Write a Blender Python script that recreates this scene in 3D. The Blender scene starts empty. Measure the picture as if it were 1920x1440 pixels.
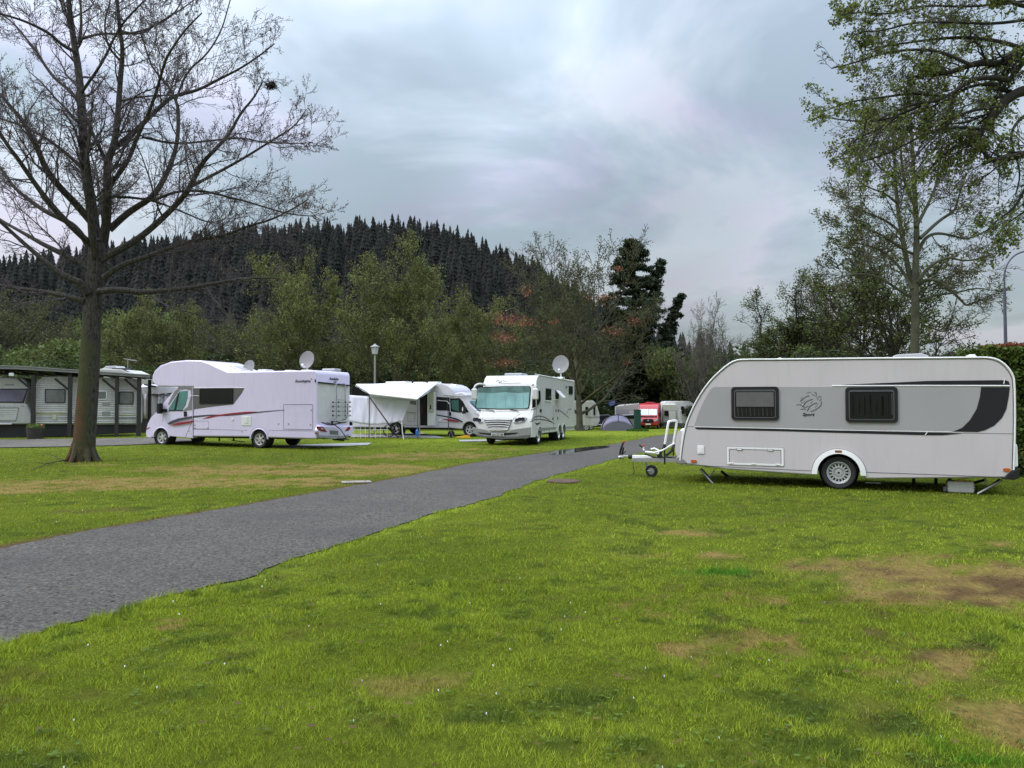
import bpy, bmesh, math, random
import numpy as np
from mathutils import Vector, Matrix, noise as mnoise
R = math.radians
SC = bpy.context.scene
COL = SC.collection

# ---------------------------------------------------------------- camera
FPX = 1450.0; PITCH = math.atan(37/1450.0); EYE = 1.7
cam_d = bpy.data.cameras.new('camera'); cam = bpy.data.objects.new('camera', cam_d); COL.objects.link(cam)
cam.location = (0, 0, EYE); cam.rotation_euler = (R(90)+PITCH, 0, 0)
cam_d.sensor_width = 36; cam_d.lens = 36*FPX/1920; cam_d.clip_start = 0.1; cam_d.clip_end = 6000
SC.camera = cam
SC.view_settings.view_transform = 'Standard'; SC.view_settings.look = 'None'
SC.view_settings.exposure = 0.0; SC.view_settings.gamma = 1

# ---------------------------------------------------------------- overcast sky and soft sun
SUN_EL, SUN_AZ = 48, -106          # azimuth measured from +Y towards +X
w = bpy.data.worlds.new('World'); SC.world = w; w.use_nodes = True
def world():
    nt = w.node_tree; N = nt.nodes; L = nt.links; N.clear()
    out = N.new('ShaderNodeOutputWorld'); bg1 = N.new('ShaderNodeBackground'); bg2 = N.new('ShaderNodeBackground')
    add = N.new('ShaderNodeAddShader')
    sky = N.new('ShaderNodeTexSky'); sky.sky_type = 'NISHITA'; sky.sun_disc = False
    sky.sun_elevation = R(SUN_EL); sky.sun_rotation = R(SUN_AZ); sky.dust_density = 4; sky.air_density = 1.5
    L.new(sky.outputs[0], bg1.inputs[0]); bg1.inputs[1].default_value = 0.05
    tc = N.new('ShaderNodeTexCoord'); sep = N.new('ShaderNodeSeparateXYZ'); L.new(tc.outputs['Generated'], sep.inputs[0])
    def M(op, a, b=None, c=None):
        m = N.new('ShaderNodeMath'); m.operation = op
        for i, v in enumerate((a, b, c)):
            if v is None: continue
            if isinstance(v, (int, float)): m.inputs[i].default_value = v
            else: L.new(v, m.inputs[i])
        return m.outputs[0]
    zz = M('MAXIMUM', sep.outputs[2], 0.0)
    # project onto a cloud deck so the forms flatten towards the horizon
    zp = M('ADD', zz, 0.22)
    cx = M('DIVIDE', sep.outputs[0], zp); cy = M('DIVIDE', sep.outputs[1], zp)
    cmb = N.new('ShaderNodeCombineXYZ'); L.new(cx, cmb.inputs[0]); L.new(cy, cmb.inputs[1])
    n1 = N.new('ShaderNodeTexNoise'); n1.inputs['Scale'].default_value = 1.25; n1.inputs['Detail'].default_value = 5
    n1.inputs['Roughness'].default_value = 0.58; n1.inputs['Distortion'].default_value = 0.55
    mp = N.new('ShaderNodeMapping'); mp.inputs['Location'].default_value = (3.4, 1.2, 0); mp.inputs['Rotation'].default_value = (0, 0, 0.5)
    L.new(cmb.outputs[0], mp.inputs[0]); L.new(mp.outputs[0], n1.inputs[0])
    n2 = N.new('ShaderNodeTexNoise'); n2.inputs['Scale'].default_value = 2.2; n2.inputs['Detail'].default_value = 3
    n2.inputs['Distortion'].default_value = 0.5
    mp2 = N.new('ShaderNodeMapping'); mp2.inputs['Location'].default_value = (-8.1, 4.6, 0)
    L.new(cmb.outputs[0], mp2.inputs[0]); L.new(mp2.outputs[0], n2.inputs[0])
    r1 = N.new('ShaderNodeValToRGB'); L.new(n1.outputs[0], r1.inputs[0])
    e = r1.color_ramp.elements
    e[0].position = 0.42; e[0].color = (0.56, 0.68, 0.795, 1)
    e[1].position = 0.59; e[1].color = (0.92, 1.00, 1.13, 1)
    x = e.new(0.5); x.color = (0.70, 0.82, 0.95, 1)
    r2 = N.new('ShaderNodeValToRGB'); L.new(n2.outputs[0], r2.inputs[0])
    e = r2.color_ramp.elements
    e[0].position = 0.50; e[0].color = (1, 1, 1, 1); e[1].position = 0.64; e[1].color = (1.13, 0.985, 1.08, 1)
    mul = N.new('ShaderNodeMix'); mul.data_type = 'RGBA'; mul.blend_type = 'MULTIPLY'; mul.inputs[0].default_value = 1
    L.new(r1.outputs[0], mul.inputs[6]); L.new(r2.outputs[0], mul.inputs[7])
    L.new(mul.outputs[2], bg2.inputs[0])
    # overcast sky: brighter towards the zenith
    sm = N.new('ShaderNodeMapRange'); sm.interpolation_type = 'SMOOTHSTEP'; L.new(zz, sm.inputs[0]); sm.inputs[1].default_value = .46; sm.inputs[2].default_value = 1.0; sm.inputs[4].default_value = 2.25
    g = M('ADD', M('MULTIPLY_ADD', M('POWER', zz, 2.0), 1.45, 0.43), sm.outputs[0])
    # a brighter break on the left where the sun sits behind the cloud
    vm = N.new('ShaderNodeVectorMath'); vm.operation = 'DOT_PRODUCT'; L.new(tc.outputs['Generated'], vm.inputs[0])
    sd = Vector((math.sin(R(-38))*math.cos(R(24)), math.cos(R(-38))*math.cos(R(24)), math.sin(R(24)))); vm.inputs[1].default_value = sd
    glow = M('POWER', M('MAXIMUM', vm.outputs['Value'], 0.0), 22.0)
    g2 = M('ADD', g, M('MULTIPLY', glow, 0.22))
    # broad lighter and darker banks in the cloud deck, broken up by the same noise
    def bank(px, py, p, amt):
        v = N.new('ShaderNodeVectorMath'); v.operation = 'DOT_PRODUCT'; L.new(tc.outputs['Generated'], v.inputs[0])
        a, b = (px-960)/FPX, -(py-720)/FPX; c, s = math.cos(PITCH), math.sin(PITCH); v.inputs[1].default_value = Vector((a, c-b*s, s+b*c)).normalized()
        q = M('POWER', M('MAXIMUM', v.outputs['Value'], 0.0), p); return M('MULTIPLY', M('MULTIPLY', q, M('MULTIPLY_ADD', n2.outputs[0], 3.2, -.75)), amt)
    for args in ((900, 0, 70, .34), (560, 60, 90, .12), (1060, 110, 160, .12), (1250, 390, 60, -.12), (740, 320, 90, -.10), (930, 330, 400, .09), (1450, 470, 200, .07)): g2 = M('ADD', g2, bank(*args))
    L.new(g2, bg2.inputs[1])
    L.new(bg1.outputs[0], add.inputs[0]); L.new(bg2.outputs[0], add.inputs[1]); L.new(add.outputs[0], out.inputs[0])
world()
sun_d = bpy.data.lights.new('sun', 'SUN'); sun_d.energy = 1.1; sun_d.angle = R(14); sun_d.color = (1, 0.97, 0.92)
sun = bpy.data.objects.new('sun', sun_d); COL.objects.link(sun)
sdir = Vector((math.sin(R(SUN_AZ))*math.cos(R(SUN_EL)), math.cos(R(SUN_AZ))*math.cos(R(SUN_EL)), math.sin(R(SUN_EL))))
sun.rotation_euler = sdir.to_track_quat('Z', 'Y').to_euler()

# ---------------------------------------------------------------- photo geometry helpers
def ray(px, py):
    a = (px-960)/FPX; b = -(py-720)/FPX
    c, s = math.cos(PITCH), math.sin(PITCH)
    return Vector((a, c - b*s, s + b*c))
EYEP = Vector((0, 0, EYE))
def at(px, py, Y):
    d = ray(px, py); return EYEP + d*(Y/d.y)
def gnd(px, py, z=0.0):
    d = ray(px, py); return EYEP + d*((z-EYE)/d.z)
def sst(a, b, x):
    t = np.clip((np.asarray(x, float)-a)/(b-a), 0, 1); return t*t*(3-2*t)
def terr(x, y):
    return -0.8*sst(42, 78, y) + 0.16*sst(27, 36, y)*sst(-9, -17, x)
def tz(x, y): return float(terr(x, y))

def tag(o, label=None, cat=None, group=None, kind=None):
    if label: o['label'] = label
    if cat: o['category'] = cat
    if group: o['group'] = group
    if kind: o['kind'] = kind
    return o
def empty(name, loc, rz=0, label=None, cat=None, group=None):
    o = bpy.data.objects.new(name, None); COL.objects.link(o); o.empty_display_size = 0.3
    o.location = loc; o.rotation_euler = (0, 0, rz); return tag(o, label, cat, group)
def copy_tree(o, parent=None):
    c = o.copy(); COL.objects.link(c); c.parent = parent
    for ch in list(o.children): copy_tree(ch, c)
    return c

# ---------------------------------------------------------------- materials
MATS = {}
def mat(name, col, rough=0.6, metal=0.0, nscale=3.0, namt=0.08, bump=0.0, bscale=60, spec=0.5, island=0.0, trans=0.0, coat=0.0, dirt=None):
    if name in MATS: return MATS[name]
    m = bpy.data.materials.new(name); m.use_nodes = True; nt = m.node_tree; N = nt.nodes; L = nt.links
    b = N['Principled BSDF']; b.inputs['Roughness'].default_value = rough; b.inputs['Metallic'].default_value = metal
    b.inputs['Specular IOR Level'].default_value = spec
    if coat: b.inputs['Coat Weight'].default_value = coat; b.inputs['Coat Roughness'].default_value = 0.08
    tc = N.new('ShaderNodeTexCoord')
    n = N.new('ShaderNodeTexNoise'); n.inputs['Scale'].default_value = nscale; n.inputs['Detail'].default_value = 5
    L.new(tc.outputs['Object'], n.inputs[0])
    hsv = N.new('ShaderNodeHueSaturation'); hsv.inputs['Color'].default_value = (*col, 1)
    mr = N.new('ShaderNodeMapRange'); mr.inputs[1].default_value = 0.3; mr.inputs[2].default_value = 0.7
    mr.inputs[3].default_value = 1-namt; mr.inputs[4].default_value = 1+namt; L.new(n.outputs[0], mr.inputs[0])
    val = mr.outputs[0]
    if island:
        g = N.new('ShaderNodeNewGeometry'); m2 = N.new('ShaderNodeMapRange')
        m2.inputs[3].default_value = 1-island; m2.inputs[4].default_value = 1+island; L.new(g.outputs['Random Per Island'], m2.inputs[0])
        mm = N.new('ShaderNodeMath'); mm.operation = 'MULTIPLY'; L.new(val, mm.inputs[0]); L.new(m2.outputs[0], mm.inputs[1]); val = mm.outputs[0]
        m3 = N.new('ShaderNodeMapRange'); m3.inputs[3].default_value = 0.5-0.05*island; m3.inputs[4].default_value = 0.5+0.05*island
        L.new(g.outputs['Random Per Island'], m3.inputs[0]); L.new(m3.outputs[0], hsv.inputs['Hue'])
    L.new(val, hsv.inputs['Value'])
    colout = hsv.outputs[0]
    if dirt:       # streaks of grime, stretched vertically
        mp = N.new('ShaderNodeMapping'); mp.inputs['Scale'].default_value = (5, 5, 0.7); L.new(tc.outputs['Object'], mp.inputs[0])
        n3 = N.new('ShaderNodeTexNoise'); n3.inputs['Scale'].default_value = 1.6; n3.inputs['Detail'].default_value = 6; n3.inputs['Roughness'].default_value = 0.65
        L.new(mp.outputs[0], n3.inputs[0])
        m4 = N.new('ShaderNodeMapRange'); m4.inputs[1].default_value = 0.5; m4.inputs[2].default_value = 0.75; m4.inputs[3].default_value = 0; m4.inputs[4].default_value = dirt
        L.new(n3.outputs[0], m4.inputs[0])
        mx = N.new('ShaderNodeMix'); mx.data_type = 'RGBA'; L.new(m4.outputs[0], mx.inputs[0]); L.new(colout, mx.inputs[6]); mx.inputs[7].default_value = (0.22, 0.21, 0.17, 1)
        colout = mx.outputs[2]
    L.new(colout, b.inputs['Base Color'])
    if trans: b.inputs['Transmission Weight'].default_value = trans
    if bump:
        nb = N.new('ShaderNodeTexNoise'); nb.inputs['Scale'].default_value = bscale; nb.inputs['Detail'].default_value = 6
        L.new(tc.outputs['Object'], nb.inputs[0]); bp = N.new('ShaderNodeBump'); bp.inputs['Strength'].default_value = min(1, bump); bp.inputs['Distance'].default_value = 0.02
        L.new(nb.outputs[0], bp.inputs['Height']); L.new(bp.outputs[0], b.inputs['Normal'])
    MATS[name] = m; return m
def leafmat(name, col, var=0.35, transl=0.35):
    if name in MATS: return MATS[name]
    m = mat(name, col, 0.6, 0, 0.35, 0.22, island=var, spec=0.25); nt = m.node_tree; N = nt.nodes; L = nt.links
    b = N['Principled BSDF']; src = b.inputs['Base Color'].links[0].from_socket
    t = N.new('ShaderNodeBsdfTranslucent'); L.new(src, t.inputs[0]); ms = N.new('ShaderNodeMixShader'); ms.inputs[0].default_value = transl
    L.new(b.outputs[0], ms.inputs[1]); L.new(t.outputs[0], ms.inputs[2]); L.new(ms.outputs[0], N['Material Output'].inputs[0])
    return m
lavw = mat('lavender_white_panel', (0.70, 0.635, 0.85), 0.32, 0, 1.2, 0.03, dirt=0.10, coat=0.3)
white = mat('white_panel', (0.60, 0.58, 0.64), 0.32, 0, 1.2, 0.03, dirt=0.10, coat=0.3)
cwhite = mat('caravan_panel', (0.53, 0.49, 0.505), 0.42, 0, 1.0, 0.03, bump=0.02, bscale=90, dirt=0.12)
trimw = mat('white_trim', (0.78, 0.78, 0.77), 0.35, 0, 2, 0.04, dirt=0.15)
oldw = mat('weathered_white', (0.48, 0.48, 0.45), 0.5, 0, 2, 0.06, dirt=0.35)
greyp = mat('grey_panel', (0.33, 0.32, 0.325), 0.42, 0, 1, 0.04, dirt=0.06)
darkp = mat('dark_decal', (0.018, 0.018, 0.020), 0.5, 0, 2, 0.1, spec=0.2)
seam = mat('dark_seam', (0.09, 0.09, 0.10), 0.6)
red = mat('red_decal', (0.30, 0.012, 0.03), 0.4)
glass = mat('dark_glass', (0.012, 0.013, 0.013), 0.12, 0, 2, 0.1, spec=0.25)
teal = mat('teal_glass', (0.10, 0.23, 0.22), 0.12, 0, 1.5, 0.30, spec=0.4)
rubber = mat('black_rubber', (0.018, 0.018, 0.018), 0.8, 0, 20, 0.2, bump=0.3)
plastb = mat('black_plastic', (0.016, 0.016, 0.017), 0.55, spec=0.25)
steel = mat('galvanised_steel', (0.36, 0.37, 0.38), 0.45, 0.7, 12, 0.15)
alu = mat('painted_rim', (0.55, 0.56, 0.57), 0.35, 0.5, 6, 0.08)
greyb = mat('grey_plastic', (0.20, 0.20, 0.20), 0.55)
blindg = mat('blind_fabric', (0.10, 0.10, 0.098), 0.7, 0, 8, 0.08)
under = mat('underbody', (0.02, 0.02, 0.02), 0.9)
amber = mat('amber_lens', (0.42, 0.10, 0.02), 0.25)
redl = mat('red_lens', (0.22, 0.01, 0.015), 0.2)
lens = mat('clear_lens', (0.45, 0.47, 0.52), 0.12)
fabw = mat('white_fabric', (0.66, 0.64, 0.72), 0.8, 0, 2, 0.06, bump=0.25, bscale=6)
fabg = mat('grey_fabric', (0.33, 0.33, 0.34), 0.85, 0, 2, 0.1)

# ---------------------------------------------------------------- mesh building
def np_mesh(name, verts, faces, material=None, parent=None, smooth=False, attr=None):
    """verts (N,3) array; faces (M,k) array, k = 3 or 4"""
    me = bpy.data.meshes.new(name); verts = np.asarray(verts, np.float32); faces = np.asarray(faces, np.int32)
    k = faces.shape[1]; me.vertices.add(len(verts)); me.vertices.foreach_set('co', verts.ravel())
    me.loops.add(faces.size); me.loops.foreach_set('vertex_index', faces.ravel())
    me.polygons.add(len(faces)); me.polygons.foreach_set('loop_start', np.arange(0, faces.size, k, dtype=np.int32))
    me.polygons.foreach_set('loop_total', np.full(len(faces), k, np.int32))
    if smooth: me.polygons.foreach_set('use_smooth', np.ones(len(faces), bool))
    me.update(calc_edges=True)
    if attr is not None:
        for an, av in attr.items():
            a = me.attributes.new(an, 'FLOAT_COLOR', 'POINT'); a.data.foreach_set('color', np.asarray(av, np.float32).ravel())
    o = bpy.data.objects.new(name, me); COL.objects.link(o)
    if material:
        for mm in (material if isinstance(material, (list, tuple)) else [material]): me.materials.append(mm)
    if parent: o.parent = parent
    return o
def segs_arrays(P0, P1, R0, R1, n=3):
    P0 = np.asarray(P0, float); P1 = np.asarray(P1, float); R0 = np.asarray(R0, float); R1 = np.asarray(R1, float)
    d = P1-P0; d /= np.linalg.norm(d, axis=1, keepdims=True)+1e-9
    ref = np.where(np.abs(d[:, 2:3]) < 0.9, np.array([[0, 0, 1.]]), np.array([[1., 0, 0]]))
    u = np.cross(d, ref); u /= np.linalg.norm(u, axis=1, keepdims=True); v = np.cross(d, u)
    a = np.arange(n)*2*np.pi/n; ca = np.cos(a)[None, :, None]; sa = np.sin(a)[None, :, None]
    ring = u[:, None, :]*ca + v[:, None, :]*sa
    V = np.concatenate([P0[:, None, :]+ring*R0[:, None, None], P1[:, None, :]+ring*R1[:, None, None]], 1).reshape(-1, 3)
    base = (np.arange(len(P0))*2*n)[:, None]; i = np.arange(n)[None, :]; j = (i+1) % n
    Fq = np.stack([base+i, base+j, base+n+j, base+n+i], -1).reshape(-1, 4)
    return V, Fq

class MB:
    def __init__(s): s.v = []; s.f = []
    def add(s, vs, fs):
        o = len(s.v); s.v += [tuple(p) for p in vs]; s.f += [tuple(i+o for i in f) for f in fs]; return s
    def box(s, c, d, rot=None):
        x, y, z = d[0]/2, d[1]/2, d[2]/2
        vs = [Vector((sx*x, sy*y, sz*z)) for sx in (-1, 1) for sy in (-1, 1) for sz in (-1, 1)]
        if rot is not None: vs = [rot @ p for p in vs]
        vs = [p+Vector(c) for p in vs]
        return s.add(vs, [(0, 1, 3, 2), (4, 6, 7, 5), (0, 4, 5, 1), (2, 3, 7, 6), (0, 2, 6, 4), (1, 5, 7, 3)])
    def prism(s, poly, a, b, axis='y'):
        n = len(poly)
        def P(p, t): return {'y': (p[0], t, p[1]), 'x': (t, p[0], p[1]), 'z': (p[0], p[1], t)}[axis]
        vs = [P(p, a) for p in poly]+[P(p, b) for p in poly]
        fs = [tuple(range(n)), tuple(range(2*n-1, n-1, -1))]+[(i, (i+1) % n, n+(i+1) % n, n+i) for i in range(n)]
        return s.add(vs, fs)
    def ring(s, po, pi, a, b, axis='y'):
        n = len(po)
        def P(p, t): return {'y': (p[0], t, p[1]), 'x': (t, p[0], p[1]), 'z': (p[0], p[1], t)}[axis]
        vs = [P(p, a) for p in po]+[P(p, a) for p in pi]+[P(p, b) for p in po]+[P(p, b) for p in pi]
        fs = []
        for i in range(n):
            j = (i+1) % n
            fs += [(i, j, n+j, n+i), (2*n+i, 3*n+i, 3*n+j, 2*n+j), (i, 2*n+i, 2*n+j, j), (n+i, n+j, 3*n+j, 3*n+i)]
        return s.add(vs, fs)
    def tube(s, pts, r, n=8, closed=False):
        pts = [Vector(p) for p in pts]; m = len(pts); rs = r if isinstance(r, (list, tuple)) else [r]*m
        vs = []; prev = None
        for i, p in enumerate(pts):
            if closed: d = pts[(i+1) % m]-pts[i-1]
            else: d = pts[min(i+1, m-1)]-pts[max(i-1, 0)]
            d.normalize()
            if prev is None:
                ref = Vector((0, 0, 1)) if abs(d.z) < 0.9 else Vector((1, 0, 0)); u = d.cross(ref).normalized()
            else:
                u = prev - d*prev.dot(d)
                if u.length < 1e-5: u = d.orthogonal()
                u.normalize()
            prev = u; v = d.cross(u)
            for k in range(n):
                a = 2*math.pi*k/n; vs.append(p+(u*math.cos(a)+v*math.sin(a))*rs[i])
        fs = []
        for i in range(m if closed else m-1):
            for k in range(n):
                a, b = i*n+k, i*n+(k+1) % n; c, d2 = ((i+1) % m)*n+(k+1) % n, ((i+1) % m)*n+k
                fs.append((a, b, c, d2))
        if not closed: fs += [tuple(range(n))[::-1], tuple(range((m-1)*n, m*n))]
        return s.add(vs, fs)
    def lathe(s, prof, c, axis='y', n=24, cap=False):
        m = len(prof); vs = []
        for (r, h) in prof:
            for k in range(n):
                a = 2*math.pi*k/n; x, y = r*math.cos(a), r*math.sin(a)
                p = {'y': (x, h, y), 'z': (x, y, h), 'x': (h, x, y)}[axis]; vs.append((p[0]+c[0], p[1]+c[1], p[2]+c[2]))
        fs = [(i*n+k, i*n+(k+1) % n, (i+1)*n+(k+1) % n, (i+1)*n+k) for i in range(m-1) for k in range(n)]
        if cap: fs += [tuple(range(n))[::-1], tuple(range((m-1)*n, m*n))]
        return s.add(vs, fs)
    def grid(s, fn, nu, nv):
        vs = [fn(i/nu, j/nv) for i in range(nu+1) for j in range(nv+1)]
        fs = [(i*(nv+1)+j, (i+1)*(nv+1)+j, (i+1)*(nv+1)+j+1, i*(nv+1)+j+1) for i in range(nu) for j in range(nv)]
        return s.add(vs, fs)
    def build(s, name, m, parent=None, bevel=0, smooth=False, seg=3, label=None, solid=0):
        me = bpy.data.meshes.new(name); bm = bmesh.new(); bv = [bm.verts.new(p) for p in s.v]
        for f in s.f:
            try: bm.faces.new([bv[i] for i in f])
            except ValueError: pass
        bmesh.ops.recalc_face_normals(bm, faces=bm.faces)
        bm.to_mesh(me); bm.free(); me.materials.append(m)
        o = bpy.data.objects.new(name, me); COL.objects.link(o)
        if parent: o.parent = parent
        if smooth or bevel:
            me.polygons.foreach_set('use_smooth', [True]*len(me.polygons))
        if smooth: me.set_sharp_from_angle(angle=R(40))
        if solid:
            md = o.modifiers.new('thick', 'SOLIDIFY'); md.thickness = solid; md.offset = 0
        if bevel:
            md = o.modifiers.new('bevel', 'BEVEL'); md.width = bevel; md.segments = seg; md.limit_method = 'ANGLE'; md.angle_limit = R(50); md.harden_normals = True
        if label: o['label'] = label
        return o
def rr(x0, z0, x1, z1, r, n=4):
    x0, x1 = min(x0, x1), max(x0, x1); z0, z1 = min(z0, z1), max(z0, z1); out = []
    for cx, cz, a0 in ((x1-r, z1-r, 0), (x0+r, z1-r, 90), (x0+r, z0+r, 180), (x1-r, z0+r, 270)):
        for k in range(n+1):
            a = R(a0+90*k/n); out.append((cx+r*math.cos(a), cz+r*math.sin(a)))
    return out
def arc(cx, cz, r, a0, a1, n=14):
    return [(cx+r*math.cos(R(a0+(a1-a0)*k/n)), cz+r*math.sin(R(a0+(a1-a0)*k/n))) for k in range(n+1)]
def smoothpoly(pts, it=1, closed=False):
    for _ in range(it):
        out = []; n = len(pts)
        for i in range(n if closed else n-1):
            a, b = pts[i], pts[(i+1) % n]
            out += [tuple(a[k]*.75+b[k]*.25 for k in range(len(a))), tuple(a[k]*.25+b[k]*.75 for k in range(len(a)))]
        if not closed: out = [pts[0]]+out+[pts[-1]]
        pts = out
    return pts
def text(name, body, m, parent, loc, rot, width, height, ext=0.004, shear=0.0, bold=0.0):
    c = bpy.data.curves.new(name, 'FONT'); c.body = body; c.align_x = 'CENTER'; c.align_y = 'CENTER'; c.extrude = 0.02; c.shear = shear; c.offset = bold
    t = bpy.data.objects.new(name, c); COL.objects.link(t); bpy.context.view_layer.update()
    me = bpy.data.meshes.new_from_object(t.evaluated_get(bpy.context.evaluated_depsgraph_get())); bpy.data.objects.remove(t)
    xs = [v.co.x for v in me.vertices]; ys = [v.co.y for v in me.vertices]
    sx = width/(max(xs)-min(xs)); sy = height/(max(ys)-min(ys)); mx = (max(xs)+min(xs))/2; my = (max(ys)+min(ys))/2
    for v in me.vertices: v.co = ((v.co.x-mx)*sx, (v.co.y-my)*sy, v.co.z/0.02*ext)
    me.materials.clear(); me.materials.append(m)
    o = bpy.data.objects.new(name, me); COL.objects.link(o); o.parent = parent; o.location = loc; o.rotation_euler = rot; return o
def Z(ox, oy, s): return lambda x, y: (ox+x/s, oy+y/s)
ID = lambda x, y: (x, y)

class Veh:
    def __init__(s, name, origin, rz, label, cat, group=None, z=0.0):
        s.o = empty(name, (origin[0], origin[1], z), rz, label, cat, group)
        s.M = Matrix.Translation((origin[0], origin[1], z)) @ Matrix.Rotation(rz, 4, 'Z'); s.I = s.M.inverted()
        s.e = s.I @ EYEP; s.conv = ID
    def rl(s, p):
        px, py = s.conv(*p); d = ray(px, py); return s.I.to_3x3() @ d
    def side(s, p, y):
        d = s.rl(p); q = s.e+d*((y-s.e.y)/d.y); return (q.x, q.z)
    def face(s, p, x):
        d = s.rl(p); q = s.e+d*((x-s.e.x)/d.x); return (q.y, q.z)
    def sides(s, pts, y): return [s.side(p, y) for p in pts]
    def faces(s, pts, x): return [s.face(p, x) for p in pts]
    def decal(s, name, m, pts, y, t=0.006, parent=None, label=None, bevel=0):
        sg = 1 if y > 0 else -1
        return MB().prism(s.sides(pts, y), y-sg*0.01, y+sg*t).build(name, m, parent or s.o, label=label, bevel=bevel)
    def fdecal(s, name, m, pts, x, t=0.006, parent=None, label=None, bevel=0):
        sg = 1 if x > 0.5 else -1
        return MB().prism(s.faces(pts, x), x-sg*0.01, x+sg*t, 'x').build(name, m, parent or s.o, label=label, bevel=bevel)
    def seam(s, name, pts, y, r=0.006, m=None, closed=False, parent=None):
        q = s.sides(pts, y); return MB().tube([(a, y, b) for a, b in q], r, 5, closed).build(name, m or seam, parent or s.o)
    def window(s, p0, p1, y, fw=0.035, pr=0.02, rad=0.05, m=None, fm=None, parent=None):
        sg = 1 if y > 0 else -1; (x0, z0), (x1, z1) = s.side(p0, y), s.side(p1, y)
        x0, x1 = min(x0, x1), max(x0, x1); z0, z1 = min(z0, z1), max(z0, z1)
        po = rr(x0, z0, x1, z1, rad); pi = rr(x0+fw, z0+fw, x1-fw, z1-fw, max(rad-fw*.5, .01))
        f = MB().ring(po, pi, y-sg*0.01, y+sg*pr).build('window', fm or plastb, parent or s.o)
        MB().prism(rr(x0+fw*.8, z0+fw*.8, x1-fw*.8, z1-fw*.8, rad*.7), y-sg*0.008, y+sg*(pr-0.008)).build('pane', m or glass, f)
        return f, (x0, z0, x1, z1)

def wheel(parent, x, y, r, wd, sg, style='slots', z=None):
    """tyre with a rim child; sg = +1/-1 for the outer side"""
    z = r if z is None else z; rr_ = r*0.66; h = wd/2
    prof = [(rr_, -h*.8), (r*.90, -h), (r*.97, -h*.85), (r, -h*.5), (r*.99, 0), (r, h*.5), (r*.97, h*.85), (r*.90, h), (rr_, h*.8), (rr_*.98, h*.3), (rr_*.98, -h*.3), (rr_, -h*.8)]
    t = MB().lathe(prof, (x, y, z), 'y', 36).build('wheel', rubber, parent, smooth=True)
    b = MB(); yo = y+sg*h*.55
    b.lathe([(rr_*1.03, sg*(h*.9-h*.55)), (rr_*.98, sg*(h*.9-h*.55)), (rr_*.92, 0), (rr_*.84, -sg*.012)], (x, yo, z), 'y', 36)
    if style == 'slots':
        n = 16
        for k in range(n):
            a = 2*math.pi*k/n; rm = rr_*.71; m = Matrix.Rotation(-a, 3, 'Y')
            b.box(m @ Vector((rm, 0, 0))+Vector((x, yo-sg*.01, z)), (rr_*.30, .02, rr_*.13), m)
        b.lathe([(rr_*.60, -sg*.004), (rr_*.56, sg*.012), (rr_*.50, sg*.012), (rr_*.46, -sg*.02), (rr_*.40, -sg*.02), (rr_*.30, sg*.01), (.02, sg*.012)], (x, yo, z), 'y', 36)
    else:
        n = 5 if style == 'five' else 6
        for k in range(n):
            a = 2*math.pi*k/n+.3; m = Matrix.Rotation(-a, 3, 'Y')
            b.box(m @ Vector((rr_*.55, 0, 0))+Vector((x, yo-sg*.005, z)), (rr_*.66, .03, rr_*.34), m)
        b.lathe([(rr_*.34, sg*.015), (rr_*.28, sg*.03), (.01, sg*.03)], (x, yo, z), 'y', 24)
    rim = b.build('rim', alu, t, smooth=True)
    MB().lathe([(rr_*.95, 0), (.01, 0)], (x, yo-sg*.035, z), 'y', 24).build('brake_drum', plastb, t)
    return t
# ================================================================ ground, road, pads
rng = np.random.default_rng(7)
def _h(ix, iy, s):
    n = (ix.astype(np.int64)*374761393 + iy.astype(np.int64)*668265263 + s*1442695041) & 0x7fffffff
    n = ((n ^ (n >> 13))*1274126177) & 0x7fffffff; return ((n ^ (n >> 16)) & 0xffff)/65535.0
def vn(x, y, sc, seed=0):
    x = np.asarray(x, float)*sc+1000.3; y = np.asarray(y, float)*sc+1000.7; ix = np.floor(x); iy = np.floor(y); fx = x-ix; fy = y-iy
    fx = fx*fx*(3-2*fx); fy = fy*fy*(3-2*fy)
    return (_h(ix, iy, seed)*(1-fx)+_h(ix+1, iy, seed)*fx)*(1-fy)+(_h(ix, iy+1, seed)*(1-fx)+_h(ix+1, iy+1, seed)*fx)*fy
def fbm(x, y, sc, seed=0, o=4):
    a = 0; w_ = 0
    for k in range(o): a = a+vn(x, y, sc*2**k, seed+k)*0.55**k; w_ += 0.55**k
    return a/w_
UP = [(-60, 1040), (0, 1030), (146, 1000), (313, 973), (470, 946), (583, 926), (693, 907), (733, 900), (883, 870), (983, 855), (1033, 847), (1133, 837), (1233, 817), (1330, 806)]
LO = [(-60, 1228), (0, 1215), (102, 1181), (200, 1159), (321, 1119), (437, 1090), (510, 1064), (620, 1028), (700, 1002), (807, 968), (890, 943), (933, 930), (1000, 903), (1067, 885), (1150, 863), (1262, 836), (1400, 815)]
UPW = [(-14, 4.0)]+[tuple(gnd(*p)[:2]) for p in UP]+[(30, 62)]
LOW = [(-14, 1.5)]+[tuple(gnd(*p)[:2]) for p in LO]+[(36, 58)]
def resample(pl, n):
    p = np.array(pl); d = np.r_[0, np.cumsum(np.hypot(*np.diff(p, axis=0).T))]; t = np.linspace(0, d[-1], n)
    return np.c_[np.interp(t, d, p[:, 0]), np.interp(t, d, p[:, 1])]
NR = 900
UA = resample(UPW, NR); LA = resample(LOW, NR)
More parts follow.
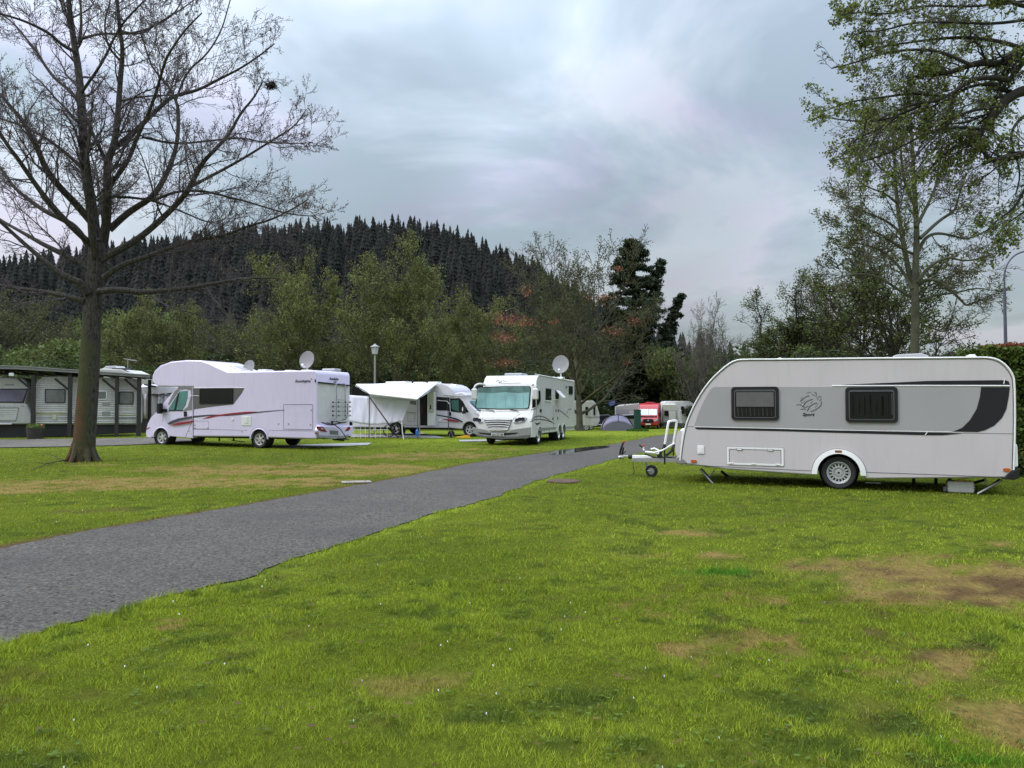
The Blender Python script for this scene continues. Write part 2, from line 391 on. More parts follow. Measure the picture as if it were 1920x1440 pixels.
# ragged grass edge
def rag(A, seed, amt):
    T = np.gradient(A, axis=0); Nn = np.c_[-T[:, 1], T[:, 0]]; Nn /= np.linalg.norm(Nn, axis=1, keepdims=True)
    k = (fbm(A[:, 0], A[:, 1], 1.1, seed)-.5)*amt*2.2+(fbm(A[:, 0], A[:, 1], 6, seed+9)-.5)*amt
    return A+Nn*k[:, None]
UA = rag(UA, 3, .10); LA = rag(LA, 5, .13)
def inside(x, y, poly):
    x = np.asarray(x); y = np.asarray(y); c = np.zeros(x.shape, bool); n = len(poly)
    for i in range(n):
        x1, y1 = poly[i]; x2, y2 = poly[(i+1) % n]
        if y1 == y2: continue
        m = ((y1 > y) != (y2 > y)) & (x < (x2-x1)*(y-y1)/(y2-y1)+x1); c ^= m
    return c
def dist_pl(x, y, pl):
    x = np.asarray(x); y = np.asarray(y); d = np.full(x.shape, 1e9)
    for i in range(len(pl)-1):
        ax, ay = pl[i]; bx, by = pl[i+1]; vx, vy = bx-ax, by-ay; t = np.clip(((x-ax)*vx+(y-ay)*vy)/(vx*vx+vy*vy+1e-9), 0, 1)
        d = np.minimum(d, np.hypot(x-ax-t*vx, y-ay-t*vy))
    return d
UAs, LAs = UA[::9], LA[::9]
ROADPOLY = np.vstack([UA[::4], LA[::4][::-1]])
LANE = [(-60, 27.6), (-23, 28.6), (-17, 29.6), (-14.6, 30.9), (-13.2, 33.2), (-15.2, 35.2), (-17, 34.4), (-23, 33.2), (-60, 31.5)]
PADS = [[gnd(*p)[:2] for p in q] for q in (
    [(470, 838), (640, 832), (697, 831), (690, 835), (560, 841)],
    [(640, 815), (790, 812), (835, 822), (640, 820)],
    [(860, 826), (960, 824), (935, 828), (862, 829)])]
# patches: (px,py, rx_m, ry_m, strength)  kind d = dry, s = soil, l = lush
PT = [('d', 300, 905, 5.0, 1.9, 1.0), ('d', 560, 880, 5.2, 2.5, 1.0), ('d', 800, 855, 3.6, 2.3, .95), ('d', 60, 915, 2.8, 1.5, .8), ('d', 940, 843, 2.6, 1.2, .7),
      ('d', 1790, 1085, 1.9, 1.5, 1.1), ('s', 1800, 1080, 1.8, 1.4, .62), ('s', 1680, 1200, .25, .38, 1.0), ('s', 1700, 1235, .25, .3, .9), ('d', 1760, 1245, .9, .5, .95),
      ('s', 1800, 1215, .6, .15, .75), ('d', 1430, 1200, .45, .45, .8), ('d', 1390, 1125, .5, .35, .8), ('d', 1240, 1140, .6, .5, .8), ('d', 1300, 1215, .4, .5, .75),
      ('d', 1190, 1040, .7, .3, .8), ('d', 1290, 1000, .5, .3, .8), ('d', 1350, 1040, .6, .25, .7), ('d', 1920, 1360, .4, .5, 1.0), ('s', 1590, 1130, .3, .08, 1.0), ('s', 1850, 1135, .25, .12, .9),
      ('d', 1870, 1020, .7, .4, .7), ('d', 330, 1180, .25, .12, .7), ('d', 320, 1165, .2, .08, .6),
      ('l', 1330, 1073, .55, .22, 1.0), ('l', 1490, 1093, .2, .12, .7), ('l', 1790, 1395, .3, .16, .7), ('l', 1880, 1430, .3, .1, .8),
      ('s', 195, 958, .8, .45, .85), ('s', 160, 868, .75, .9, .8), ('d', 180, 872, .9, .5, .8), ('s', 645, 905, .9, .35, .6)]
PTW = [(k, gnd(px, py)[0], gnd(px, py)[1], a, b, s) for k, px, py, a, b, s in PT]
def masks(x, y):
    nz = fbm(x, y, 1.5, 21)*.45+fbm(x, y, 7.0, 31, 5)*.55; out = {}
    for k in 'dsl':
        m = np.zeros(np.shape(x))
        for kk, cx, cy, a, b, s in PTW:
            if kk != k: continue
            q = np.sqrt(((x-cx)/a)**2+((y-cy)/b)**2); m = np.maximum(m, s*(1-sst(.45, 1.25, q)))
        out[k] = np.clip(sst(.36, .78, m*.72+(nz-.5)*(2.3 if k != 'l' else 1.2)*np.minimum(1, m*3)+.0), 0, 1)
    # random thin spots
    r = fbm(x, y, .55, 77)*.55+fbm(x, y, 3.2, 78)*.45
    out['d'] = np.maximum(out['d'], .70*sst(.70, .80, r))
    out['s'] = np.maximum(out['s'], .4*sst(.70, .78, fbm(x, y, 2.3, 91)))
    du = dist_pl(x, y, UAs); out['s'] = np.maximum(out['s'], .97*(1-sst(.06, .10+.42*fbm(x, y, .8, 12), du)))
    return out
C_G1 = np.array([.168, .220, .019]); C_G2 = np.array([.242, .300, .028]); C_G3 = np.array([.082, .122, .020])
C_DRY = np.array([.255, .185, .058]); C_SOIL = np.array([.120, .074, .034]); C_LUSH = np.array([.060, .190, .012])
def lawn_col(x, y, mk):
    x = np.asarray(x); n1 = fbm(x, y, .35, 41); n2 = fbm(x, y, 1.7, 51); n3 = fbm(x, y, 6.5, 61)
    t = sst(.30, .70, n1*.45+n2*.55)[..., None]; c = C_G1*(1-t)+C_G2*t
    # faint mower stripes across the near lawn
    st = .5+.5*np.sin((x*.53-y*.85)*2*np.pi/1.15); c = c*(1+.07*(st-.5)*(1-sst(14, 20, y)))[..., None]
    dk = (sst(.50, .72, n2*.4+n3*.6)*.85)[..., None]; c = c*(1-dk)+C_G3*dk
    for k, cc in (('l', C_LUSH), ('d', C_DRY), ('s', C_SOIL)):
        m = mk[k][..., None]; v = (.78+.44*n3)[..., None]; c = c*(1-m)+cc*v*m
    return c
def lawn_material():
    m = bpy.data.materials.new('lawn'); m.use_nodes = True; nt = m.node_tree; N = nt.nodes; L = nt.links; b = N['Principled BSDF']
    b.inputs['Roughness'].default_value = .95; b.inputs['Specular IOR Level'].default_value = .05
    at_ = N.new('ShaderNodeAttribute'); at_.attribute_name = 'tint'; g = N.new('ShaderNodeNewGeometry')
    hsv = N.new('ShaderNodeHueSaturation'); L.new(at_.outputs[0], hsv.inputs['Color'])
    n = N.new('ShaderNodeTexNoise'); n.inputs['Scale'].default_value = 22; n.inputs['Detail'].default_value = 8; n.inputs['Roughness'].default_value = .75
    mp = N.new('ShaderNodeMapping'); mp.inputs['Scale'].default_value = (1, .45, 1); L.new(g.outputs['Position'], mp.inputs[0]); L.new(mp.outputs[0], n.inputs[0])
    mr = N.new('ShaderNodeMapRange'); mr.inputs[1].default_value = .3; mr.inputs[2].default_value = .7; mr.inputs[3].default_value = .45; mr.inputs[4].default_value = 1.35
    L.new(n.outputs[0], mr.inputs[0]); L.new(mr.outputs[0], hsv.inputs['Value']); L.new(hsv.outputs[0], b.inputs['Base Color'])
    bp = N.new('ShaderNodeBump'); bp.inputs['Strength'].default_value = 1; bp.inputs['Distance'].default_value = .04; L.new(n.outputs[0], bp.inputs['Height']); L.new(bp.outputs[0], b.inputs['Normal'])
    return m
lawn_m = lawn_material()
xs = np.r_[-3000, -1500, -700, -350, -200, -120, -80, -60, -50, np.arange(-42, -30, 1), np.arange(-30, 30, .17), np.arange(30, 42, 1), 50, 60, 80, 120, 200, 350, 700, 1500, 3000]
ys = np.r_[-400, -100, -30, -10, -2, np.arange(0, 40, .17), np.arange(40, 90, .6), np.arange(90, 130, 4), 150, 200, 300, 500, 900, 1800, 4000]
X, Y = np.meshgrid(xs, ys); mk = masks(X, Y); colr = lawn_col(X, Y, mk)
# thatch tint darkened where blades are modelled, so gaps between them read dark
gap_dark = (.48+.34*sst(24, 42, np.hypot(X, Y)))[..., None]; kk = np.maximum(np.maximum(mk['d'], mk['s'])*.8, .7*(1-sst(.1, .3, dist_pl(X, Y, LAs))))[..., None]; colr = colr*(gap_dark*(1-kk)+kk)
Vg = np.c_[X.ravel(), Y.ravel(), terr(X, Y).ravel()]
nx, ny = len(xs), len(ys); I = (np.arange(ny-1)[:, None]*nx+np.arange(nx-1)[None, :]).ravel()
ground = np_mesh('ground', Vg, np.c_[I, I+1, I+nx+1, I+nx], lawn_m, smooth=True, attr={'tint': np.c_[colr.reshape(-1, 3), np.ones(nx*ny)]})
tag(ground, 'mown green lawn with tan worn patches', None, None, 'structure')

def asphalt(name, base, wet=0.0):
    m = bpy.data.materials.new(name); m.use_nodes = True; nt = m.node_tree; N = nt.nodes; L = nt.links; b = N['Principled BSDF']
    g = N.new('ShaderNodeNewGeometry')
    v = N.new('ShaderNodeTexVoronoi'); v.inputs['Scale'].default_value = 55; L.new(g.outputs['Position'], v.inputs[0])
    n = N.new('ShaderNodeTexNoise'); n.inputs['Scale'].default_value = 30; n.inputs['Detail'].default_value = 6; n.inputs['Roughness'].default_value = .8; L.new(g.outputs['Position'], n.inputs[0])
    n2 = N.new('ShaderNodeTexNoise'); n2.inputs['Scale'].default_value = .7; n2.inputs['Detail'].default_value = 5; L.new(g.outputs['Position'], n2.inputs[0])
    cr = N.new('ShaderNodeValToRGB'); L.new(n.outputs[0], cr.inputs[0]); e = cr.color_ramp.elements
    e[0].position = .36; e[0].color = (base*.12, base*.12, base*.12, 1); e[1].position = .68; e[1].color = (base*2.4, base*2.4, base*2.4, 1)
    hs = N.new('ShaderNodeHueSaturation'); L.new(cr.outputs[0], hs.inputs['Color'])
    mr = N.new('ShaderNodeMapRange'); mr.inputs[1].default_value = .3; mr.inputs[2].default_value = .7; mr.inputs[3].default_value = .72; mr.inputs[4].default_value = 1.22
    L.new(n2.outputs[0], mr.inputs[0]); L.new(mr.outputs[0], hs.inputs['Value'])
    mx = N.new('ShaderNodeMix'); mx.data_type = 'RGBA'; mx.blend_type = 'MULTIPLY'; mx.inputs[0].default_value = .5; L.new(hs.outputs[0], mx.inputs[6]); L.new(v.outputs['Color'], mx.inputs[7])
    sg = N.new('ShaderNodeHueSaturation'); sg.inputs['Saturation'].default_value = .10; sg.inputs['Value'].default_value = 1.3; L.new(mx.outputs[2], sg.inputs['Color'])
    wm = N.new('ShaderNodeMix'); wm.data_type = 'RGBA'; wm.blend_type = 'MULTIPLY'; wm.inputs[0].default_value = 1; L.new(sg.outputs[0], wm.inputs[6]); wm.inputs[7].default_value = (1.12, 1.0, .87, 1); L.new(wm.outputs[2], b.inputs['Base Color'])
    m2 = N.new('ShaderNodeMapRange'); m2.inputs[1].default_value = .35; m2.inputs[2].default_value = .65; m2.inputs[3].default_value = .62; m2.inputs[4].default_value = .92; b.inputs['Specular IOR Level'].default_value = .22; L.new(n2.outputs[0], m2.inputs[0]); L.new(m2.outputs[0], b.inputs['Roughness'])
    bp = N.new('ShaderNodeBump'); bp.inputs['Strength'].default_value = .9; bp.inputs['Distance'].default_value = .012; L.new(n.outputs[0], bp.inputs['Height']); L.new(bp.outputs[0], b.inputs['Normal'])
    return m
asph = asphalt('road_asphalt', .053); asph2 = asphalt('lane_asphalt', .085)
t = np.linspace(0, 1, 9)[None, :, None]; G = UA[:, None, :]*(1-t)+LA[:, None, :]*t
Vr = np.c_[G.reshape(-1, 2), terr(G[..., 0], G[..., 1]).ravel()+.012+.03*(np.sin(np.pi*np.tile(t[0, :, 0], NR)))*0]
I = (np.arange(NR-1)[:, None]*9+np.arange(8)[None, :]).ravel()
tag(np_mesh('road', Vr, np.c_[I, I+1, I+10, I+9], asph, smooth=True), 'narrow grey asphalt campsite road', None, None, 'structure')
def sheet(name, poly, m, dz, label, lift=None):
    bm = bmesh.new(); vs = [bm.verts.new((p[0], p[1], 0)) for p in poly]; bm.faces.new(vs); bmesh.ops.triangulate(bm, faces=bm.faces)
    bmesh.ops.subdivide_edges(bm, edges=[e for e in bm.edges if e.calc_length() > 3], cuts=5, use_grid_fill=True)
    for v in bm.verts: v.co.z = tz(v.co.x, v.co.y)+dz
    me = bpy.data.meshes.new(name); bm.to_mesh(me); bm.free(); me.materials.append(m); o = bpy.data.objects.new(name, me); COL.objects.link(o)
    return tag(o, label, None, None, 'structure')
sheet('lane', smoothpoly([tuple(p) for p in LANE], 2, True), asph2, .03, 'grey side lane in front of the static caravans')
padm = mat('pad_concrete', (.27, .27, .27), .75, 0, 4, .2, bump=.2)
for i, p in enumerate(PADS): sheet('paved_pad', p, padm, .022+.004*i, 'pale concrete pitch slab on the grass')
# puddle
wat = mat('puddle_water', (.03, .032, .034), .03, 0, 1, .1, spec=1.0)
pud = [gnd(*p) for p in ((1022, 850), (1042, 845), (1068, 842.5), (1098, 838.5), (1140, 836.2), (1146, 839.5), (1118, 843), (1092, 847), (1060, 852.5), (1035, 854))]
o = MB().prism(smoothpoly([(p.x, p.y) for p in pud], 2, True), .010, .017, 'z').build('puddle', wat); tag(o, 'rain puddle on the edge of the road', None, None, 'structure')
pud2 = [gnd(*p) for p in ((960, 853.5), (985, 850.5), (1030, 850), (1022, 852.5), (985, 856))]

# grass blades as one mesh, thinner and longer-spaced with distance
def grass():
    half = R(46); segs = []
    def wedge(n, d0, d1, p):       # density ~ 1/d^p
        u = rng.random(n)
        if p == 0: d = np.sqrt(d0*d0+u*(d1*d1-d0*d0))
        else: d = d0*(d1/d0)**u
        a = (rng.random(n)*2-1)*half; return d*np.sin(a), d*np.cos(a)
    a = [wedge(330000, 2.6, 7.5, 0), wedge(360000, 7.5, 42, 2)]
    x = np.concatenate([q[0] for q in a]); y = np.concatenate([q[1] for q in a])
    keep = ~inside(x, y, ROADPOLY)
    for p in [LANE]+PADS: keep &= ~inside(x, y, [tuple(q) for q in p])
    mk = masks(x, y); keep &= rng.random(len(x)) > mk['s']*.9; keep &= rng.random(len(x)) > mk['d']*.35
    x, y = x[keep], y[keep]; mk = {k: v[keep] for k, v in mk.items()}; n = len(x); d = np.hypot(x, y)
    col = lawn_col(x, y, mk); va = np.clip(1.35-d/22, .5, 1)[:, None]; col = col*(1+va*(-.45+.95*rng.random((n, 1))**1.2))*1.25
    yel = (rng.random(n) < .07)[:, None]; col = np.where(yel, col*.5+np.array([.16, .15, .04])*.6, col)
    edge = np.minimum(dist_pl(x, y, UAs), dist_pl(x, y, LAs))
    h = (.013+.020*rng.random(n)**1.5)*(1-.45*mk['d'])*(1+.9*mk['l'])*(1+.7*(edge < .22))*(1+1.1*(np.hypot(x+12.66, y-22.8) < .95)); h *= np.clip(.35+1.3*sst(.30, .72, fbm(x, y, 6.5, 5, 3)), .35, 1.6)*np.clip(.7+.6*fbm(x, y, 1.1, 8), .6, 1.3)
    wd = (.0016+.0018*rng.random(n))*np.clip(d/4.5, .8, 8)
    th = rng.random(n)*2*np.pi; ux, uy = np.cos(th), np.sin(th); lean = (rng.random(n)*.9+.15)*h; la = rng.random(n)*2*np.pi
    z = terr(x, y); P = np.zeros((n, 3, 3))
    P[:, 0] = np.c_[x-ux*wd, y-uy*wd, z-.002]; P[:, 1] = np.c_[x+ux*wd, y+uy*wd, z-.002]
    P[:, 2] = np.c_[x+np.cos(la)*lean, y+np.sin(la)*lean, z+h]
    F = np.arange(3*n).reshape(-1, 3); c4 = np.repeat(np.c_[col, np.ones(n)], 3, 0)
    m = bpy.data.materials.new('grass_blade'); m.use_nodes = True; N = m.node_tree.nodes; L = m.node_tree.links; b = N['Principled BSDF']
    b.inputs['Roughness'].default_value = .6; b.inputs['Specular IOR Level'].default_value = .12
    at_ = N.new('ShaderNodeAttribute'); at_.attribute_name = 'tint'; L.new(at_.outputs[0], b.inputs['Base Color'])
    tr = N.new('ShaderNodeBsdfTranslucent'); L.new(at_.outputs[0], tr.inputs[0]); ms = N.new('ShaderNodeMixShader'); ms.inputs[0].default_value = .35
    L.new(b.outputs[0], ms.inputs[1]); L.new(tr.outputs[0], ms.inputs[2]); L.new(ms.outputs[0], N['Material Output'].inputs[0])
    tag(np_mesh('grass', P.reshape(-1, 3), F, m, attr={'tint': c4}), 'short lawn grass blades', 'grass', None, 'stuff')
    # daisies
    k = 110; a_ = (rng.random(k)*2-1)*half; dd = 3*(16/3)**rng.random(k); x, y = dd*np.sin(a_), dd*np.cos(a_); kp = ~inside(x, y, ROADPOLY); x, y = x[kp], y[kp]; mb = MB()
    for i in range(len(x)):
        r_ = .0035+.003*random.random(); q = [(x[i]+r_*math.cos(a), y[i]+r_*math.sin(a), .045+.008*math.sin(a*2)) for a in np.arange(6)*math.pi/3]
        mb.add(q+[(x[i], y[i], .050)], [(j, (j+1) % 6, 6) for j in range(6)])
    tag(mb.build('daisies', mat('petal', (.75, .75, .72), .7)), 'tiny white daisies scattered in the lawn', 'flowers', None, 'stuff')
    # leaves of clover and plantain rosettes give the darker clumps
    n = 9000; a_ = (rng.random(n)*2-1)*half; d = 2.6*(18/2.6)**rng.random(n); x, y = d*np.sin(a_), d*np.cos(a_)
    kp = (~inside(x, y, ROADPOLY)) & (fbm(x, y, 1.7, 51)*.4+fbm(x, y, 6.5, 61)*.6 > .52); x, y = x[kp], y[kp]; n = len(x)
    r_ = .006+.010*rng.random(n); th = rng.random(n)*6.28; V = np.zeros((n, 4, 3)); zz = .012+.02*rng.random(n)
    for k in range(4):
        aa = th+k*np.pi/2; V[:, k] = np.c_[x+r_*np.cos(aa)*(1.5 if k % 2 else 1), y+r_*np.sin(aa), zz+.006*rng.random(n)]
    tag(np_mesh('clover', V.reshape(-1, 3), np.arange(4*n).reshape(-1, 4), leafmat('clover_leaf', (.085, .130, .014), .4)), 'low clover leaves in the lawn', 'ground cover', None, 'stuff')
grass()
def litter():
    g = np.random.default_rng(17); n = 1100; a = (g.random(n)*2-1)*R(46); d = 2.8*(24/2.8)**g.random(n); x, y = d*np.sin(a), d*np.cos(a); r_ = .009+.012*g.random(n); V = np.zeros((n, 4, 3)); th = g.random(n)*6.28
    du = dist_pl(x, y, UAs); kp = (g.random(n) < .35) | (du < .5) | (masks(x, y)['d'] > .3); x, y, r_, th = x[kp], y[kp], r_[kp], th[kp]; n = len(x); V = V[:n]; z = np.where(inside(x, y, ROADPOLY), .018, .035)
    for k in range(4): aa = th+k*np.pi/2; V[:, k] = np.c_[x+r_*np.cos(aa)*(1.6 if k % 2 else 1), y+r_*np.sin(aa), z+.012*g.random(n)]
    tag(np_mesh('leaf_litter', V.reshape(-1, 3), np.arange(4*n).reshape(-1, 4), leafmat('dry_leaf', (.12, .085, .02), .2)), 'small brown dead leaves scattered on lawn and road', 'leaf litter', None, 'stuff')
litter()
# ================================================================ touring caravan in the foreground
def hdg(dx, dy): return math.atan2(dy, dx)
def origin_from(near, rz, y):      # origin so that local (0,y) is the near point
    lx, ly = -math.sin(rz), math.cos(rz); return (near[0]-lx*y, near[1]-ly*y)
def build_caravan():
    rz = hdg(-.916, .401); near = (6.5, 15.4)
    V = Veh('touring_caravan', origin_from(near, rz, 1.13), rz, 'large grey and white touring caravan with dark swoosh and bird emblem, nearest at right', 'caravan')
    YS = 1.15; a = Z(1260, 650, 4.965); b = Z(1560, 650, 4.8)
    V.conv = a; top = V.sides([(75, 1060), (88, 950), (103, 850), (125, 740), (170, 620), (240, 480), (330, 345), (420, 250), (520, 165), (590, 128), (660, 119), (1000, 118)], YS)
    V.conv = b; top += V.sides([(200, 106), (800, 101), (1340, 97), (1410, 98), (1480, 112), (1540, 145), (1590, 195), (1625, 250), (1642, 310), (1648, 600), (1643, 900), (1635, 1110)], YS)
    V.conv = ID; cw = V.side((1572.5, 888), YS); zc = .335
    bot_r = V.sides([(1885, 896), (1622, 898)], YS); bot_l = V.sides([(1530, 891.5), (1361, 880), (1277, 869)], YS)
    arch = [(cw[0]+.415*math.cos(R(t)), zc+.40*math.sin(R(t))) for t in range(170, 9, -8)]   # placeholder order fixed below
    arch = [(cw[0]-.415*math.cos(R(t)), zc+.42*math.sin(R(t))) for t in range(12, 169, 8)]
    prof = top+bot_r+[p for p in arch]+bot_l
    # arch runs from the rear to the front in local x (rear = smaller x)
    prof = top+bot_r+sorted(arch, key=lambda p: p[0])+bot_l
    MB().prism(prof, -YS+.0, YS).build('body', cwhite, V.o, bevel=.035)
    MB().box((cw[0]-.0, 0, .42), (5.3, 1.9, .16)).build('chassis', under, V.o)
    MB().tube([(p[0], YS+.004, p[1]) for p in smoothpoly(top, 1)], .017, 8).build('edge_trim', trimw, V.o, smooth=True)
    MB().tube([(p[0], -YS-.004, p[1]) for p in top], .017, 6).build('edge_trim', trimw, V.o, smooth=True)
    q = smoothpoly(top, 1); cx, cz = cw[0], 1.4
    MB().tube([(cx+(p[0]-cx)*.991, YS+.001, cz+(p[1]-cz)*.978) for p in q], .007, 5).build('edge_seal', seam, V.o)
    # painted panels

    def px(c, pts): return [c(*p) for p in pts]
    V.conv = ID
    grey = px(a, [(205, 742), (222, 690), (250, 610), (300, 500), (350, 410), (372, 385), (400, 374)])+px(b, [(120, 362), (1340, 362), (1330, 450), (1300, 560), (1240, 660), (1170, 730), (1090, 762), (0, 745)])+px(a, [(1000, 764)])
    V.decal('side_band', greyp, grey, YS, .004)
    sw = px(b, [(1342, 363), (1600, 363), (1590, 450), (1570, 560), (1530, 640), (1460, 710), (1380, 750), (1310, 768), (1092, 763), (1172, 731), (1242, 661), (1302, 561), (1332, 450)])
    V.decal('rear_swoosh', darkp, sw, YS, .007)
    V.decal('upper_stripe', darkp, px(b, [(90, 343), (300, 333), (600, 321), (860, 308), (1560, 301), (1590, 313), (1601, 343)]), YS, .006)
    V.decal('lower_stripe', darkp, px(a, [(213, 750), (1000, 766)])+px(b, [(0, 754), (850, 771), (1000, 774), (1180, 779), (1100, 788), (1000, 797), (850, 797)])+px(a, [(1688, 806), (1000, 786), (240, 770), (222, 764)]), YS, .006)
    V.seam('panel_seam', px(b, [(1180, 777), (1640, 784)]), YS+.001, .004); V.seam('panel_seam', px(a, [(125, 742), (206, 744)]), YS+.001, .004)
    V.seam('skirt_seam', px(a, [(78, 1096), (700, 1128), (1330, 1157)]), YS+.001, .006); V.seam('skirt_seam', px(b, [(285, 1129), (900, 1150), (1560, 1176)]), YS+.001, .006)
    V.seam('rail', px(b, [(0, 352), (800, 350), (1600, 352)]), YS+.004, .011, trimw); V.seam('lower_rail', px(a, [(208, 746), (1000, 763)])+px(b, [(0, 750), (1080, 768)]), YS+.003, .006, trimw)
    V.seam('tick_mark', px(b, [(1553, 290), (1547, 336)]), YS+.008, .009, trimw); V.seam('tick_mark', px(b, [(857, 770), (838, 796)]), YS+.008, .009, trimw)
    # windows
    for p0, p1, bl in ((a(553, 375), a(997, 686), 1), (b(119, 364), b(594, 684), 0)):
        f, (x0, z0, x1, z1) = V.window(p0, p1, YS, .05, .035, .07)
        MB().ring(rr(x0+.06, z0+.05, x1-.06, z1-.06, .05), rr(x0+.075, z0+.062, x1-.075, z1-.078, .04), YS+.02, YS+.040).build('window_seal', seam, f)
        MB().tube([(x0+.09, YS+.036, z1-.09), (x1-.09, YS+.036, z1-.09)], .006, 6).build('window_bar', seam, f)
        if bl:
            MB().prism(rr(x0+.10, z0+.28, x1-.10, z1-.11, .01), YS+.024, YS+.031).build('blind', blindg, f)
            MB().tube([(x0+.09, YS+.034, z0+.275), (x1-.09, YS+.034, z0+.275)], .008, 6).build('blind_rail', plastb, f)
            for k in range(9): xx = x0+.14+k*(x1-x0-.28)/8; MB().tube([(xx, YS+.026, z0+.08), (xx+.01, YS+.026, z0+.26)], .006+.004*(k % 3), 5).build('curtain_fold', mat('dark_curtain', (.03, .03, .03), .8), f)
        else:
            for k in range(7): xx = x0+.16+k*(x1-x0-.3)/6; MB().box((xx, YS+.025, (z0+z1)/2-.02), (.02+.02*(k % 2), .004, .42-.05*(k % 3))).build('curtain_fold', mat('dark_curtain', (.03, .03, .03), .8), f)
            MB().tube([(x0+.1, YS+.036, z0+.15), (x0+.1, YS+.036, z1-.12)], .006, 6).build('window_bar', seam, f)
    # emblem: stylised birds in outline, and the lettering
    e = Z(1480, 725, 22.15); mb = MB()
    def stroke(pts, r=.006):
        q = V.sides([e(*p) for p in pts], YS+.004); mb.tube([(x, YS+.004, z) for x, z in q], r, 5)
    for s_, r_ in (([(460, 605), (520, 555), (610, 470), (710, 400), (790, 375), (835, 385)], .009), ([(455, 600), (500, 500), (560, 420)], .004), ([(710, 275), (800, 232), (900, 235)], .005), ([(940, 290), (1000, 350), (1070, 385), (1125, 375), (1120, 280), (1040, 240)], .006),
                   ([(1140, 250), (1060, 245)], .005), ([(1130, 430), (1170, 540), (1205, 420), (1310, 405), (1320, 550), (1220, 555)], .006), ([(470, 685), (580, 650), (640, 600)], .004), ([(540, 830), (600, 780), (650, 680), (730, 600), (860, 550), (970, 520)], .009), ([(295, 760), (400, 742), (470, 755), (530, 800), (600, 855), (690, 850), (800, 790)], .007),
                   ([(470, 935), (560, 925), (620, 918), (680, 950)], .008), ([(735, 1005), (790, 930), (830, 840), (900, 770), (1000, 720), (1090, 680), (1170, 690)], .009), ([(890, 710), (930, 640), (990, 620)], .004), ([(1320, 610), (1325, 760), (1240, 850), (1140, 920), (1040, 980), (940, 1020), (880, 1005)], .008), ([(1080, 870), (1130, 790), (1190, 740)], .004)): stroke(s_, r_)
    mb.build('bird_emblem', mat('emblem_dark', (.05, .05, .052), .5), V.o)
    c = V.side(e(800, 1170), YS); c0 = V.side(e(550, 1170), YS); c1 = V.side(e(1050, 1170), YS)
    text('lettering', 'Sport', darkp, V.o, (c[0], YS+.006, c[1]), (R(90), 0, R(180)), abs(c1[0]-c0[0]), .085, .004, .25, .02)
    # service hatch
    f, (x0, z0, x1, z1) = V.window(a(510, 930), a(1041, 1112), YS, .045, .016, .02, fm=trimw)
    for ch in list(f.children): bpy.data.objects.remove(ch)
    f.name = 'service_hatch'
    MB().prism(rr(x0+.05, z0+.04, x1-.05, z1-.05, .01), YS-.004, YS+.012).build('hatch_door', cwhite, f)
    MB().ring(rr(x0+.05, z0+.04, x1-.05, z1-.05, .01), rr(x0+.058, z0+.048, x1-.058, z1-.058, .01), YS+.005, YS+.0135).build('hatch_seal', seam, f)
    MB().ring(rr(x0-.006, z0-.006, x1+.006, z1+.006, .02), rr(x0, z0, x1, z1, .02), YS-.001, YS+.006).build('hatch_seal', seam, f)
    for k in (.23, .77): MB().box((x1-(x1-x0)*k, YS+.018, z1-.05), (.12, .014, .035)).build('hatch_latch', seam, f); MB().box((x1-(x1-x0)*k, YS+.024, z1-.053), (.10, .014, .022)).build('hatch_latch', trimw, f, bevel=.004)
    for k in (.08, .48, .90): MB().box((x1-(x1-x0)*k, YS+.018, z0+.03), (.09, .02, .028)).build('hatch_hinge', trimw, f, bevel=.005)
    MB().prism(rr(*V.side(a(237, 922), YS), *V.side(a(300, 998), YS), .01), YS-.003, YS+.02).build('vent_cap', trimw, V.o, bevel=.006)
    MB().prism(rr(*V.side(a(245, 934), YS), *V.side(a(286, 984), YS), .01), YS+.015, YS+.025).build('vent_lid', trimw, V.o, bevel=.004)
    for p0, p1 in ((a(176, 1052), a(232, 1082)), (b(1538, 1092), b(1605, 1125))):
        (x0, z0), (x1, z1) = V.side(p0, YS), V.side(p1, YS)
        MB().prism(rr(x0, z0, x1, z1, abs(z1-z0)*.45), YS-.003, YS+.018).build('side_marker', amber, V.o, bevel=.004)
    # wheel arch, wheel
    ro, ri = .485, .395; pts_o = [(cw[0]-ro*1.02*math.cos(R(t)), zc-.02+ro*math.sin(R(t))) for t in range(-3, 184, 6)]; pts_i = [(cw[0]-ri*math.cos(R(t)), zc-.02+ri*math.sin(R(t))) for t in range(-3, 184, 6)]
    n = len(pts_o); mb = MB(); vs = [(x, YS-.02, z) for x, z in pts_o]+[(x, YS+.03, z) for x, z in pts_o]+[(x, YS+.045, z) for x, z in pts_i]+[(x, YS-.12, z) for x, z in pts_i]
    mb.add(vs, [(k*n+i, k*n+i+1, ((k+1) % 4)*n+i+1, ((k+1) % 4)*n+i) for k in range(4) for i in range(n-1)]+[(0, n, 2*n, 3*n), (n-1, 2*n-1, 3*n-1, 4*n-1)])
    fl = mb.build('wheel_arch', trimw, V.o, smooth=True)
    MB().tube([(cw[0]-(ro*1.02+.004)*math.cos(R(t)), YS+.004, zc-.02+(ro+.004)*math.sin(R(t))) for t in range(4, 177, 6)], .006, 5).build('arch_seam', seam, fl)
    MB().box((cw[0], YS+.042, zc-.02+.44), (.125, .012, .045)).build('side_marker', mat('dull_amber', (.22, .07, .03), .3), fl, bevel=.006)
    MB().lathe([(.37, -.02), (.38, -.45)], (cw[0], YS-.10, zc+.02), 'y', 30).build('wheel_well', under, V.o)
    MB().lathe([(.38, -.45), (.01, -.45)], (cw[0], YS-.10, zc+.02), 'y', 30).build('wheel_well_back', under, V.o)
    wheel(V.o, cw[0], YS-.13, .325, .2, 1); wheel(V.o, cw[0], -YS+.13, .325, .2, -1)
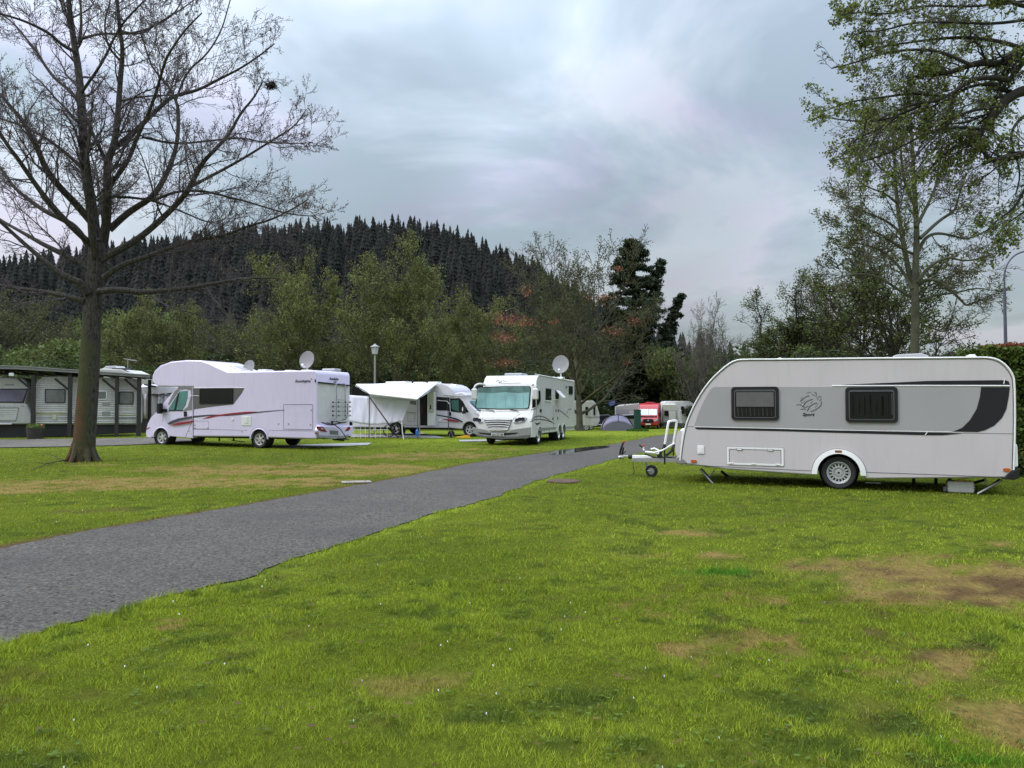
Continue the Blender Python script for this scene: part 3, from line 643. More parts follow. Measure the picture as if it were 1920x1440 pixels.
    MB().tube([(cw[0], -.9, .33), (cw[0], .9, .33)], .04, 8).build('axle', plastb, V.o)
    # bumper corners, nose box, rear cluster
    xa = top[0][0]; xr = top[-1][0]
    for sg in (1, -1):
        MB().prism([(xa-.16, .42), (xa-.10, .50), (xa+.02, .56), (xa+.09, .55), (xa+.10, .44), (xa+.02, .40)], sg*(YS+.012), sg*(YS-.35)).build('bumper_corner', greyb, V.o, bevel=.02)
        c = V.sides([b(1535, 1192), (1600, 1150) and b(1640, 1112), b(1690, 1096), b(1690, 1180), b(1640, 1200)], YS)
        MB().prism(c, sg*(YS+.012), sg*(YS-.35)).build('bumper_corner', plastb, V.o, bevel=.012)
        MB().prism([(xr-.075, .55), (xr-.07, .92), (xr-.05, .97), (xr+.02, .97), (xr+.02, .52)], sg*(YS-.01), sg*(YS-.34)).build('rear_light_cluster', trimw, V.o, bevel=.02)
        MB().box((xr-.078, sg*(YS-.17), .74), (.02, .2, .3)).build('tail_light', redl, V.o, bevel=.01)
    MB().box((xr+.01, 0, .46), (.08, 1.7, .14)).build('rear_bumper', cwhite, V.o, bevel=.02)
    nb = [(xa-.02, .50), (xa+.10, .50), (xa+.145, .60), (xa+.13, .85), (xa+.08, 1.06), (xa+.02, 1.16), (xa-.10, 1.17)]
    MB().prism(nb, -.93, .93).build('gas_locker', trimw, V.o, bevel=.05, seg=4)
    MB().prism([(x*.6+(xa-.0)*.4+.065, z*.8+.18) for x, z in nb], .925, .938).build('locker_recess', cwhite, V.o, bevel=.01)
    # drawbar (A-frame) and coupling, in the centre plane
    V.conv = Z(1130, 760, 6.62); T = lambda x, y, yy=0.0: (lambda q: Vector((q[0], yy, q[1])))(V.side((x, y), yy))
    tip = T(215, 635); h0 = T(372, 655)
    MB().tube([T(215, 630), T(330, 632)], .018, 8).build('coupling_rod', steel, V.o)
    MB().tube([T(205, 650), T(235, 640), T(262, 652)], [.05, .045, .02], 10).build('coupling_head', steel, V.o, smooth=True)
    hd = MB(); hd.tube([T(212, 612), T(222, 560), T(245, 490), T(262, 455)], [.022, .025, .022, .018], 8); h_ = hd.build('coupling_handle', plastb, V.o, smooth=True)
    MB().tube([T(258, 462), T(268, 440)], .026, 8).build('handle_grip', mat('red_grip', (.45, .03, .04), .4), h_)
    MB().tube([T(238, 612), T(252, 560), T(258, 520)], [.02, .024, .018], 8).build('release_lever', plastb, V.o)
    MB().tube([T(250, 605), T(270, 585), T(290, 570)], .012, 6).build('release_lever', plastb, V.o)
    MB().lathe([(.035, 0), (.052, .02), (.04, .035), (.052, .05), (.04, .065), (.052, .08), (.035, .10)], T(345, 640)-Vector((.05, 0, 0)), 'x', 14).build('bellows', rubber, V.o, smooth=True)
    MB().prism([(p.x, p.z) for p in (T(372, 618), T(560, 622), T(640, 640), T(600, 665), T(372, 662))], -.055, .055).build('coupling_cover', trimw, V.o, bevel=.015)
    for sg in (1, -1):
        p0 = T(372, 676, sg*.04); p1 = Vector((xa-.2, sg*.72, .46)); d = p1-p0; m = d.to_track_quat('X', 'Z').to_matrix()
        MB().box((p0+p1)/2, (d.length, .05, .085), m).build('drawbar_beam', steel, V.o)
    br = MB(); br.tube([T(515, 560), T(505, 540), T(512, 505)], .02, 7); k_ = br.build('handbrake_lever', trimw, V.o)
    MB().tube([T(506, 512), T(515, 488)], .026, 8).build('handle_grip', mat('red_grip', (.45, .03, .04), .4), k_)
    MB().tube([T(455, 492), T(480, 510), T(505, 528)], .018, 6).build('release_lever', plastb, V.o)
    # folded bicycle rack on the drawbar
    rk = MB(); rk.tube([T(530, 580, .2), T(600, 585, .2), T(700, 600, .2)], .028, 8); rk.tube([T(600, 545, -.1), T(640, 535, -.1), T(700, 565, -.1)], .022, 8); rk.tube([T(640, 590, .5), T(740, 560, .5), T(890, 470, .35)], .02, 8)
    r0 = rk.build('rack_frame', trimw, V.o, smooth=True)
    bk = MB(); bk.tube([T(520, 600, .25), T(640, 645, .25), T(760, 665, .2)], .02, 6); bk.tube([T(690, 640, .3), T(760, 520, .3)], .028, 7); bk.tube([T(790, 620, .1), T(850, 570, .0), T(885, 490, -.1)], .034, 7); bk.tube([T(680, 650, 0), T(800, 640, 0), T(900, 660, 0)], .018, 6)
    bk.tube([T(700, 610, .3), T(720, 650, .3)], .06, 8); bk.tube([T(680, 650, .1), T(860, 690, .1), T(900, 670, .1)], .016, 6); bk.build('rack_strap', plastb, r0)
    MB().tube([T(560, 640, 0), T(615, 655, 0)], .05, 8).build('rack_clamp', plastb, r0)
    U0, U1 = T(768, 498, .45), T(816, 196, .45); dd = Vector((0, -.95, 0)); cr = .07
    U = [U0, U0.lerp(U1, .93), U1+dd*.06, U1+dd*.94, U0.lerp(U1, .93)+dd, U0+dd]
    MB().tube(smoothpoly([tuple(p) for p in U], 2), .026, 10).build('bicycle_rack_hoop', trimw, V.o, smooth=True)
    MB().tube([U0-Vector((0, 0, .05)), U0+Vector((0, 0, .03))], .034, 8).build('hoop_clamp', plastb, V.o); MB().tube([U0-Vector((0, 0, .42)), U0-Vector((0, 0, .02))], .018, 8).build('hoop_foot', plastb, V.o)
    MB().tube([U0+dd-Vector((0, 0, .42)), U0+dd], .018, 8).build('hoop_foot', plastb, V.o)
    # jockey wheel
    jc = T(607, 815); jw = MB().lathe([(.05, -.035), (.135, -.035), (.142, -.02), (.142, .02), (.135, .035), (.05, .035), (.05, -.035)], jc, 'y', 24).build('jockey_wheel', rubber, V.o, smooth=True)
    MB().lathe([(.075, .038), (.02, .042), (.001, .042)], jc, 'y', 18).build('hub', steel, jw)
    MB().tube([T(560, 810)+Vector((0, .05, 0)), jc+Vector((0, .05, 0))], .014, 6).build('fork', steel, jw)
    MB().tube([T(540, 600), T(538, 720), T(548, 800)], .024, 8).build('jockey_post', steel, V.o)
    MB().tube([T(375, 690), T(380, 760), T(392, 820), T(385, 850), T(345, 870), (T(320, 878))], .008, 5).build('breakaway_cable', plastb, V.o)
    MB().tube([T(340, 870), T(318, 880)], .018, 6).build('plug', plastb, V.o)
    # corner steadies
    def steady(pts, y, r=.022, mm=steel): MB().tube([T(p[0], p[1], y) for p in pts], r, 6).build('corner_steady', mm, V.o)
    steady([(1205, 790), (1385, 990)], .95, .022); steady([(1222, 785), (1400, 985)], .90, .022, plastb); steady([(1392, 808), (1320, 880)], .92, .016)
    steady([(1470, 815), (1575, 900)], -.8, .034, plastb)
    V.conv = b
    steady([(1535, 1200), (1310, 1325)], .95, .022); steady([(1515, 1195), (1330, 1320)], .90, .028, plastb); steady([(1390, 1195), (1240, 1235)], -.6, .03, plastb); MB().tube([T(1382, 1190, .8), T(1382, 1240, .8)], .02, 6).build('drain_pipe', steel, V.o)
    for xx in (735, 935, 1060): MB().tube([T(xx, 1185, .3), T(xx, 1245, .3)], .035, 6).build('underfloor_bracket', under, V.o)
    MB().prism([(T(1090, 1190, .6).x, .40), (T(1230, 1190, .6).x, .40), (T(1215, 1230, .6).x, .27), (T(1120, 1230, .6).x, .27)], .5, .75).build('waste_tank_outlet', plastb, V.o)
    MB().box((T(370, 1225, .7).x, .7, T(370, 1225, .7).z), (.28, .03, .02)).build('underfloor_bracket', steel, V.o)
    # roof lights
    rz_ = top[11][1]
    V.conv = a; x0, x1 = T(880, 120, .3).x, T(1130, 120, .3).x
    MB().prism([(x0, rz_-.02), (x0-.12, rz_+.045), ((x0+x1)/2, rz_+.085), (x1+.12, rz_+.03), (x1, rz_-.02)], -.3, .3).build('roof_light', trimw, V.o, bevel=.02)
    V.conv = b; x0, x1 = T(530, 95, .2).x, T(870, 95, .2).x
    MB().prism([(x0, rz_-.02), (x0-.03, rz_+.06), (x0-.12, rz_+.085), (x1+.15, rz_+.10), (x1+.02, rz_+.05), (x1, rz_-.02)], -.45, .45).build('roof_light', mat('smoked_roof_light', (.4, .4, .42), .3), V.o, bevel=.02)
    x0, x1 = T(1200, 95, .4).x, T(1310, 95, .4).x
    MB().prism([(x0, rz_-.03), (x0-.05, rz_+.05), (x1+.05, rz_+.05), (x1, rz_-.03)], .1, .5).build('roof_vent', trimw, V.o, bevel=.02)
    # waste container on the grass
    V.conv = ID; y0 = .95; c0 = V.side((1777, 927), y0); c1 = V.side((1827, 908), y0)
    cc = V.M @ Vector(((c0[0]+c1[0])/2, y0-.18, 0)); wdt = abs(c0[0]-c1[0])
    t = empty('waste_water_container', (cc.x, cc.y, 0), rz, 'low white plastic waste water container lying on the grass under the caravan tail', 'water container')
    MB().box((0, 0, .115), (wdt, .36, .22)).build('tank', mat('milky_plastic', (.52, .52, .50), .5, dirt=.3), t, bevel=.035, seg=4)
    for zz in (.07, .12, .165): MB().box((0, 0, zz), (wdt+.012, .372, .012)).build('rib', mat('milky_plastic', (.52, .52, .50), .5), t, bevel=.004)
    MB().lathe([(.0, .03), (.055, .03), (.06, .0)], (-.02, .05, .225), 'z', 16).build('yellow_cap', mat('yellow_plastic', (.62, .42, .06), .4), t)
    MB().tube([(-.14, .12, .225), (-.10, .12, .245), (.05, .12, .25), (.09, .12, .232)], .012, 6).build('carry_strap', mat('yellow_plastic', (.62, .42, .06), .4), t)
    MB().box((wdt*.5+.03, 0, .06), (.07, .2, .1)).build('spout', greyb, t, bevel=.02)
build_caravan()

def dish(V, c, r, nrm, name='satellite_dish', base=None, m=None):
    """round dish on a mast; c world centre, nrm world direction it faces"""
    m = m or mat('dish_grey', (.24, .24, .24), .5, 0, 4, .05); n = Vector(nrm).normalized(); q = n.to_track_quat('Z', 'Y').to_matrix()
    mb = MB(); N = 28; vs = []
    for k, (rad, h) in enumerate(((1, .10), (.98, .125), (.8, .07), (.5, .02), (.2, 0))):
        for i in range(N): a = 2*math.pi*i/N; vs.append(q @ Vector((r*rad*math.cos(a)*.95, r*rad*math.sin(a)*1.05, r*(h-.05))))
    vs.append(q @ Vector((0, 0, -.05*r)))
    fs = [(k*N+i, k*N+(i+1) % N, (k+1)*N+(i+1) % N, (k+1)*N+i) for k in range(4) for i in range(N)]+[(4*N+i, 4*N+(i+1) % N, 5*N) for i in range(N)]
    inv = V.I.to_3x3(); cl = V.I @ Vector(c)
    vs = [inv @ v+cl for v in vs]
    d = mb.add(vs, fs).build(name, m, V.o, smooth=True, solid=.02)
    zb = cl.z-r*1.45 if base is None else base; nl = inv @ n
    MB().tube([(cl.x, cl.y, zb), tuple(cl-nl*.06-Vector((0, 0, r*.25)))], .035, 8).build('dish_mast', trimw, d)
    MB().tube([tuple(cl-Vector((0, 0, r*1.0))), tuple(cl-Vector((0, 0, r*.9))+nl*r*.9)], .014, 6).build('feed_arm', trimw, d)
    MB().tube([tuple(cl-Vector((0, 0, r*.9))+nl*r*.85), tuple(cl-Vector((0, 0, r*.8))+nl*r*1.05)], .04, 8).build('receiver', trimw, d)
    MB().box((cl.x, cl.y, zb+.04), (.34, .3, .09)).build('dish_foot', trimw, d, bevel=.02)
    return d

# ================================================================ alcove motorhome on the left

def build_alcove():
    rz = hdg(-.943, .334); V = Veh('alcove_motorhome', origin_from((-9.68, 29.6), rz, 1.12), rz, 'white alcove motorhome with red and black swooshes and a bicycle rack at its rear', 'motorhome', z=.0)
    s = Z(260, 640, 4.571); V.conv = s; Y = 1.15; rw = V.side((1030, 850), Y); fw = V.side((185, 815), Y); zr = .335
    wx, fx = rw[0], fw[0]
    def arch(cx, r): return [(cx-r*math.cos(R(t)), zr+.02+r*math.sin(R(t))) for t in range(8, 173, 9)]
    top = V.sides([(470, 392), (300, 390), (165, 387), (128, 365), (112, 335), (115, 290), (135, 250), (180, 208), (270, 174), (400, 161), (530, 163), (600, 187), (680, 225), (765, 260)], Y)
    zt = top[-1][1]; xr = V.side((1530, 500), Y)[0]
    zb = .40
    prof = top+[(xr+.10, zt), (xr+.03, zt-.05), (xr, zt-.16), (xr, 1.0), (xr-.02, zb+.03), (xr+.05, zb-.02)]+sorted(arch(wx, .40), key=lambda p: p[0])+[(top[0][0], zb)]
    body = MB().prism(prof, -Y, Y).build('body', lavw, V.o, bevel=.07, seg=4)
    MB().box((wx+1.0, 0, .46), (5.2, 1.7, .22)).build('chassis', under, V.o)
    x0 = top[0][0]
    # cab
    cab = V.sides([(462, 832), (462, 392), (345, 393), (303, 423), (250, 480), (212, 530), (150, 605), (105, 650), (78, 700), (66, 745), (60, 790), (68, 822), (105, 828)], Y-.04)
    za = zr+.02; fa = sorted(arch(fx, .41), key=lambda p: -p[0]); cab = cab+[(fx+.41, .40)]+fa+[(fx-.42, .40)]
    xf = min(c[0] for c in cab)
    MB().prism(cab, -Y+.10, Y-.04).build('cab', lavw, V.o, bevel=.10, seg=4)
    yc = Y-.04
    V.decal('pillar_trim', greyb, [(345, 396), (458, 396), (458, 590), (372, 598), (420, 560), (450, 470), (447, 420), (400, 410), (352, 420), (262, 545), (250, 540), (305, 430)], yc+.002, .004)
    V.decal('cab_window', teal, [(262, 592), (258, 575), (352, 428), (422, 424), (418, 490), (402, 548), (374, 590)], yc, .010)
    V.decal('window_divider', plastb, [(305, 592), (335, 450), (352, 440), (322, 592)], yc, .014)
    V.decal('window_rubber', plastb, [(255, 598), (262, 588), (378, 588), (380, 596)], yc, .016)
    V.seam('door_seam', [(462, 395), (462, 660), (440, 730), (408, 800), (402, 830)], yc+.001, .007); V.seam('door_seam', [(262, 600), (214, 610), (205, 690)], yc+.001, .005)
    V.decal('door_handle', plastb, [(388, 600), (412, 600), (416, 640), (390, 645)], yc, .02)
    wl = V.sides([(140, 612), (150, 602), (212, 526), (250, 476), (303, 419), (340, 395)], Y-.04); MB().prism([(x+.012, z+.012) for x, z in wl]+[(x-.03, z-.03) for x, z in wl[::-1]], -Y+.22, Y-.17).build('windscreen', teal, V.o)
    V.decal('indicator', redl, [(62, 750), (95, 735), (92, 745), (70, 756)], yc, .008)
    hx = xf
    for sg in (1, -1):
        p = V.side((185, 575), 1.25); m = MB().box((p[0], sg*1.27, p[1]), (.16, .20, .42)).build('mirror', plastb, V.o, bevel=.03)
        MB().box((p[0]-.12, sg*1.12, p[1]-.08), (.2, .22, .12)).build('mirror_arm', plastb, m, bevel=.02)
    MB().box((xf-.0, 0, .55), (.14, 1.85, .28)).build('front_bumper', greyb, V.o, bevel=.05)
    q = V.side((185, 500), 1.2); MB().tube([(q[0], 1.2, q[1]-.3), (q[0]-.02, 1.22, q[1]+.05)], .008, 5).build('aerial', plastb, V.o)
    # living window and dark panel
    V.decal('window_band', mat('band_grey', (.10, .10, .10), .4), [(470, 402), (905, 402), (885, 445), (812, 540), (600, 565), (470, 584)], Y, .004)
    V.window((524, 402), (806, 538), Y, .03, .022, .03)
    V.seam('band_line', [(470, 400), (905, 397)], Y+.004, .010, trimw); V.seam('cab_joint', [(462, 392), (462, 830)], Y+.001, .008, trimw)
    V.decal('band_pillar', plastb, [(806, 402), (813, 402), (813, 535), (806, 537)], Y, .010)
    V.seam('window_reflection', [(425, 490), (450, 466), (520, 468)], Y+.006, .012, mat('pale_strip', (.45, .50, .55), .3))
    V.decal('dark_swoosh', mat('anthracite', (.06, .06, .08), .4), [(243, 706), (280, 682), (340, 660), (470, 638), (620, 627), (760, 628), (1000, 605), (1130, 594), (1250, 587), (1250, 591), (1130, 602), (1000, 616), (860, 632), (760, 640), (600, 641), (470, 655), (350, 680), (265, 712)], Y+.001, .005)
    V.decal('red_swoosh', red, [(275, 719), (340, 697), (474, 678), (464, 694), (360, 714), (300, 721)], Y+.001, .007); V.decal('red_swoosh', red, [(545, 666), (600, 645), (680, 630), (800, 614), (930, 602), (1015, 602), (980, 610), (880, 620), (740, 634), (660, 646), (600, 660)], Y+.001, .008)
    V.seam('garage_hatch', [(1243, 541), (1488, 541), (1492, 548), (1492, 752), (1486, 757), (1243, 752)], Y+.001, .009, closed=True); V.seam('service_hatch', [(470, 683), (598, 683), (600, 750), (470, 750)], Y+.001, .006, closed=True)
    for p in ((1478, 590), (1474, 716), (1285, 708), (1200, 708), (483, 743), (594, 743), (483, 718), (432, 770), (885, 775)):
        q = V.side(p, Y); MB().box((q[0], Y+.006, q[1]), (.06, .016, .035)).build('latch', greyb, V.o, bevel=.004)
    q0, q1 = V.side((883, 642), Y), V.side((965, 722), Y); fl = MB().prism(rr(*q0, *q1, .02), Y-.004, Y+.018).build('heater_vent', trimw, V.o, bevel=.006)
    q0, q1 = V.side((908, 645), Y), V.side((940, 702), Y); MB().prism(rr(*q0, *q1, .01), Y+.012, Y+.032).build('vent_cowl', trimw, fl, bevel=.006)
    q = V.side((805, 668), Y); MB().lathe([(.001, .02), (.05, .02), (.062, -.003)], (q[0], Y, q[1]), 'y', 18).build('filler_cap', trimw, V.o)
    V.seam('skirt_seam', [(462, 752), (930, 762)], Y+.001, .006); V.seam('skirt_seam', [(1118, 762), (1520, 768)], Y+.001, .006)
    # arch lips
    for cx, yy, r in ((wx, Y, .43), (fx, yc, .43)):
        mb = MB(); A_ = [(cx-r*math.cos(R(t)), zr+.02+r*math.sin(R(t))) for t in range(0, 181, 9)]; B_ = [(cx-(r-.05)*math.cos(R(t)), zr+.02+(r-.05)*math.sin(R(t))) for t in range(0, 181, 9)]
        n = len(A_); mb.add([(x, yy, z) for x, z in A_]+[(x, yy+.02, z) for x, z in B_]+[(x, yy-.1, z) for x, z in B_], [(k*n+i, k*n+i+1, (k+1)*n+i+1, (k+1)*n+i) for k in range(2) for i in range(n-1)]); mb.build('wheel_arch', lavw, V.o, smooth=True)
        MB().lathe([(.385, .0), (.385, -.4), (.01, -.4)], (cx, yy-.03, zr+.03), 'y', 28).build('wheel_well', under, V.o)
        wheel(V.o, cx, yy-.14, .335, .22, 1, 'six'); wheel(V.o, cx, -yy+.14, .335, .22, -1, 'six')
    for xx, zz in ((690, 850), (815, 850)): q = V.side((xx, zz), .6); MB().tube([(q[0], .6, .42), (q[0], .6, q[1]-.02)], .03, 6).build('support_leg', under, V.o)
    q = V.side((850, 855), .6); MB().tube([(q[0]-.3, .6, .2), (q[0]+.3, .6, .26)], .02, 6).build('entry_step', greyb, V.o)
    text('lettering', 'Sunlight', mat('navy_letter', (.02, .02, .05), .4), V.o, (lambda q: (q[0], Y+.004, q[1]))(V.side((1408, 344), Y)), (R(90), 0, R(180)), abs(V.side((1340, 344), Y)[0]-V.side((1474, 344), Y)[0]), .13, .004, .15, .02)
    q = V.side((1482, 323), Y); MB().lathe([(.03, 0), (.001, .006)], (q[0], Y, q[1]), 'y', 8).build('letter_mark', red, V.o)
    q = V.side((1515, 338), Y); MB().box((q[0], Y+.012, q[1]), (.05, .02, .12)).build('marker_lamp', plastb, V.o, bevel=.01)
    # roof kit
    for (xc, wz, hh) in ((1075, .42, .09), (1295, .3, .05)):
        q = V.side((xc, 258), .3); MB().box((q[0], .2, zt+hh/2), (wz, .5, hh+.02)).build('roof_light', trimw, V.o, bevel=.03)
    MB().box((xr+.45, -.5, zt+.06), (.6, .5, .14)).build('roof_light', mat('smoked_roof_light', (.4, .4, .42), .3), V.o, bevel=.05)
    sl = MB(); p_ = [(top[-4][0]-.05, top[-4][1]), (top[-3][0], top[-3][1]), (top[-2][0], top[-2][1])]
    q1, q2 = Vector((top[-3][0], 0, top[-3][1])), Vector((top[-1][0], 0, top[-1][1])); dn = (q2-q1).normalized(); n_ = Vector((-dn.z, 0, dn.x)); n_ = n_ if n_.z > 0 else -n_; q2 = q1.lerp(q2, .85); q1 = q1.lerp(q2, .25)
    m3 = (q2-q1).to_track_quat('X', 'Z').to_matrix(); MB().box((q1+q2)/2+n_*.02+Vector((0, -.2, 0)), ((q2-q1).length, .8, .06), m3).build('skylight', trimw, V.o, bevel=.015)
    MB().box((q1+q2)/2+n_*.045+Vector((0, -.2, 0)), ((q2-q1).length*.8, .66, .03), m3).build('skylight_pane', mat('smoked_roof_light', (.4, .4, .42), .3), V.o)
    c = at(575.8, 675, 30.3); dish(V, c, .335, (.15, 1, -.2) and (-.30, -1, .25), base=zt)
    c = at(467, 688, 31.6); dish(V, c, .27, (-.3, -1, .3), base=zt)
    # rear
    V.conv = Z(560, 680, 9.0); xs_ = xr-.004
    V.fdecal('rear_panel', mat('rear_grey', (.60, .59, .60), .4, dirt=.2), [(322, 345), (620, 365), (640, 372), (845, 392), (840, 1060), (560, 1010), (380, 1005), (322, 1020)], xs_, .006)
    bump = V.faces([(262, 1150), (300, 1055), (560, 1075), (860, 1062), (872, 1150), (850, 1235), (700, 1275), (560, 1290), (340, 1270), (290, 1230)], xs_)
    MB().prism(bump, xr-.16, xr+.02, 'x').build('rear_bumper', lavw, V.o, bevel=.05, seg=4)
    V.fdecal('rear_apron', mat('apron_grey', (.30, .30, .32), .4), [(300, 1215), (560, 1240), (700, 1238), (850, 1205), (845, 1232), (700, 1268), (560, 1282), (345, 1262)], xr-.155, .012)
    V.fdecal('tail_light', redl, [(302, 1073), (410, 1085), (470, 1165), (370, 1160), (305, 1115)], xr-.15, .03, bevel=.01); V.fdecal('tail_light', redl, [(862, 1078), (820, 1085), (775, 1155), (830, 1150), (865, 1115)], xr-.15, .03, bevel=.01)
    V.fdecal('lamp_insert', lens, [(370, 1100), (405, 1098), (415, 1125), (385, 1128)], xr-.175, .012); V.fdecal('reflector', redl, [(275, 1180), (325, 1184), (325, 1200), (275, 1196)], xr-.15, .03)
    pl = V.fdecal('number_plate', mat('plate_grey', (.17, .17, .17), .5), [(523, 1143), (662, 1150), (662, 1216), (523, 1210)], xr-.16, .02)
    V.fdecal('plate_surround', lavw, [(505, 1210), (505, 1228), (690, 1228), (722, 1170), (700, 1160), (672, 1215)], xr-.165, .008)
    ft = lambda x, y, dx=0.0: (lambda q: (xr-dx, q[0], q[1]))(V.face((x, y), xr-dx))
    q = ft(597, 279); q0, q1 = ft(520, 279), ft(672, 279)
    text('lettering', 'Sunlight', mat('navy_letter', (.02, .02, .05), .4), V.o, (xr-.008, q[1], q[2]), (R(90), 0, R(-90)), abs(q0[1]-q1[1]), .12, .004, .15, .02)
    V.fdecal('reversing_camera', plastb, [(590, 318), (628, 322), (628, 332), (590, 328)], xr, .05)
    MB().tube([ft(330, 332, .04), ft(530, 352, .04), ft(620, 360, .05)], .028, 8).build('rack_rail', plastb, V.o); MB().tube([ft(655, 365, .05), ft(855, 385, .05)], .028, 8).build('rack_rail', plastb, V.o)
    ld = MB()
    for xx in (638, 785): ld.tube([ft(xx-45, 352, .05), ft(xx-12, 354, .09), ft(xx, 375, .12), ft(xx, 620, .12), ft(xx, 940, .12)], .018, 8)
    ld.tube([ft(638, 622, .12), ft(785, 628, .12)], .015, 6); ld.tube([ft(638, 940, .12), ft(560, 965, .35), ft(530, 995, .6)], .018, 6); ld.tube([ft(785, 930, .12), ft(740, 970, .3), ft(640, 985, .5)], .018, 6)
    rk = ld.build('bicycle_rack', steel, V.o, smooth=True)
    for i, zz in enumerate((668, 742, 818, 892)):
        MB().tube([ft(575, zz-3, .16+.05*i), ft(872, zz+8, .16+.05*i)], .018, 6).build('rack_bar', steel, rk)
        for xx in (578, 672, 785, 868): MB().box(ft(xx, zz, .16+.05*i), (.035, .05, .06)).build('rack_clamp', plastb, rk)
    for a_, b_, c_ in (((395, 1010), (540, 1065), (720, 1010)), ((470, 1015), (590, 1045), (800, 1000)), ((530, 990), (640, 1000), (770, 1015))):
        MB().tube(smoothpoly([ft(*a_, .45), ft(*b_, .5), ft(*c_, .45)], 2), .022, 6).build('wheel_tray', plastb, rk)
    MB().tube([ft(560, 985, .4), ft(570, 1045, .4)], .035, 6).build('tray_bracket', plastb, rk); MB().tube([ft(825, 700, .15), ft(822, 900, .2), ft(790, 960, .3), ft(640, 985, .4)], .014, 6).build('rack_strap', plastb, rk)
    MB().tube([ft(590, 1040, .4), ft(690, 1110, .35), ft(760, 1200, .3), ft(795, 1262, .25)], .018, 6).build('rack_strap', plastb, rk)

    MB().tube([(xr-.28, -.25, .30), (xr+.2, -.25, .33)], .05, 10).build('tow_bar', plastb, V.o); MB().tube([(xr-.22, -.75, .3), (xr+.1, -.7, .33)], .035, 8).build('exhaust_pipe', steel, V.o)
    MB().tube([(xr-.13, -.95, .41), (xr-.13, .95, .41)], .03, 6).build('bumper_lip', plastb, V.o)
build_alcove()
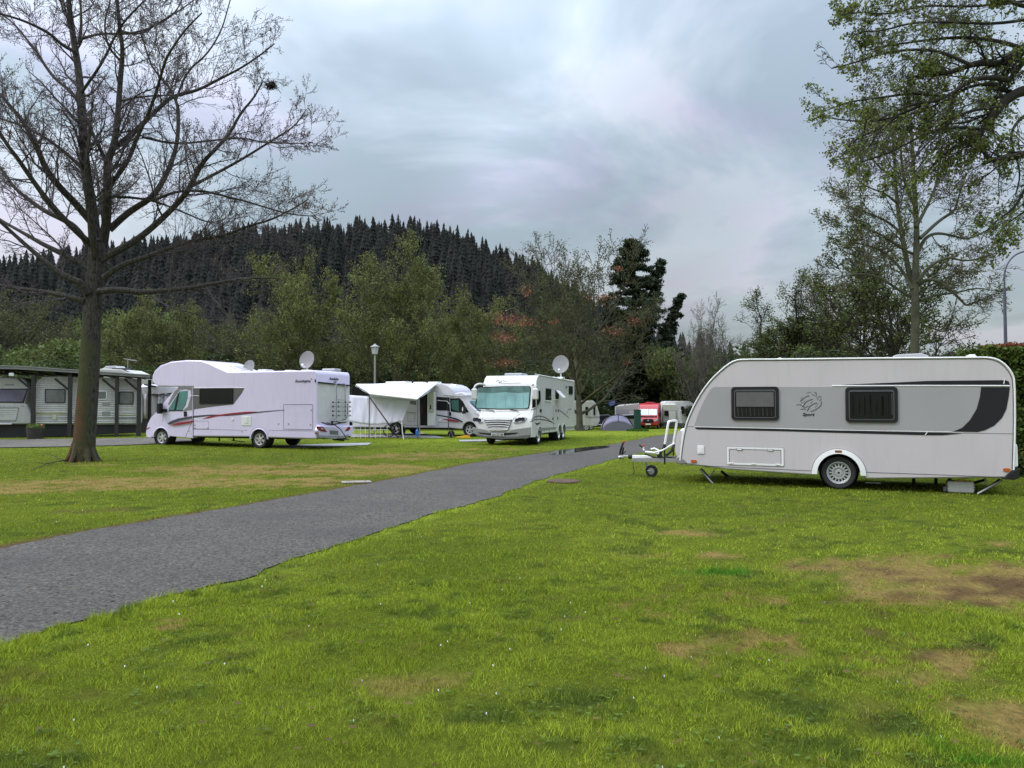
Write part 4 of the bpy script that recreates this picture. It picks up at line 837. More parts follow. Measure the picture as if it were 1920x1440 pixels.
# ================================================================ fully integrated motorhome in the middle
def build_integrated():
    d = Vector((-2.48, -8.0, 0)).normalized()        # rear -> front
    rz = hdg(d.x, d.y); Y = 1.15; s = Z(870, 650, 7.2)
    # front near corner (left side of the vehicle, right in the photo) on the ground
    V = Veh('integrated_motorhome', origin_from((.80, 31.2), rz, Y), rz, 'white fully integrated motorhome facing the camera with large windscreen, slatted grille and twin rear axles', 'motorhome', z=-.0)
    V.conv = s
    xr = V.side((1493, 800), Y)[0]; L = -xr; zt = V.side((1490, 455), Y)[1]
    print('integrated length', L, 'roof', zt, V.side((960, 355), Y))
    # wheel positions along the side
    fx = V.side((925, 1200), Y)[0]; fx = -1.15; r1 = V.side((1290, 1200), Y)[0]; r2 = V.side((1345, 1200), Y)[0]; print('axles', fx, r1, r2)
    r1, r2 = -L*.60, -L*.60-.85
    zr = .345
    def arch(cx, r): return [(cx-r*math.cos(R(t)), zr+.02+r*math.sin(R(t))) for t in range(8, 173, 9)]
    prof = [(-.02, .34), (.0, .62), (-.03, .95), (-.10, 1.18), (-.30, 1.40), (-.45, 1.92), (-.62, 2.47), (-.68, 2.60), (-.82, 2.76), (-1.05, zt+.01), (-1.5, zt+.03), (xr+.05, zt), (xr, zt-.12), (xr, .42), (xr+.05, .36)]
    prof += sorted(arch(r2, .40), key=lambda p: p[0])+sorted(arch(r1, .40), key=lambda p: p[0])+sorted(arch(fx, .42), key=lambda p: p[0])+[(-.6, .32)]
    iw = mat('integrated_white', (.62, .62, .60), .35, 0, 1.2, .03, dirt=.18, coat=.3)
    MB().prism(prof, -Y, Y).build('body', iw, V.o, bevel=.13, seg=5)
    MB().box((-L/2, 0, .42), (L-1.2, 1.5, .2)).build('chassis', under, V.o)
    # points on the sloping nose: interpolate x along the front profile by height
    fp = prof[:10]
    def nx(z):
        for (xa, za), (xb, zb) in zip(fp, fp[1:]):
            if za <= z <= zb: return xa+(xb-xa)*(z-za)/(zb-za)
        return fp[0][0] if z < fp[0][1] else fp[-1][0]
    def nose(x, y, off=0.0):
        xx = 0.0
        for _ in range(4): q = V.face((x, y), xx); xx = nx(q[1])
        return (xx+off, q[0], q[1])
    def npanel(name, m, pts, t=.02, parent=None, label=None, bevel=0):
        P = [nose(*p) for p in pts]; n = len(P); mb = MB()
        mb.add([(x-.05, y, z) for x, y, z in P]+[(x+t, y, z) for x, y, z in P], [tuple(range(n)), tuple(range(2*n-1, n-1, -1))]+[(i, (i+1) % n, n+(i+1) % n, n+i) for i in range(n)])
        return mb.build(name, m, parent or V.o, label=label, bevel=bevel)
    ws = [(190, 545), (540, 533), (885, 532), (900, 545), (905, 575), (893, 740), (882, 830), (850, 842), (500, 848), (155, 835), (150, 815), (165, 690), (178, 560)]
    f = npanel('windscreen', plastb, ws, .012)
    cx_, cy_ = 530, 690
    inner = [(cx_+(x-cx_)*.955, cy_+(y-cy_)*.93) for x, y in ws]
    npanel('windscreen_pane', mat('windscreen_screened', (.20, .36, .35), .10, 0, 1.3, .30, spec=.5), inner, .018, f)
    band = [(cx_+(x-cx_)*.955, cy_+(y-cy_)*.93) for x, y in ((185, 545), (540, 533), (888, 533), (903, 570), (900, 610), (760, 620), (560, 608), (380, 622), (175, 612))]
    npanel('top_band', mat('dark_teal_band', (.075, .14, .125), .12, 0, 2.5, .45, spec=.5), band, .021, f)  # darker teal panel laid across the top of the pane
    for xx in (295, 430, 560, 690, 800): MB().tube([nose(xx, 640, .022), nose(xx+6, 822, .022)], .006, 5).build('blind_fold', mat('blind_fold', (.15, .28, .27), .3), f)
    for xx in (410, 735): MB().tube([nose(xx, 885, .03), nose(xx-10, 862, .05), nose(xx-110, 850, .05)], .014, 6).build('wiper', plastb, V.o)
    # grille with chrome slats
    g = npanel('grille', plastb, [(272, 990), (460, 984), (652, 988), (600, 1118), (460, 1122), (345, 1116)], .045)
    for i, zz in enumerate((990, 1012, 1036, 1060, 1083, 1104, 1122)):
        k = i*11; MB().tube([nose(276+k, zz-3, .05), nose(380, zz+3, .055), nose(460, zz+4, .06), nose(550, zz+2, .055), nose(650-k*.75, zz-6, .05)], .013 if i < 6 else .024, 6).build('grille_slat', alu if 0 < i < 6 else iw, g)
    for pts, lm in (([(126, 962), (190, 965), (262, 1018), (205, 1026), (135, 1008)], ((150, 985), (180, 985), (213, 995))), ([(668, 1022), (735, 955), (840, 950), (852, 965), (815, 1008), (720, 1028)], ((718, 995), (758, 982), (800, 980)))):
        h_ = npanel('headlight', lens, pts, .05, bevel=.006)
        for p in lm:
            q = nose(*p); MB().lathe([(.085, .0), (.08, .03), (.05, .02), (.001, .01)], (q[0]+.045, q[1], q[2]), 'x', 18).build('lamp', mat('lamp_dark', (.05, .05, .07), .15, .5), h_)
    bl = npanel('bumper', mat('bumper_grey', (.27, .27, .26), .45, 0, 2, .06), [(116, 1090), (300, 1120), (345, 1150), (600, 1148), (650, 1118), (905, 1082), (900, 1200), (860, 1230), (500, 1242), (200, 1212), (120, 1165)], .035, bevel=.02)
    npanel('bumper_lip', mat('bumper_dark', (.12, .12, .12), .5), [(125, 1165), (300, 1200), (500, 1212), (700, 1205), (890, 1180), (895, 1220), (860, 1240), (500, 1250), (200, 1222)], .05, bevel=.02)
    npanel('air_intake', plastb, [(190, 1155), (350, 1170), (350, 1190), (230, 1175)], .045); npanel('air_intake', plastb, [(575, 1165), (735, 1158), (700, 1178), (580, 1192)], .045); npanel('air_intake', plastb, [(350, 1166), (575, 1164), (575, 1194), (350, 1194)], .043)
    pf = npanel('number_plate', mat('plate_white', (.6, .6, .6), .5), [(372, 1166), (544, 1166), (544, 1208), (372, 1204)], .065)
    q = nose(458, 1187, .068); q0 = nose(385, 1187); q1 = nose(532, 1187)
    text('lettering', 'DN ZX 98', darkp, V.o, (q[0], q[1], q[2]), (R(90), 0, R(90)), abs(q1[1]-q0[1]), .09, .003)
    npanel('bonnet_edge', seam, [(135, 902), (205, 925), (262, 985), (258, 988), (200, 932), (135, 908)], .006); npanel('bonnet_edge', seam, [(760, 905), (700, 940), (655, 985), (660, 988), (704, 945), (762, 909)], .006)
    npanel('bonnet_edge', seam, [(145, 858), (500, 872), (885, 850), (885, 854), (500, 876), (145, 862)], .005)
    # lettering on the roof cap
    mb = MB(); mb.tube([nose(430, 470, .01), nose(452, 456, .012), nose(480, 462, .012), nose(470, 490, .01), nose(495, 480, .01), nose(515, 455, .012)], .014, 5); mb.tube([nose(500, 492, .01), nose(620, 492, .01), nose(770, 488, .01)], .006, 5); mb.build('badge_swoosh', greyb, V.o)
    q = nose(562, 465); q0 = nose(525, 465); q1 = nose(602, 465)
    t_ = text('lettering', 'lair', greyb, V.o, (q[0]+.008, q[1], q[2]), (R(90-12), 0, R(90)), abs(q1[1]-q0[1]), .10, .004, .3)
    # mirrors on arms
    for sg, a_, b_ in ((-1, (155, 545), (138, 640)), (1, (950, 520), (963, 640))):
        q = V.face(b_, -.1); yy = q[0]; zz = q[1]
        mm = MB().box((-.12, yy, zz), (.16, .24, .46)).build('mirror', iw, V.o, bevel=.06)
        MB().tube(smoothpoly([(-.55, sg*(Y-.12), zz+.38), (-.30, sg*(Y+.05), zz+.44), (-.14, yy, zz+.34), (-.12, yy, zz+.15)], 2), .045, 8).build('mirror_arm', iw, mm, smooth=True)
    # side: door, windows, swooshes
    V.seam('door_seam', [(1032, 590), (1040, 900), (1020, 1060)], Y+.002, .010); V.seam('door_seam', [(985, 590), (978, 1000)], Y+.002, .008)
    V.decal('door_window', glass, [(985, 600), (1026, 592), (1030, 735), (1012, 775), (985, 800)], Y, .01); V.decal('front_window', glass, [(925, 660), (965, 640), (968, 812), (922, 830)], Y, .008)
    V.decal('door_window_rim', greyb, [(905, 850), (960, 828), (1010, 790), (1028, 760), (1028, 768), (1012, 800), (962, 840), (905, 862)], Y, .014)
    V.window((1100, 562), (1172, 722), Y, .04, .03, .05); V.window((1232, 588), (1275, 708), Y, .05, .02, .04); V.window((1412, 530), (1462, 646), Y, .05, .03, .05)
    q = V.side((1105, 738), Y); V.seam('window_sill', [(1098, 732), (1176, 738)], Y+.02, .02, trimw); V.seam('window_sill', [(1226, 716), (1280, 720)], Y+.02, .02, trimw)
    p0, p1 = V.side((1235, 592), Y), V.side((1278, 690), Y); MB().add([(p0[0], Y+.03, p0[1]), (p1[0], Y+.03, p0[1]), (p1[0], Y+.34, p1[1]), (p0[0], Y+.34, p1[1])], [(0, 1, 2, 3)]).build('open_window_flap', trimw, V.o, solid=.03)
    q = V.side((1380, 545), Y); MB().box((q[0], Y+.02, q[1]), (.3, .04, .10)).build('vent', greyb, V.o)
    V.decal('door_handle', plastb, [(1020, 845), (1044, 845), (1046, 885), (1022, 885)], Y, .02)
    for p in ((1272, 865), (1240, 862), (1262, 965), (1198, 972)): q = V.side(p, Y); MB().box((q[0], Y+.01, q[1]), (.10, .02, .12)).build('latch', plastb, V.o)
    sw = mat('decal_grey', (.10, .10, .10), .45)
    V.decal('arc_swoosh', sw, [(915, 975), (960, 940), (1010, 928), (1070, 938), (1130, 970), (1190, 1015), (1185, 1022), (1125, 982), (1068, 952), (1010, 942), (960, 955), (918, 985)], Y, .005)
    V.decal('arc_swoosh', sw, [(895, 1010), (950, 978), (1020, 972), (1100, 985), (1170, 1005), (1225, 1040), (1222, 1046), (1165, 1016), (1100, 998), (1020, 985), (952, 992), (897, 1020)], Y, .005)
    V.decal('dark_flash', darkp, [(955, 1020), (985, 1035), (1035, 1018), (1010, 1045), (985, 1060), (972, 1045)], Y, .006)
    V.decal('line_swoosh', sw, [(1285, 850), (1350, 895), (1420, 960), (1418, 966), (1345, 905), (1283, 858)], Y, .005)
    V.seam('ring_swoosh', [(1450, 840), (1410, 845), (1388, 875), (1390, 910)], Y+.003, .014, sw)
    V.decal('sill_band', mat('sill_grey', (.24, .24, .24), .5, dirt=.3), [(985, 1100), (1240, 1085), (1235, 1118), (985, 1140)], Y, .006)
    V.decal('sill_band', mat('sill_grey', (.24, .24, .24), .5, dirt=.3), [(1382, 1080), (1488, 1075), (1488, 1100), (1382, 1110)], Y, .006)
    V.seam('skirt_seam', [(985, 1170), (1240, 1150)], Y+.002, .008); V.seam('hatch_seam', [(1080, 1090), (1082, 1165)], Y+.002, .008); V.seam('hatch_seam', [(1150, 1088), (1152, 1160)], Y+.002, .008); V.seam('locker_seam', [(1205, 800), (1208, 1080)], Y+.002, .006)
    V.seam('roof_rail', [(960, 372), (1490, 470)], Y+.01, .022, trimw)
    for cx in (fx, r1, r2):
        MB().lathe([(.39, .0), (.39, -.4), (.01, -.4)], (cx, Y-.04, zr+.03), 'y', 28).build('wheel_well', under, V.o)
        mb = MB(); A_ = [(cx-.43*math.cos(R(t)), zr+.02+.43*math.sin(R(t))) for t in range(0, 181, 9)]; B_ = [(cx-.38*math.cos(R(t)), zr+.02+.38*math.sin(R(t))) for t in range(0, 181, 9)]; n = len(A_)
        mb.add([(x, Y, z) for x, z in A_]+[(x, Y+.02, z) for x, z in B_]+[(x, Y-.1, z) for x, z in B_], [(k*n+i, k*n+i+1, (k+1)*n+i+1, (k+1)*n+i) for k in range(2) for i in range(n-1)]); mb.build('wheel_arch', iw, V.o, smooth=True)
        wheel(V.o, cx, Y-.15, .345, .24, 1, 'six'); wheel(V.o, cx, -Y+.18, .345, .24, -1, 'six')
    MB().box((-1.2, -.2, .30), (.3, 1.1, .22)).build('front_axle', plastb, V.o, bevel=.04); MB().tube([(-.8, -.7, .25), (-.8, .1, .25)], .07, 8).build('steering_box', mat('rusty_metal', (.16, .15, .10), .7, .3, 6, .4), V.o)
    # rear corner and roof kit
    MB().box((xr-.04, Y-.16, 1.2), (.12, .2, 1.3)).build('rear_light_column', trimw, V.o, bevel=.04); MB().box((xr-.03, 0, .5), (.12, 2.2, .3)).build('rear_bumper', greyb, V.o, bevel=.04)
    q = V.side((665, 350), 0); MB().box((-2.1, -.15, zt+.07), (.9, .8, .15)).build('roof_light', mat('smoked_roof_light', (.4, .4, .42), .3), V.o, bevel=.05)
    MB().box((-4.4, .3, zt+.05), (.5, .5, .12)).build('roof_light', trimw, V.o, bevel=.04); MB().box((-5.8, .5, zt+.05), (.5, .4, .12)).build('roof_vent', trimw, V.o, bevel=.04)
    c = at(1051.5, 683.5, 36.3); dish(V, c, .41, (-.28, -1, .22), base=zt)
build_integrated()

# ================================================================ semi-integrated motorhome with the awning
def build_semi():
    d = Vector((3.9, -1.6, 0)).normalized(); rz = hdg(d.x, d.y); Y = -1.12; s = Z(640, 630, 6.546)
    nr = at(877, 818, 39.9)
    V = Veh('awning_motorhome', origin_from((nr.x, nr.y), rz, Y), rz, 'low white motorhome facing right with open side door, parked behind its spread awning', 'motorhome', z=0.02)
    V.conv = s; S = lambda pts: V.sides(pts, Y)
    fw = V.side((1565, 1165), Y); rw = V.side((665, 1150), Y); zr = .33; print('semi wheels', fw, rw)
    rx = rw[0]
    def arch(cx, r): return [(cx-r*math.cos(R(t)), zr+.02+r*math.sin(R(t))) for t in range(8, 173, 9)]
    top = S([(135, 1140), (130, 760), (150, 640), (175, 597), (600, 577), (1160, 578), (1250, 590), (1310, 612), (1355, 650), (1375, 680)])
    zb = .42; xe = S([(1310, 700)])[0][0]
    prof = top+[(top[-1][0]-.05, 2.0), (xe, 2.0), (xe, zb)]+sorted(arch(rx, .38), key=lambda p: -p[0])+[(top[0][0]+.05, zb)]
    MB().prism(prof, Y, -Y).build('body', white, V.o, bevel=.06)
    MB().box((-2.0, 0, .42), (5.5, 1.5, .2)).build('chassis', under, V.o)
    zc = top[5][1]
    cab = [(xe, zb), (xe, 2.05), (xe+.35, 2.22), (xe+.75, 2.28), (xe+1.05, 2.15)]+[(fw[0]+x, z) for x, z in ((-.15, 1.82), (.42, 1.30), (.60, 1.16), (.95, .95), (1.05, .75), (1.06, .42), (.85, .34), (.42, .36))]+sorted(arch(fw[0], .40), key=lambda p: -p[0])+[(fw[0]-.42, .36)]
    MB().prism(cab, Y+.05, -Y-.05).build('cab', white, V.o, bevel=.08); yc = Y+.05
    MB().prism([(fw[0]-.05, 1.80), (fw[0]+.44, 1.33), (fw[0]+.47, 1.35), (fw[0]-.02, 1.84)], -.88, .88).build('windscreen', teal, V.o)
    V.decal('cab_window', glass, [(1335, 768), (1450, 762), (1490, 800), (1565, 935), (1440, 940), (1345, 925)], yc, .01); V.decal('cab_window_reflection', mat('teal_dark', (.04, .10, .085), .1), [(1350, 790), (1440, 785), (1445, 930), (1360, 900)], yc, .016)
    V.decal('window_band', darkp, [(1168, 745), (1325, 755), (1330, 925), (1300, 915), (1168, 912)], Y, .008); V.decal('living_window', glass, [(1180, 800), (1290, 808), (1290, 915), (1180, 908)], Y, .02)
    V.seam('band_line', [(1175, 790), (1300, 800), (1330, 840)], Y-.008, .014, trimw)
    V.seam('door_seam', [(1300, 740), (1315, 1165)], Y-.002, .01, seam); V.seam('cab_gutter', [(1260, 725), (1400, 738), (1595, 745)], Y-.01, .02, greyb)
    V.decal('door_handle', plastb, [(1322, 932), (1348, 935), (1350, 980), (1324, 978)], yc, .02)
    V.decal('dark_swoosh', darkp, [(1170, 962), (1330, 990), (1420, 1012), (1495, 1052), (1480, 1058), (1410, 1028), (1320, 1002), (1170, 975)], Y, .008)
    V.decal('red_swoosh', red, [(1232, 1015), (1330, 1022), (1400, 1035), (1455, 1055), (1380, 1052), (1310, 1040)], Y, .010)
    q = V.side((1212, 1030), Y); MB().lathe([(.001, -.02), (.07, -.02), (.08, .003)], (q[0], Y, q[1]), 'y', 14).build('filler_cap', trimw, V.o)
    q = V.side((1500, 910), Y-.2); m_ = MB().box((q[0], Y-.14, q[1]), (.14, .2, .38)).build('mirror', plastb, V.o, bevel=.03); MB().box((q[0]-.03, Y-.2, q[1]+.05), (.04, .14, .2)).build('mirror_cap', trimw, m_)
    for a_, b_ in (((815, 950), (900, 1050)), ((1195, 1060), (1310, 1150))): V.seam('hatch_seam', [a_, (b_[0], a_[1]), b_, (a_[0], b_[1])], Y-.002, .008, closed=True)
    V.seam('skirt_seam', [(780, 1095), (955, 1098)], Y-.002, .008); V.seam('grey_line', [(800, 935), (915, 942)], Y-.003, .012)
    V.decal('rear_grey_flash', mat('flash_grey', (.17, .17, .17), .5), [(830, 790), (920, 800), (918, 850), (840, 830)], Y, .006)
    V.decal('rear_dark_triangle', glass, [(140, 622), (166, 612), (345, 716), (345, 735), (125, 726)], Y, .01)  # dark glossy triangle added on the side wall beside the canopy
    # doorway and open door
    fr = V.decal('doorway', mat('dark_interior', (.012, .012, .012), .9), [(955, 700), (1072, 690), (1068, 1098), (955, 1098)], Y, .012)
    q = S([(990, 900)])[0]; MB().box((q[0], Y-.016, q[1]), (.12, .01, .5)).build('hanging_coat', mat('dark_red_cloth', (.08, .01, .015), .8), fr)
    a0, a1 = V.side((1072, 690), Y), V.side((1163, 1100), Y); mid = (a0[0]+a1[0])/2
    m = Matrix.Rotation(R(8), 3, 'Z'); dr = MB().box((mid, Y-.10, (a0[1]+a1[1])/2), (abs(a1[0]-a0[0]), .05, abs(a0[1]-a1[1])), m).build('open_door', trimw, V.o, bevel=.02)
    MB().box((mid, Y-.14, (a0[1]+a1[1])/2+.35), (abs(a1[0]-a0[0])*.62, .02, 1.1), m).build('door_panel', mat('door_beige', (.45, .46, .38), .5), dr); MB().box((mid-.02, Y-.16, (a0[1]+a1[1])/2+.1), (.06, .04, .22)).build('door_handle', plastb, dr)
    for cx, yy in ((rx, Y), (fw[0], yc)):
        MB().lathe([(.37, .0), (.37, .4), (.01, .4)], (cx, yy+.03, zr+.03), 'y', 28).build('wheel_well', under, V.o)
        wheel(V.o, cx, yy+.14, .33, .22, -1, 'five'); wheel(V.o, cx, -yy-.14, .33, .22, 1, 'five')
    MB().box((top[0][0]+2.2, .1, zc+.06), (1.3, .7, .16)).build('roof_light', trimw, V.o, bevel=.05)
    for k in (3.6, 4.5): MB().box((top[0][0]+k, 0, zc+.05), (.6, .5, .1)).build('roof_light', trimw, V.o, bevel=.04)
    q = V.side((1415, 608), 0); MB().tube([(q[0]-.35, 0, zc-.05), (q[0], 0, q[1])], .05, 6).build('roof_aerial', trimw, V.o)
    MB().tube([(top[0][0]+.3, Y-.06, top[4][1]-.10), (S([(1175, 600)])[0][0], Y-.06, zc-.10)], .07, 8).build('awning_case', trimw, V.o)
    # awning (unrolled canopy on two legs, with a hanging sun screen)
    k0 = V.M @ Vector((top[0][0]+.3, Y-.12, top[4][1]-.10)); k1 = V.M @ Vector((S([(1175, 600)])[0][0], Y-.12, zc-.10))
    f0 = at(692.5, 738.5, 37.6); f1 = at(783, 748.5, 37.4)
    A = empty('awning', ((f0.x+f1.x)/2, 37.5, 0), 0, 'white awning canopy with a hanging sun screen, standing on thin legs beside the low motorhome', 'awning'); o = A.location
    W_ = lambda p: Vector(p)-o
    def cn(u, v):
        p = (k0.lerp(k1, u)).lerp(f0.lerp(f1, u), v); return W_(p-Vector((0, 0, .10*math.sin(math.pi*v)*(.6+.4*math.sin(u*9)))))
    MB().grid(cn, 16, 10).build('canopy', mat('canopy_fabric', (.60, .66, .74), .7, 0, 1, .05), A, smooth=True, solid=.012)
    MB().tube([W_(f0), W_(f1)], .04, 8).build('front_beam', trimw, A); MB().tube([W_(k1), W_(f1)], .03, 6).build('support_arm', greyb, A); MB().tube([W_(k0), W_(f0)], .03, 6).build('support_arm', greyb, A)
    for p, px_, py_ in ((f0, 691.5, 828), (f1, 780.5, 823)): g_ = gnd(px_, py_, .0); MB().tube([W_(p), W_(Vector((p.x, p.y, 0)))], .024, 7).build('leg', seam, A)
    MB().tube([W_(f1+Vector((.06, .1, 0))), W_(Vector((f1.x+.10, f1.y+.1, 0)))], .03, 7).build('leg', greyb, A)
    a0, a1 = at(652, 740.5, 38.1), at(770, 750, 38.2); b0, b1 = at(652, 790, 37.8), at(754, 790.5, 37.9)
    def sn(u, v):
        p = a0.lerp(a1, u).lerp(b0.lerp(b1, u), v); w2 = .05*mnoise.noise(Vector((u*14, v*1.2, 3)))+.035*mnoise.noise(Vector((u*37-v*4, v*.8, 9)))*(1.2-v); return W_(p+Vector((0, w2, -.16*math.sin(math.pi*min(1, u*1.05))*v)))
    MB().grid(sn, 60, 12).build('sun_screen', fabw, A, smooth=True, solid=.008)
    s3 = s
    MB().tube([W_(at(*s(350, 755), 37.5)), W_(at(*s(545, 1030), 37.1)), W_(at(*s(695, 1245), 36.9))], .03, 6).build('storm_strap', plastb, A)
    MB().tube([W_(at(*s(742, 1055), 36.8)), W_(at(*s(750, 1180), 36.8)), W_(at(*s(765, 1272), 36.8))], .022, 6).build('screen_pole', trimw, A)
    MB().tube([W_(at(*s(555, 1075), 37.6)), W_(at(*s(780, 1085), 37.6))], .012, 6).build('guy_rope', plastb, A)
    # folding rack of thin rails below the screen
    F_ = empty('low_folding_fence', (at(700, 812, 37.9).x, 38.4, 0), 0, 'thin white rail fence low behind the sun screen under the awning', 'fence'); o2 = F_.location
    for px_ in (664, 676, 685, 694, 704, 714, 726):
        p = at(px_, 793, 37.9); MB().tube([Vector((p.x, 37.9, p.z))-o2, Vector((p.x, 37.9, .02))-o2], .012, 5).build('picket', trimw, F_)
    p0, p1 = at(662, 806, 37.9), at(728, 806, 37.9); MB().tube([p0-o2, p1-o2], .014, 5).build('rail', trimw, F_); 
    # bits on the ground
    def item(name, label, cat, px_, py_, Y_, z=0.0): p = at(px_, py_, Y_); return empty(name, (p.x, Y_, tz(p.x, Y_)+.02), 0, label, cat)
    t = item('folded_bicycle', 'dark folded bicycle shape leaning under the awning sun screen', 'bicycle', 738, 812, 39.2)
    for dx in (-.22, .28): MB().tube([(dx+.30*math.cos(a), .05, .32+.30*math.sin(a)) for a in np.arange(16)*math.pi/8], .03, 6, True).build('wheel', rubber, t)
    MB().tube([(-.2, 0, .32), (-.05, 0, .75), (.2, 0, .7), (.28, 0, .32), (.0, 0, .3)], .025, 6).build('frame', plastb, t); MB().box((-.06, 0, .85), (.2, .12, .06)).build('saddle', plastb, t, bevel=.02)
    t = item('cable_reel', 'black cable reel standing on the grass beside the low motorhome', 'cable reel', 846, 818, 38.6)
    MB().lathe([(.12, -.13), (.17, -.12), (.17, -.09), (.08, -.08), (.08, .08), (.17, .09), (.17, .12), (.12, .13), (.001, .13)], (0, 0, .18), 'y', 18).build('drum', rubber, t); MB().tube([(-.1, -.15, 0), (0, -.15, .36), (.1, -.15, 0)], .018, 6).build('stand', steel, t)
    t = item('levelling_ramp', 'yellow levelling ramp lying by the front wheel of the low motorhome', 'wheel ramp', 868, 820, 38.2)
    MB().prism([(-.38, 0), (-.30, .05), (-.05, .09), (.25, .12), (.33, .11), (.36, 0)], -.1, .1).build('wedge', mat('yellow_ramp', (.75, .42, .02), .5), t, bevel=.01); MB().box((.28, 0, .145), (.12, .22, .05)).build('red_stop', mat('red_plastic', (.4, .03, .03), .5), t, bevel=.01)
    t = item('blue_water_bottle', 'small blue canister hanging at the foot of the right awning leg', 'canister', 782, 812, 37.3)
    MB().lathe([(.001, .0), (.07, 0), (.075, .03), (.075, .25), (.03, .32), (.03, .36), (.001, .36)], (0, 0, .12), 'z', 12).build('bottle', mat('blue_plastic', (.03, .12, .38), .4), t); MB().tube([(0, 0, .46), (0, 0, .5), (.03, 0, .55)], .01, 5).build('hook', plastb, t)
    for px_ in (711, 718):
        t = item('white_shoe', 'white shoe on the ground under the awning, '+('left' if px_ == 711 else 'right')+' one of a pair', 'shoe', px_, 815, 38.6)
        MB().prism([(-.14, 0), (-.15, .10), (-.04, .11), (.02, .07), (.13, .05), (.15, 0)], -.05, .05).build('upper', trimw, t, bevel=.015); MB().box((0, 0, .0), (.3, .11, .03)).build('sole', greyb, t)
build_semi()

# ================================================================ static caravans under their carport roof on the left
def build_statics():
    A0, A1 = Vector((-22.8, 34.5, 0)), Vector((-17.0, 36.5, 0)); d = (A1-A0).normalized(); rz = hdg(d.x, d.y); s = Z(0, 620, 5.538); zg = .16
    V = Veh('carport', (A0.x, A0.y), rz, 'long flat carport roof on dark posts sheltering the old caravans at the left edge', 'carport', z=0); V.conv = s
    P = lambda x, y, yy=0.0: (lambda q: Vector((q[0], yy, q[1])))(V.side((x, y), yy))
    tb = mat('dark_timber', (.030, .026, .024), .8, 0, 8, .3, bump=.4, bscale=30); rf = mat('roof_sheet', (.26, .26, .25), .6, 0, 3, .15, dirt=.4)
    a0, a1, a2 = P(-700, 352), P(200, 374), P(1555, 466); b0, b1, b2 = P(-700, 395), P(200, 405), P(1555, 490)
    def slab(name, pts, y0, y1, m, par=None, bv=0): return MB().prism(pts, y0, y1).build(name, m, par or V.o, bevel=bv)
    rt = slab('roof', [(a0.x, a0.z-.02), (a1.x, a1.z-.02), (a2.x, a2.z-.02), (b2.x, b2.z+.05), (b1.x, b1.z+.0), (b0.x, b0.z)], .02, 4.5, tb)
    slab('fascia', [(a0.x, a0.z), (a1.x, a1.z), (a2.x, a2.z), (a2.x, a2.z-.10), (a1.x, a1.z-.12), (a0.x, a0.z-.12)], -.10, .02, rf, rt)
    slab('roof_sheet', [(a0.x, a0.z+.04), (a1.x, a1.z+.04), (a2.x, a2.z+.04), (a2.x, a2.z), (a1.x, a1.z), (a0.x, a0.z)], -.15, 4.6, rf, rt)
    for i in range(14): xx = a0.x+(a2.x-a0.x)*i/13; MB().box((xx, 2.2, a2.z-.03+(a0.z-a2.z)*max(0, (1-i/13))*.5), (.06, 4.3, .10)).build('rafter', tb, rt)
    for px_, w_ in ((340, .16), (722, .16), (1210, .15), (1440, .18)):
        q = P(px_, 800); po = MB().box((q.x, .08, (3.0+zg)/2), (w_, .16, 3.0-zg)).build('post', tb, V.o)
        MB().tube([(q.x-.62, .08, 2.85), (q.x-.02, .08, 2.30)], .05, 4).build('brace', tb, po)
    for px_ in (-300, 722, 1440): q = P(px_, 800); MB().box((q.x, 4.3, 1.55), (.15, .15, 2.8)).build('post', tb, V.o)
    MB().box((P(120, 455).x, -.0, P(120, 455).z), (.2, .1, .14)).build('lamp', trimw, V.o, bevel=.02)
    # side caravan
    yb = .35
    B = Veh('static_caravan', V.M @ Vector((P(370, 800).x, yb, 0)) and tuple((V.M @ Vector((P(895, 800, yb).x, yb+1.1, 0)))[:2]), rz, 'old white static caravan with ribbed walls and yellow stripe, standing under the carport', 'caravan', z=zg-.0); B.conv = s
    y = -1.1; Sb = lambda pts: B.sides(pts, y)
    rib = mat('ribbed_white', (.50, .50, .46), .5, 0, 2, .06, dirt=.3)
    n_ = rib.node_tree; tcn = n_.nodes.new('ShaderNodeTexCoord'); wv = n_.nodes.new('ShaderNodeTexWave'); wv.bands_direction = 'Z'; wv.inputs['Scale'].default_value = 3.6; n_.links.new(tcn.outputs['Object'], wv.inputs[0])
    bp = n_.nodes.new('ShaderNodeBump'); bp.inputs['Strength'].default_value = .8; bp.inputs['Distance'].default_value = .02; n_.links.new(wv.outputs[1], bp.inputs['Height']); n_.links.new(bp.outputs[0], n_.nodes['Principled BSDF'].inputs['Normal'])
    MB().prism(Sb([(368, 972), (368, 560), (385, 510), (450, 478), (600, 470), (1380, 495), (1410, 530), (1418, 970)]), y, 1.1).build('body', rib, B.o, bevel=.06)
    for p0, p1, fm_ in (((468, 604), (680, 750), plastb), ((1000, 624), (1110, 716), trimw), ((1235, 634), (1386, 766), plastb)):
        f, bb = B.window(p0, p1, y, .035, .03, .05, m=mat('pale_window', (.16, .17, .155), .15, 0, 3, .25), fm=fm_)
    B.seam('yellow_stripe', [(372, 856), (695, 856)], y-.002, .014, mat('yellow_stripe', (.42, .42, .10), .5)); B.seam('yellow_stripe', [(372, 870), (695, 870)], y-.002, .010, mat('yellow_stripe', (.42, .42, .10), .5)); B.seam('yellow_stripe', [(1235, 876), (1412, 876)], y-.002, .014, mat('yellow_stripe', (.42, .42, .10), .5))
    B.seam('dark_line', [(370, 905), (1415, 908)], y-.002, .012, darkp); B.seam('rail', [(370, 838), (1415, 845)], y-.002, .010, trimw)
    for p0, p1 in (((1060, 745), (1140, 780)), ((1060, 840), (1145, 884))): B.decal('fridge_vent', mat('vent_grey', (.26, .26, .25), .6), [p0, (p1[0], p0[1]), p1, (p0[0], p1[1])], y, .015)
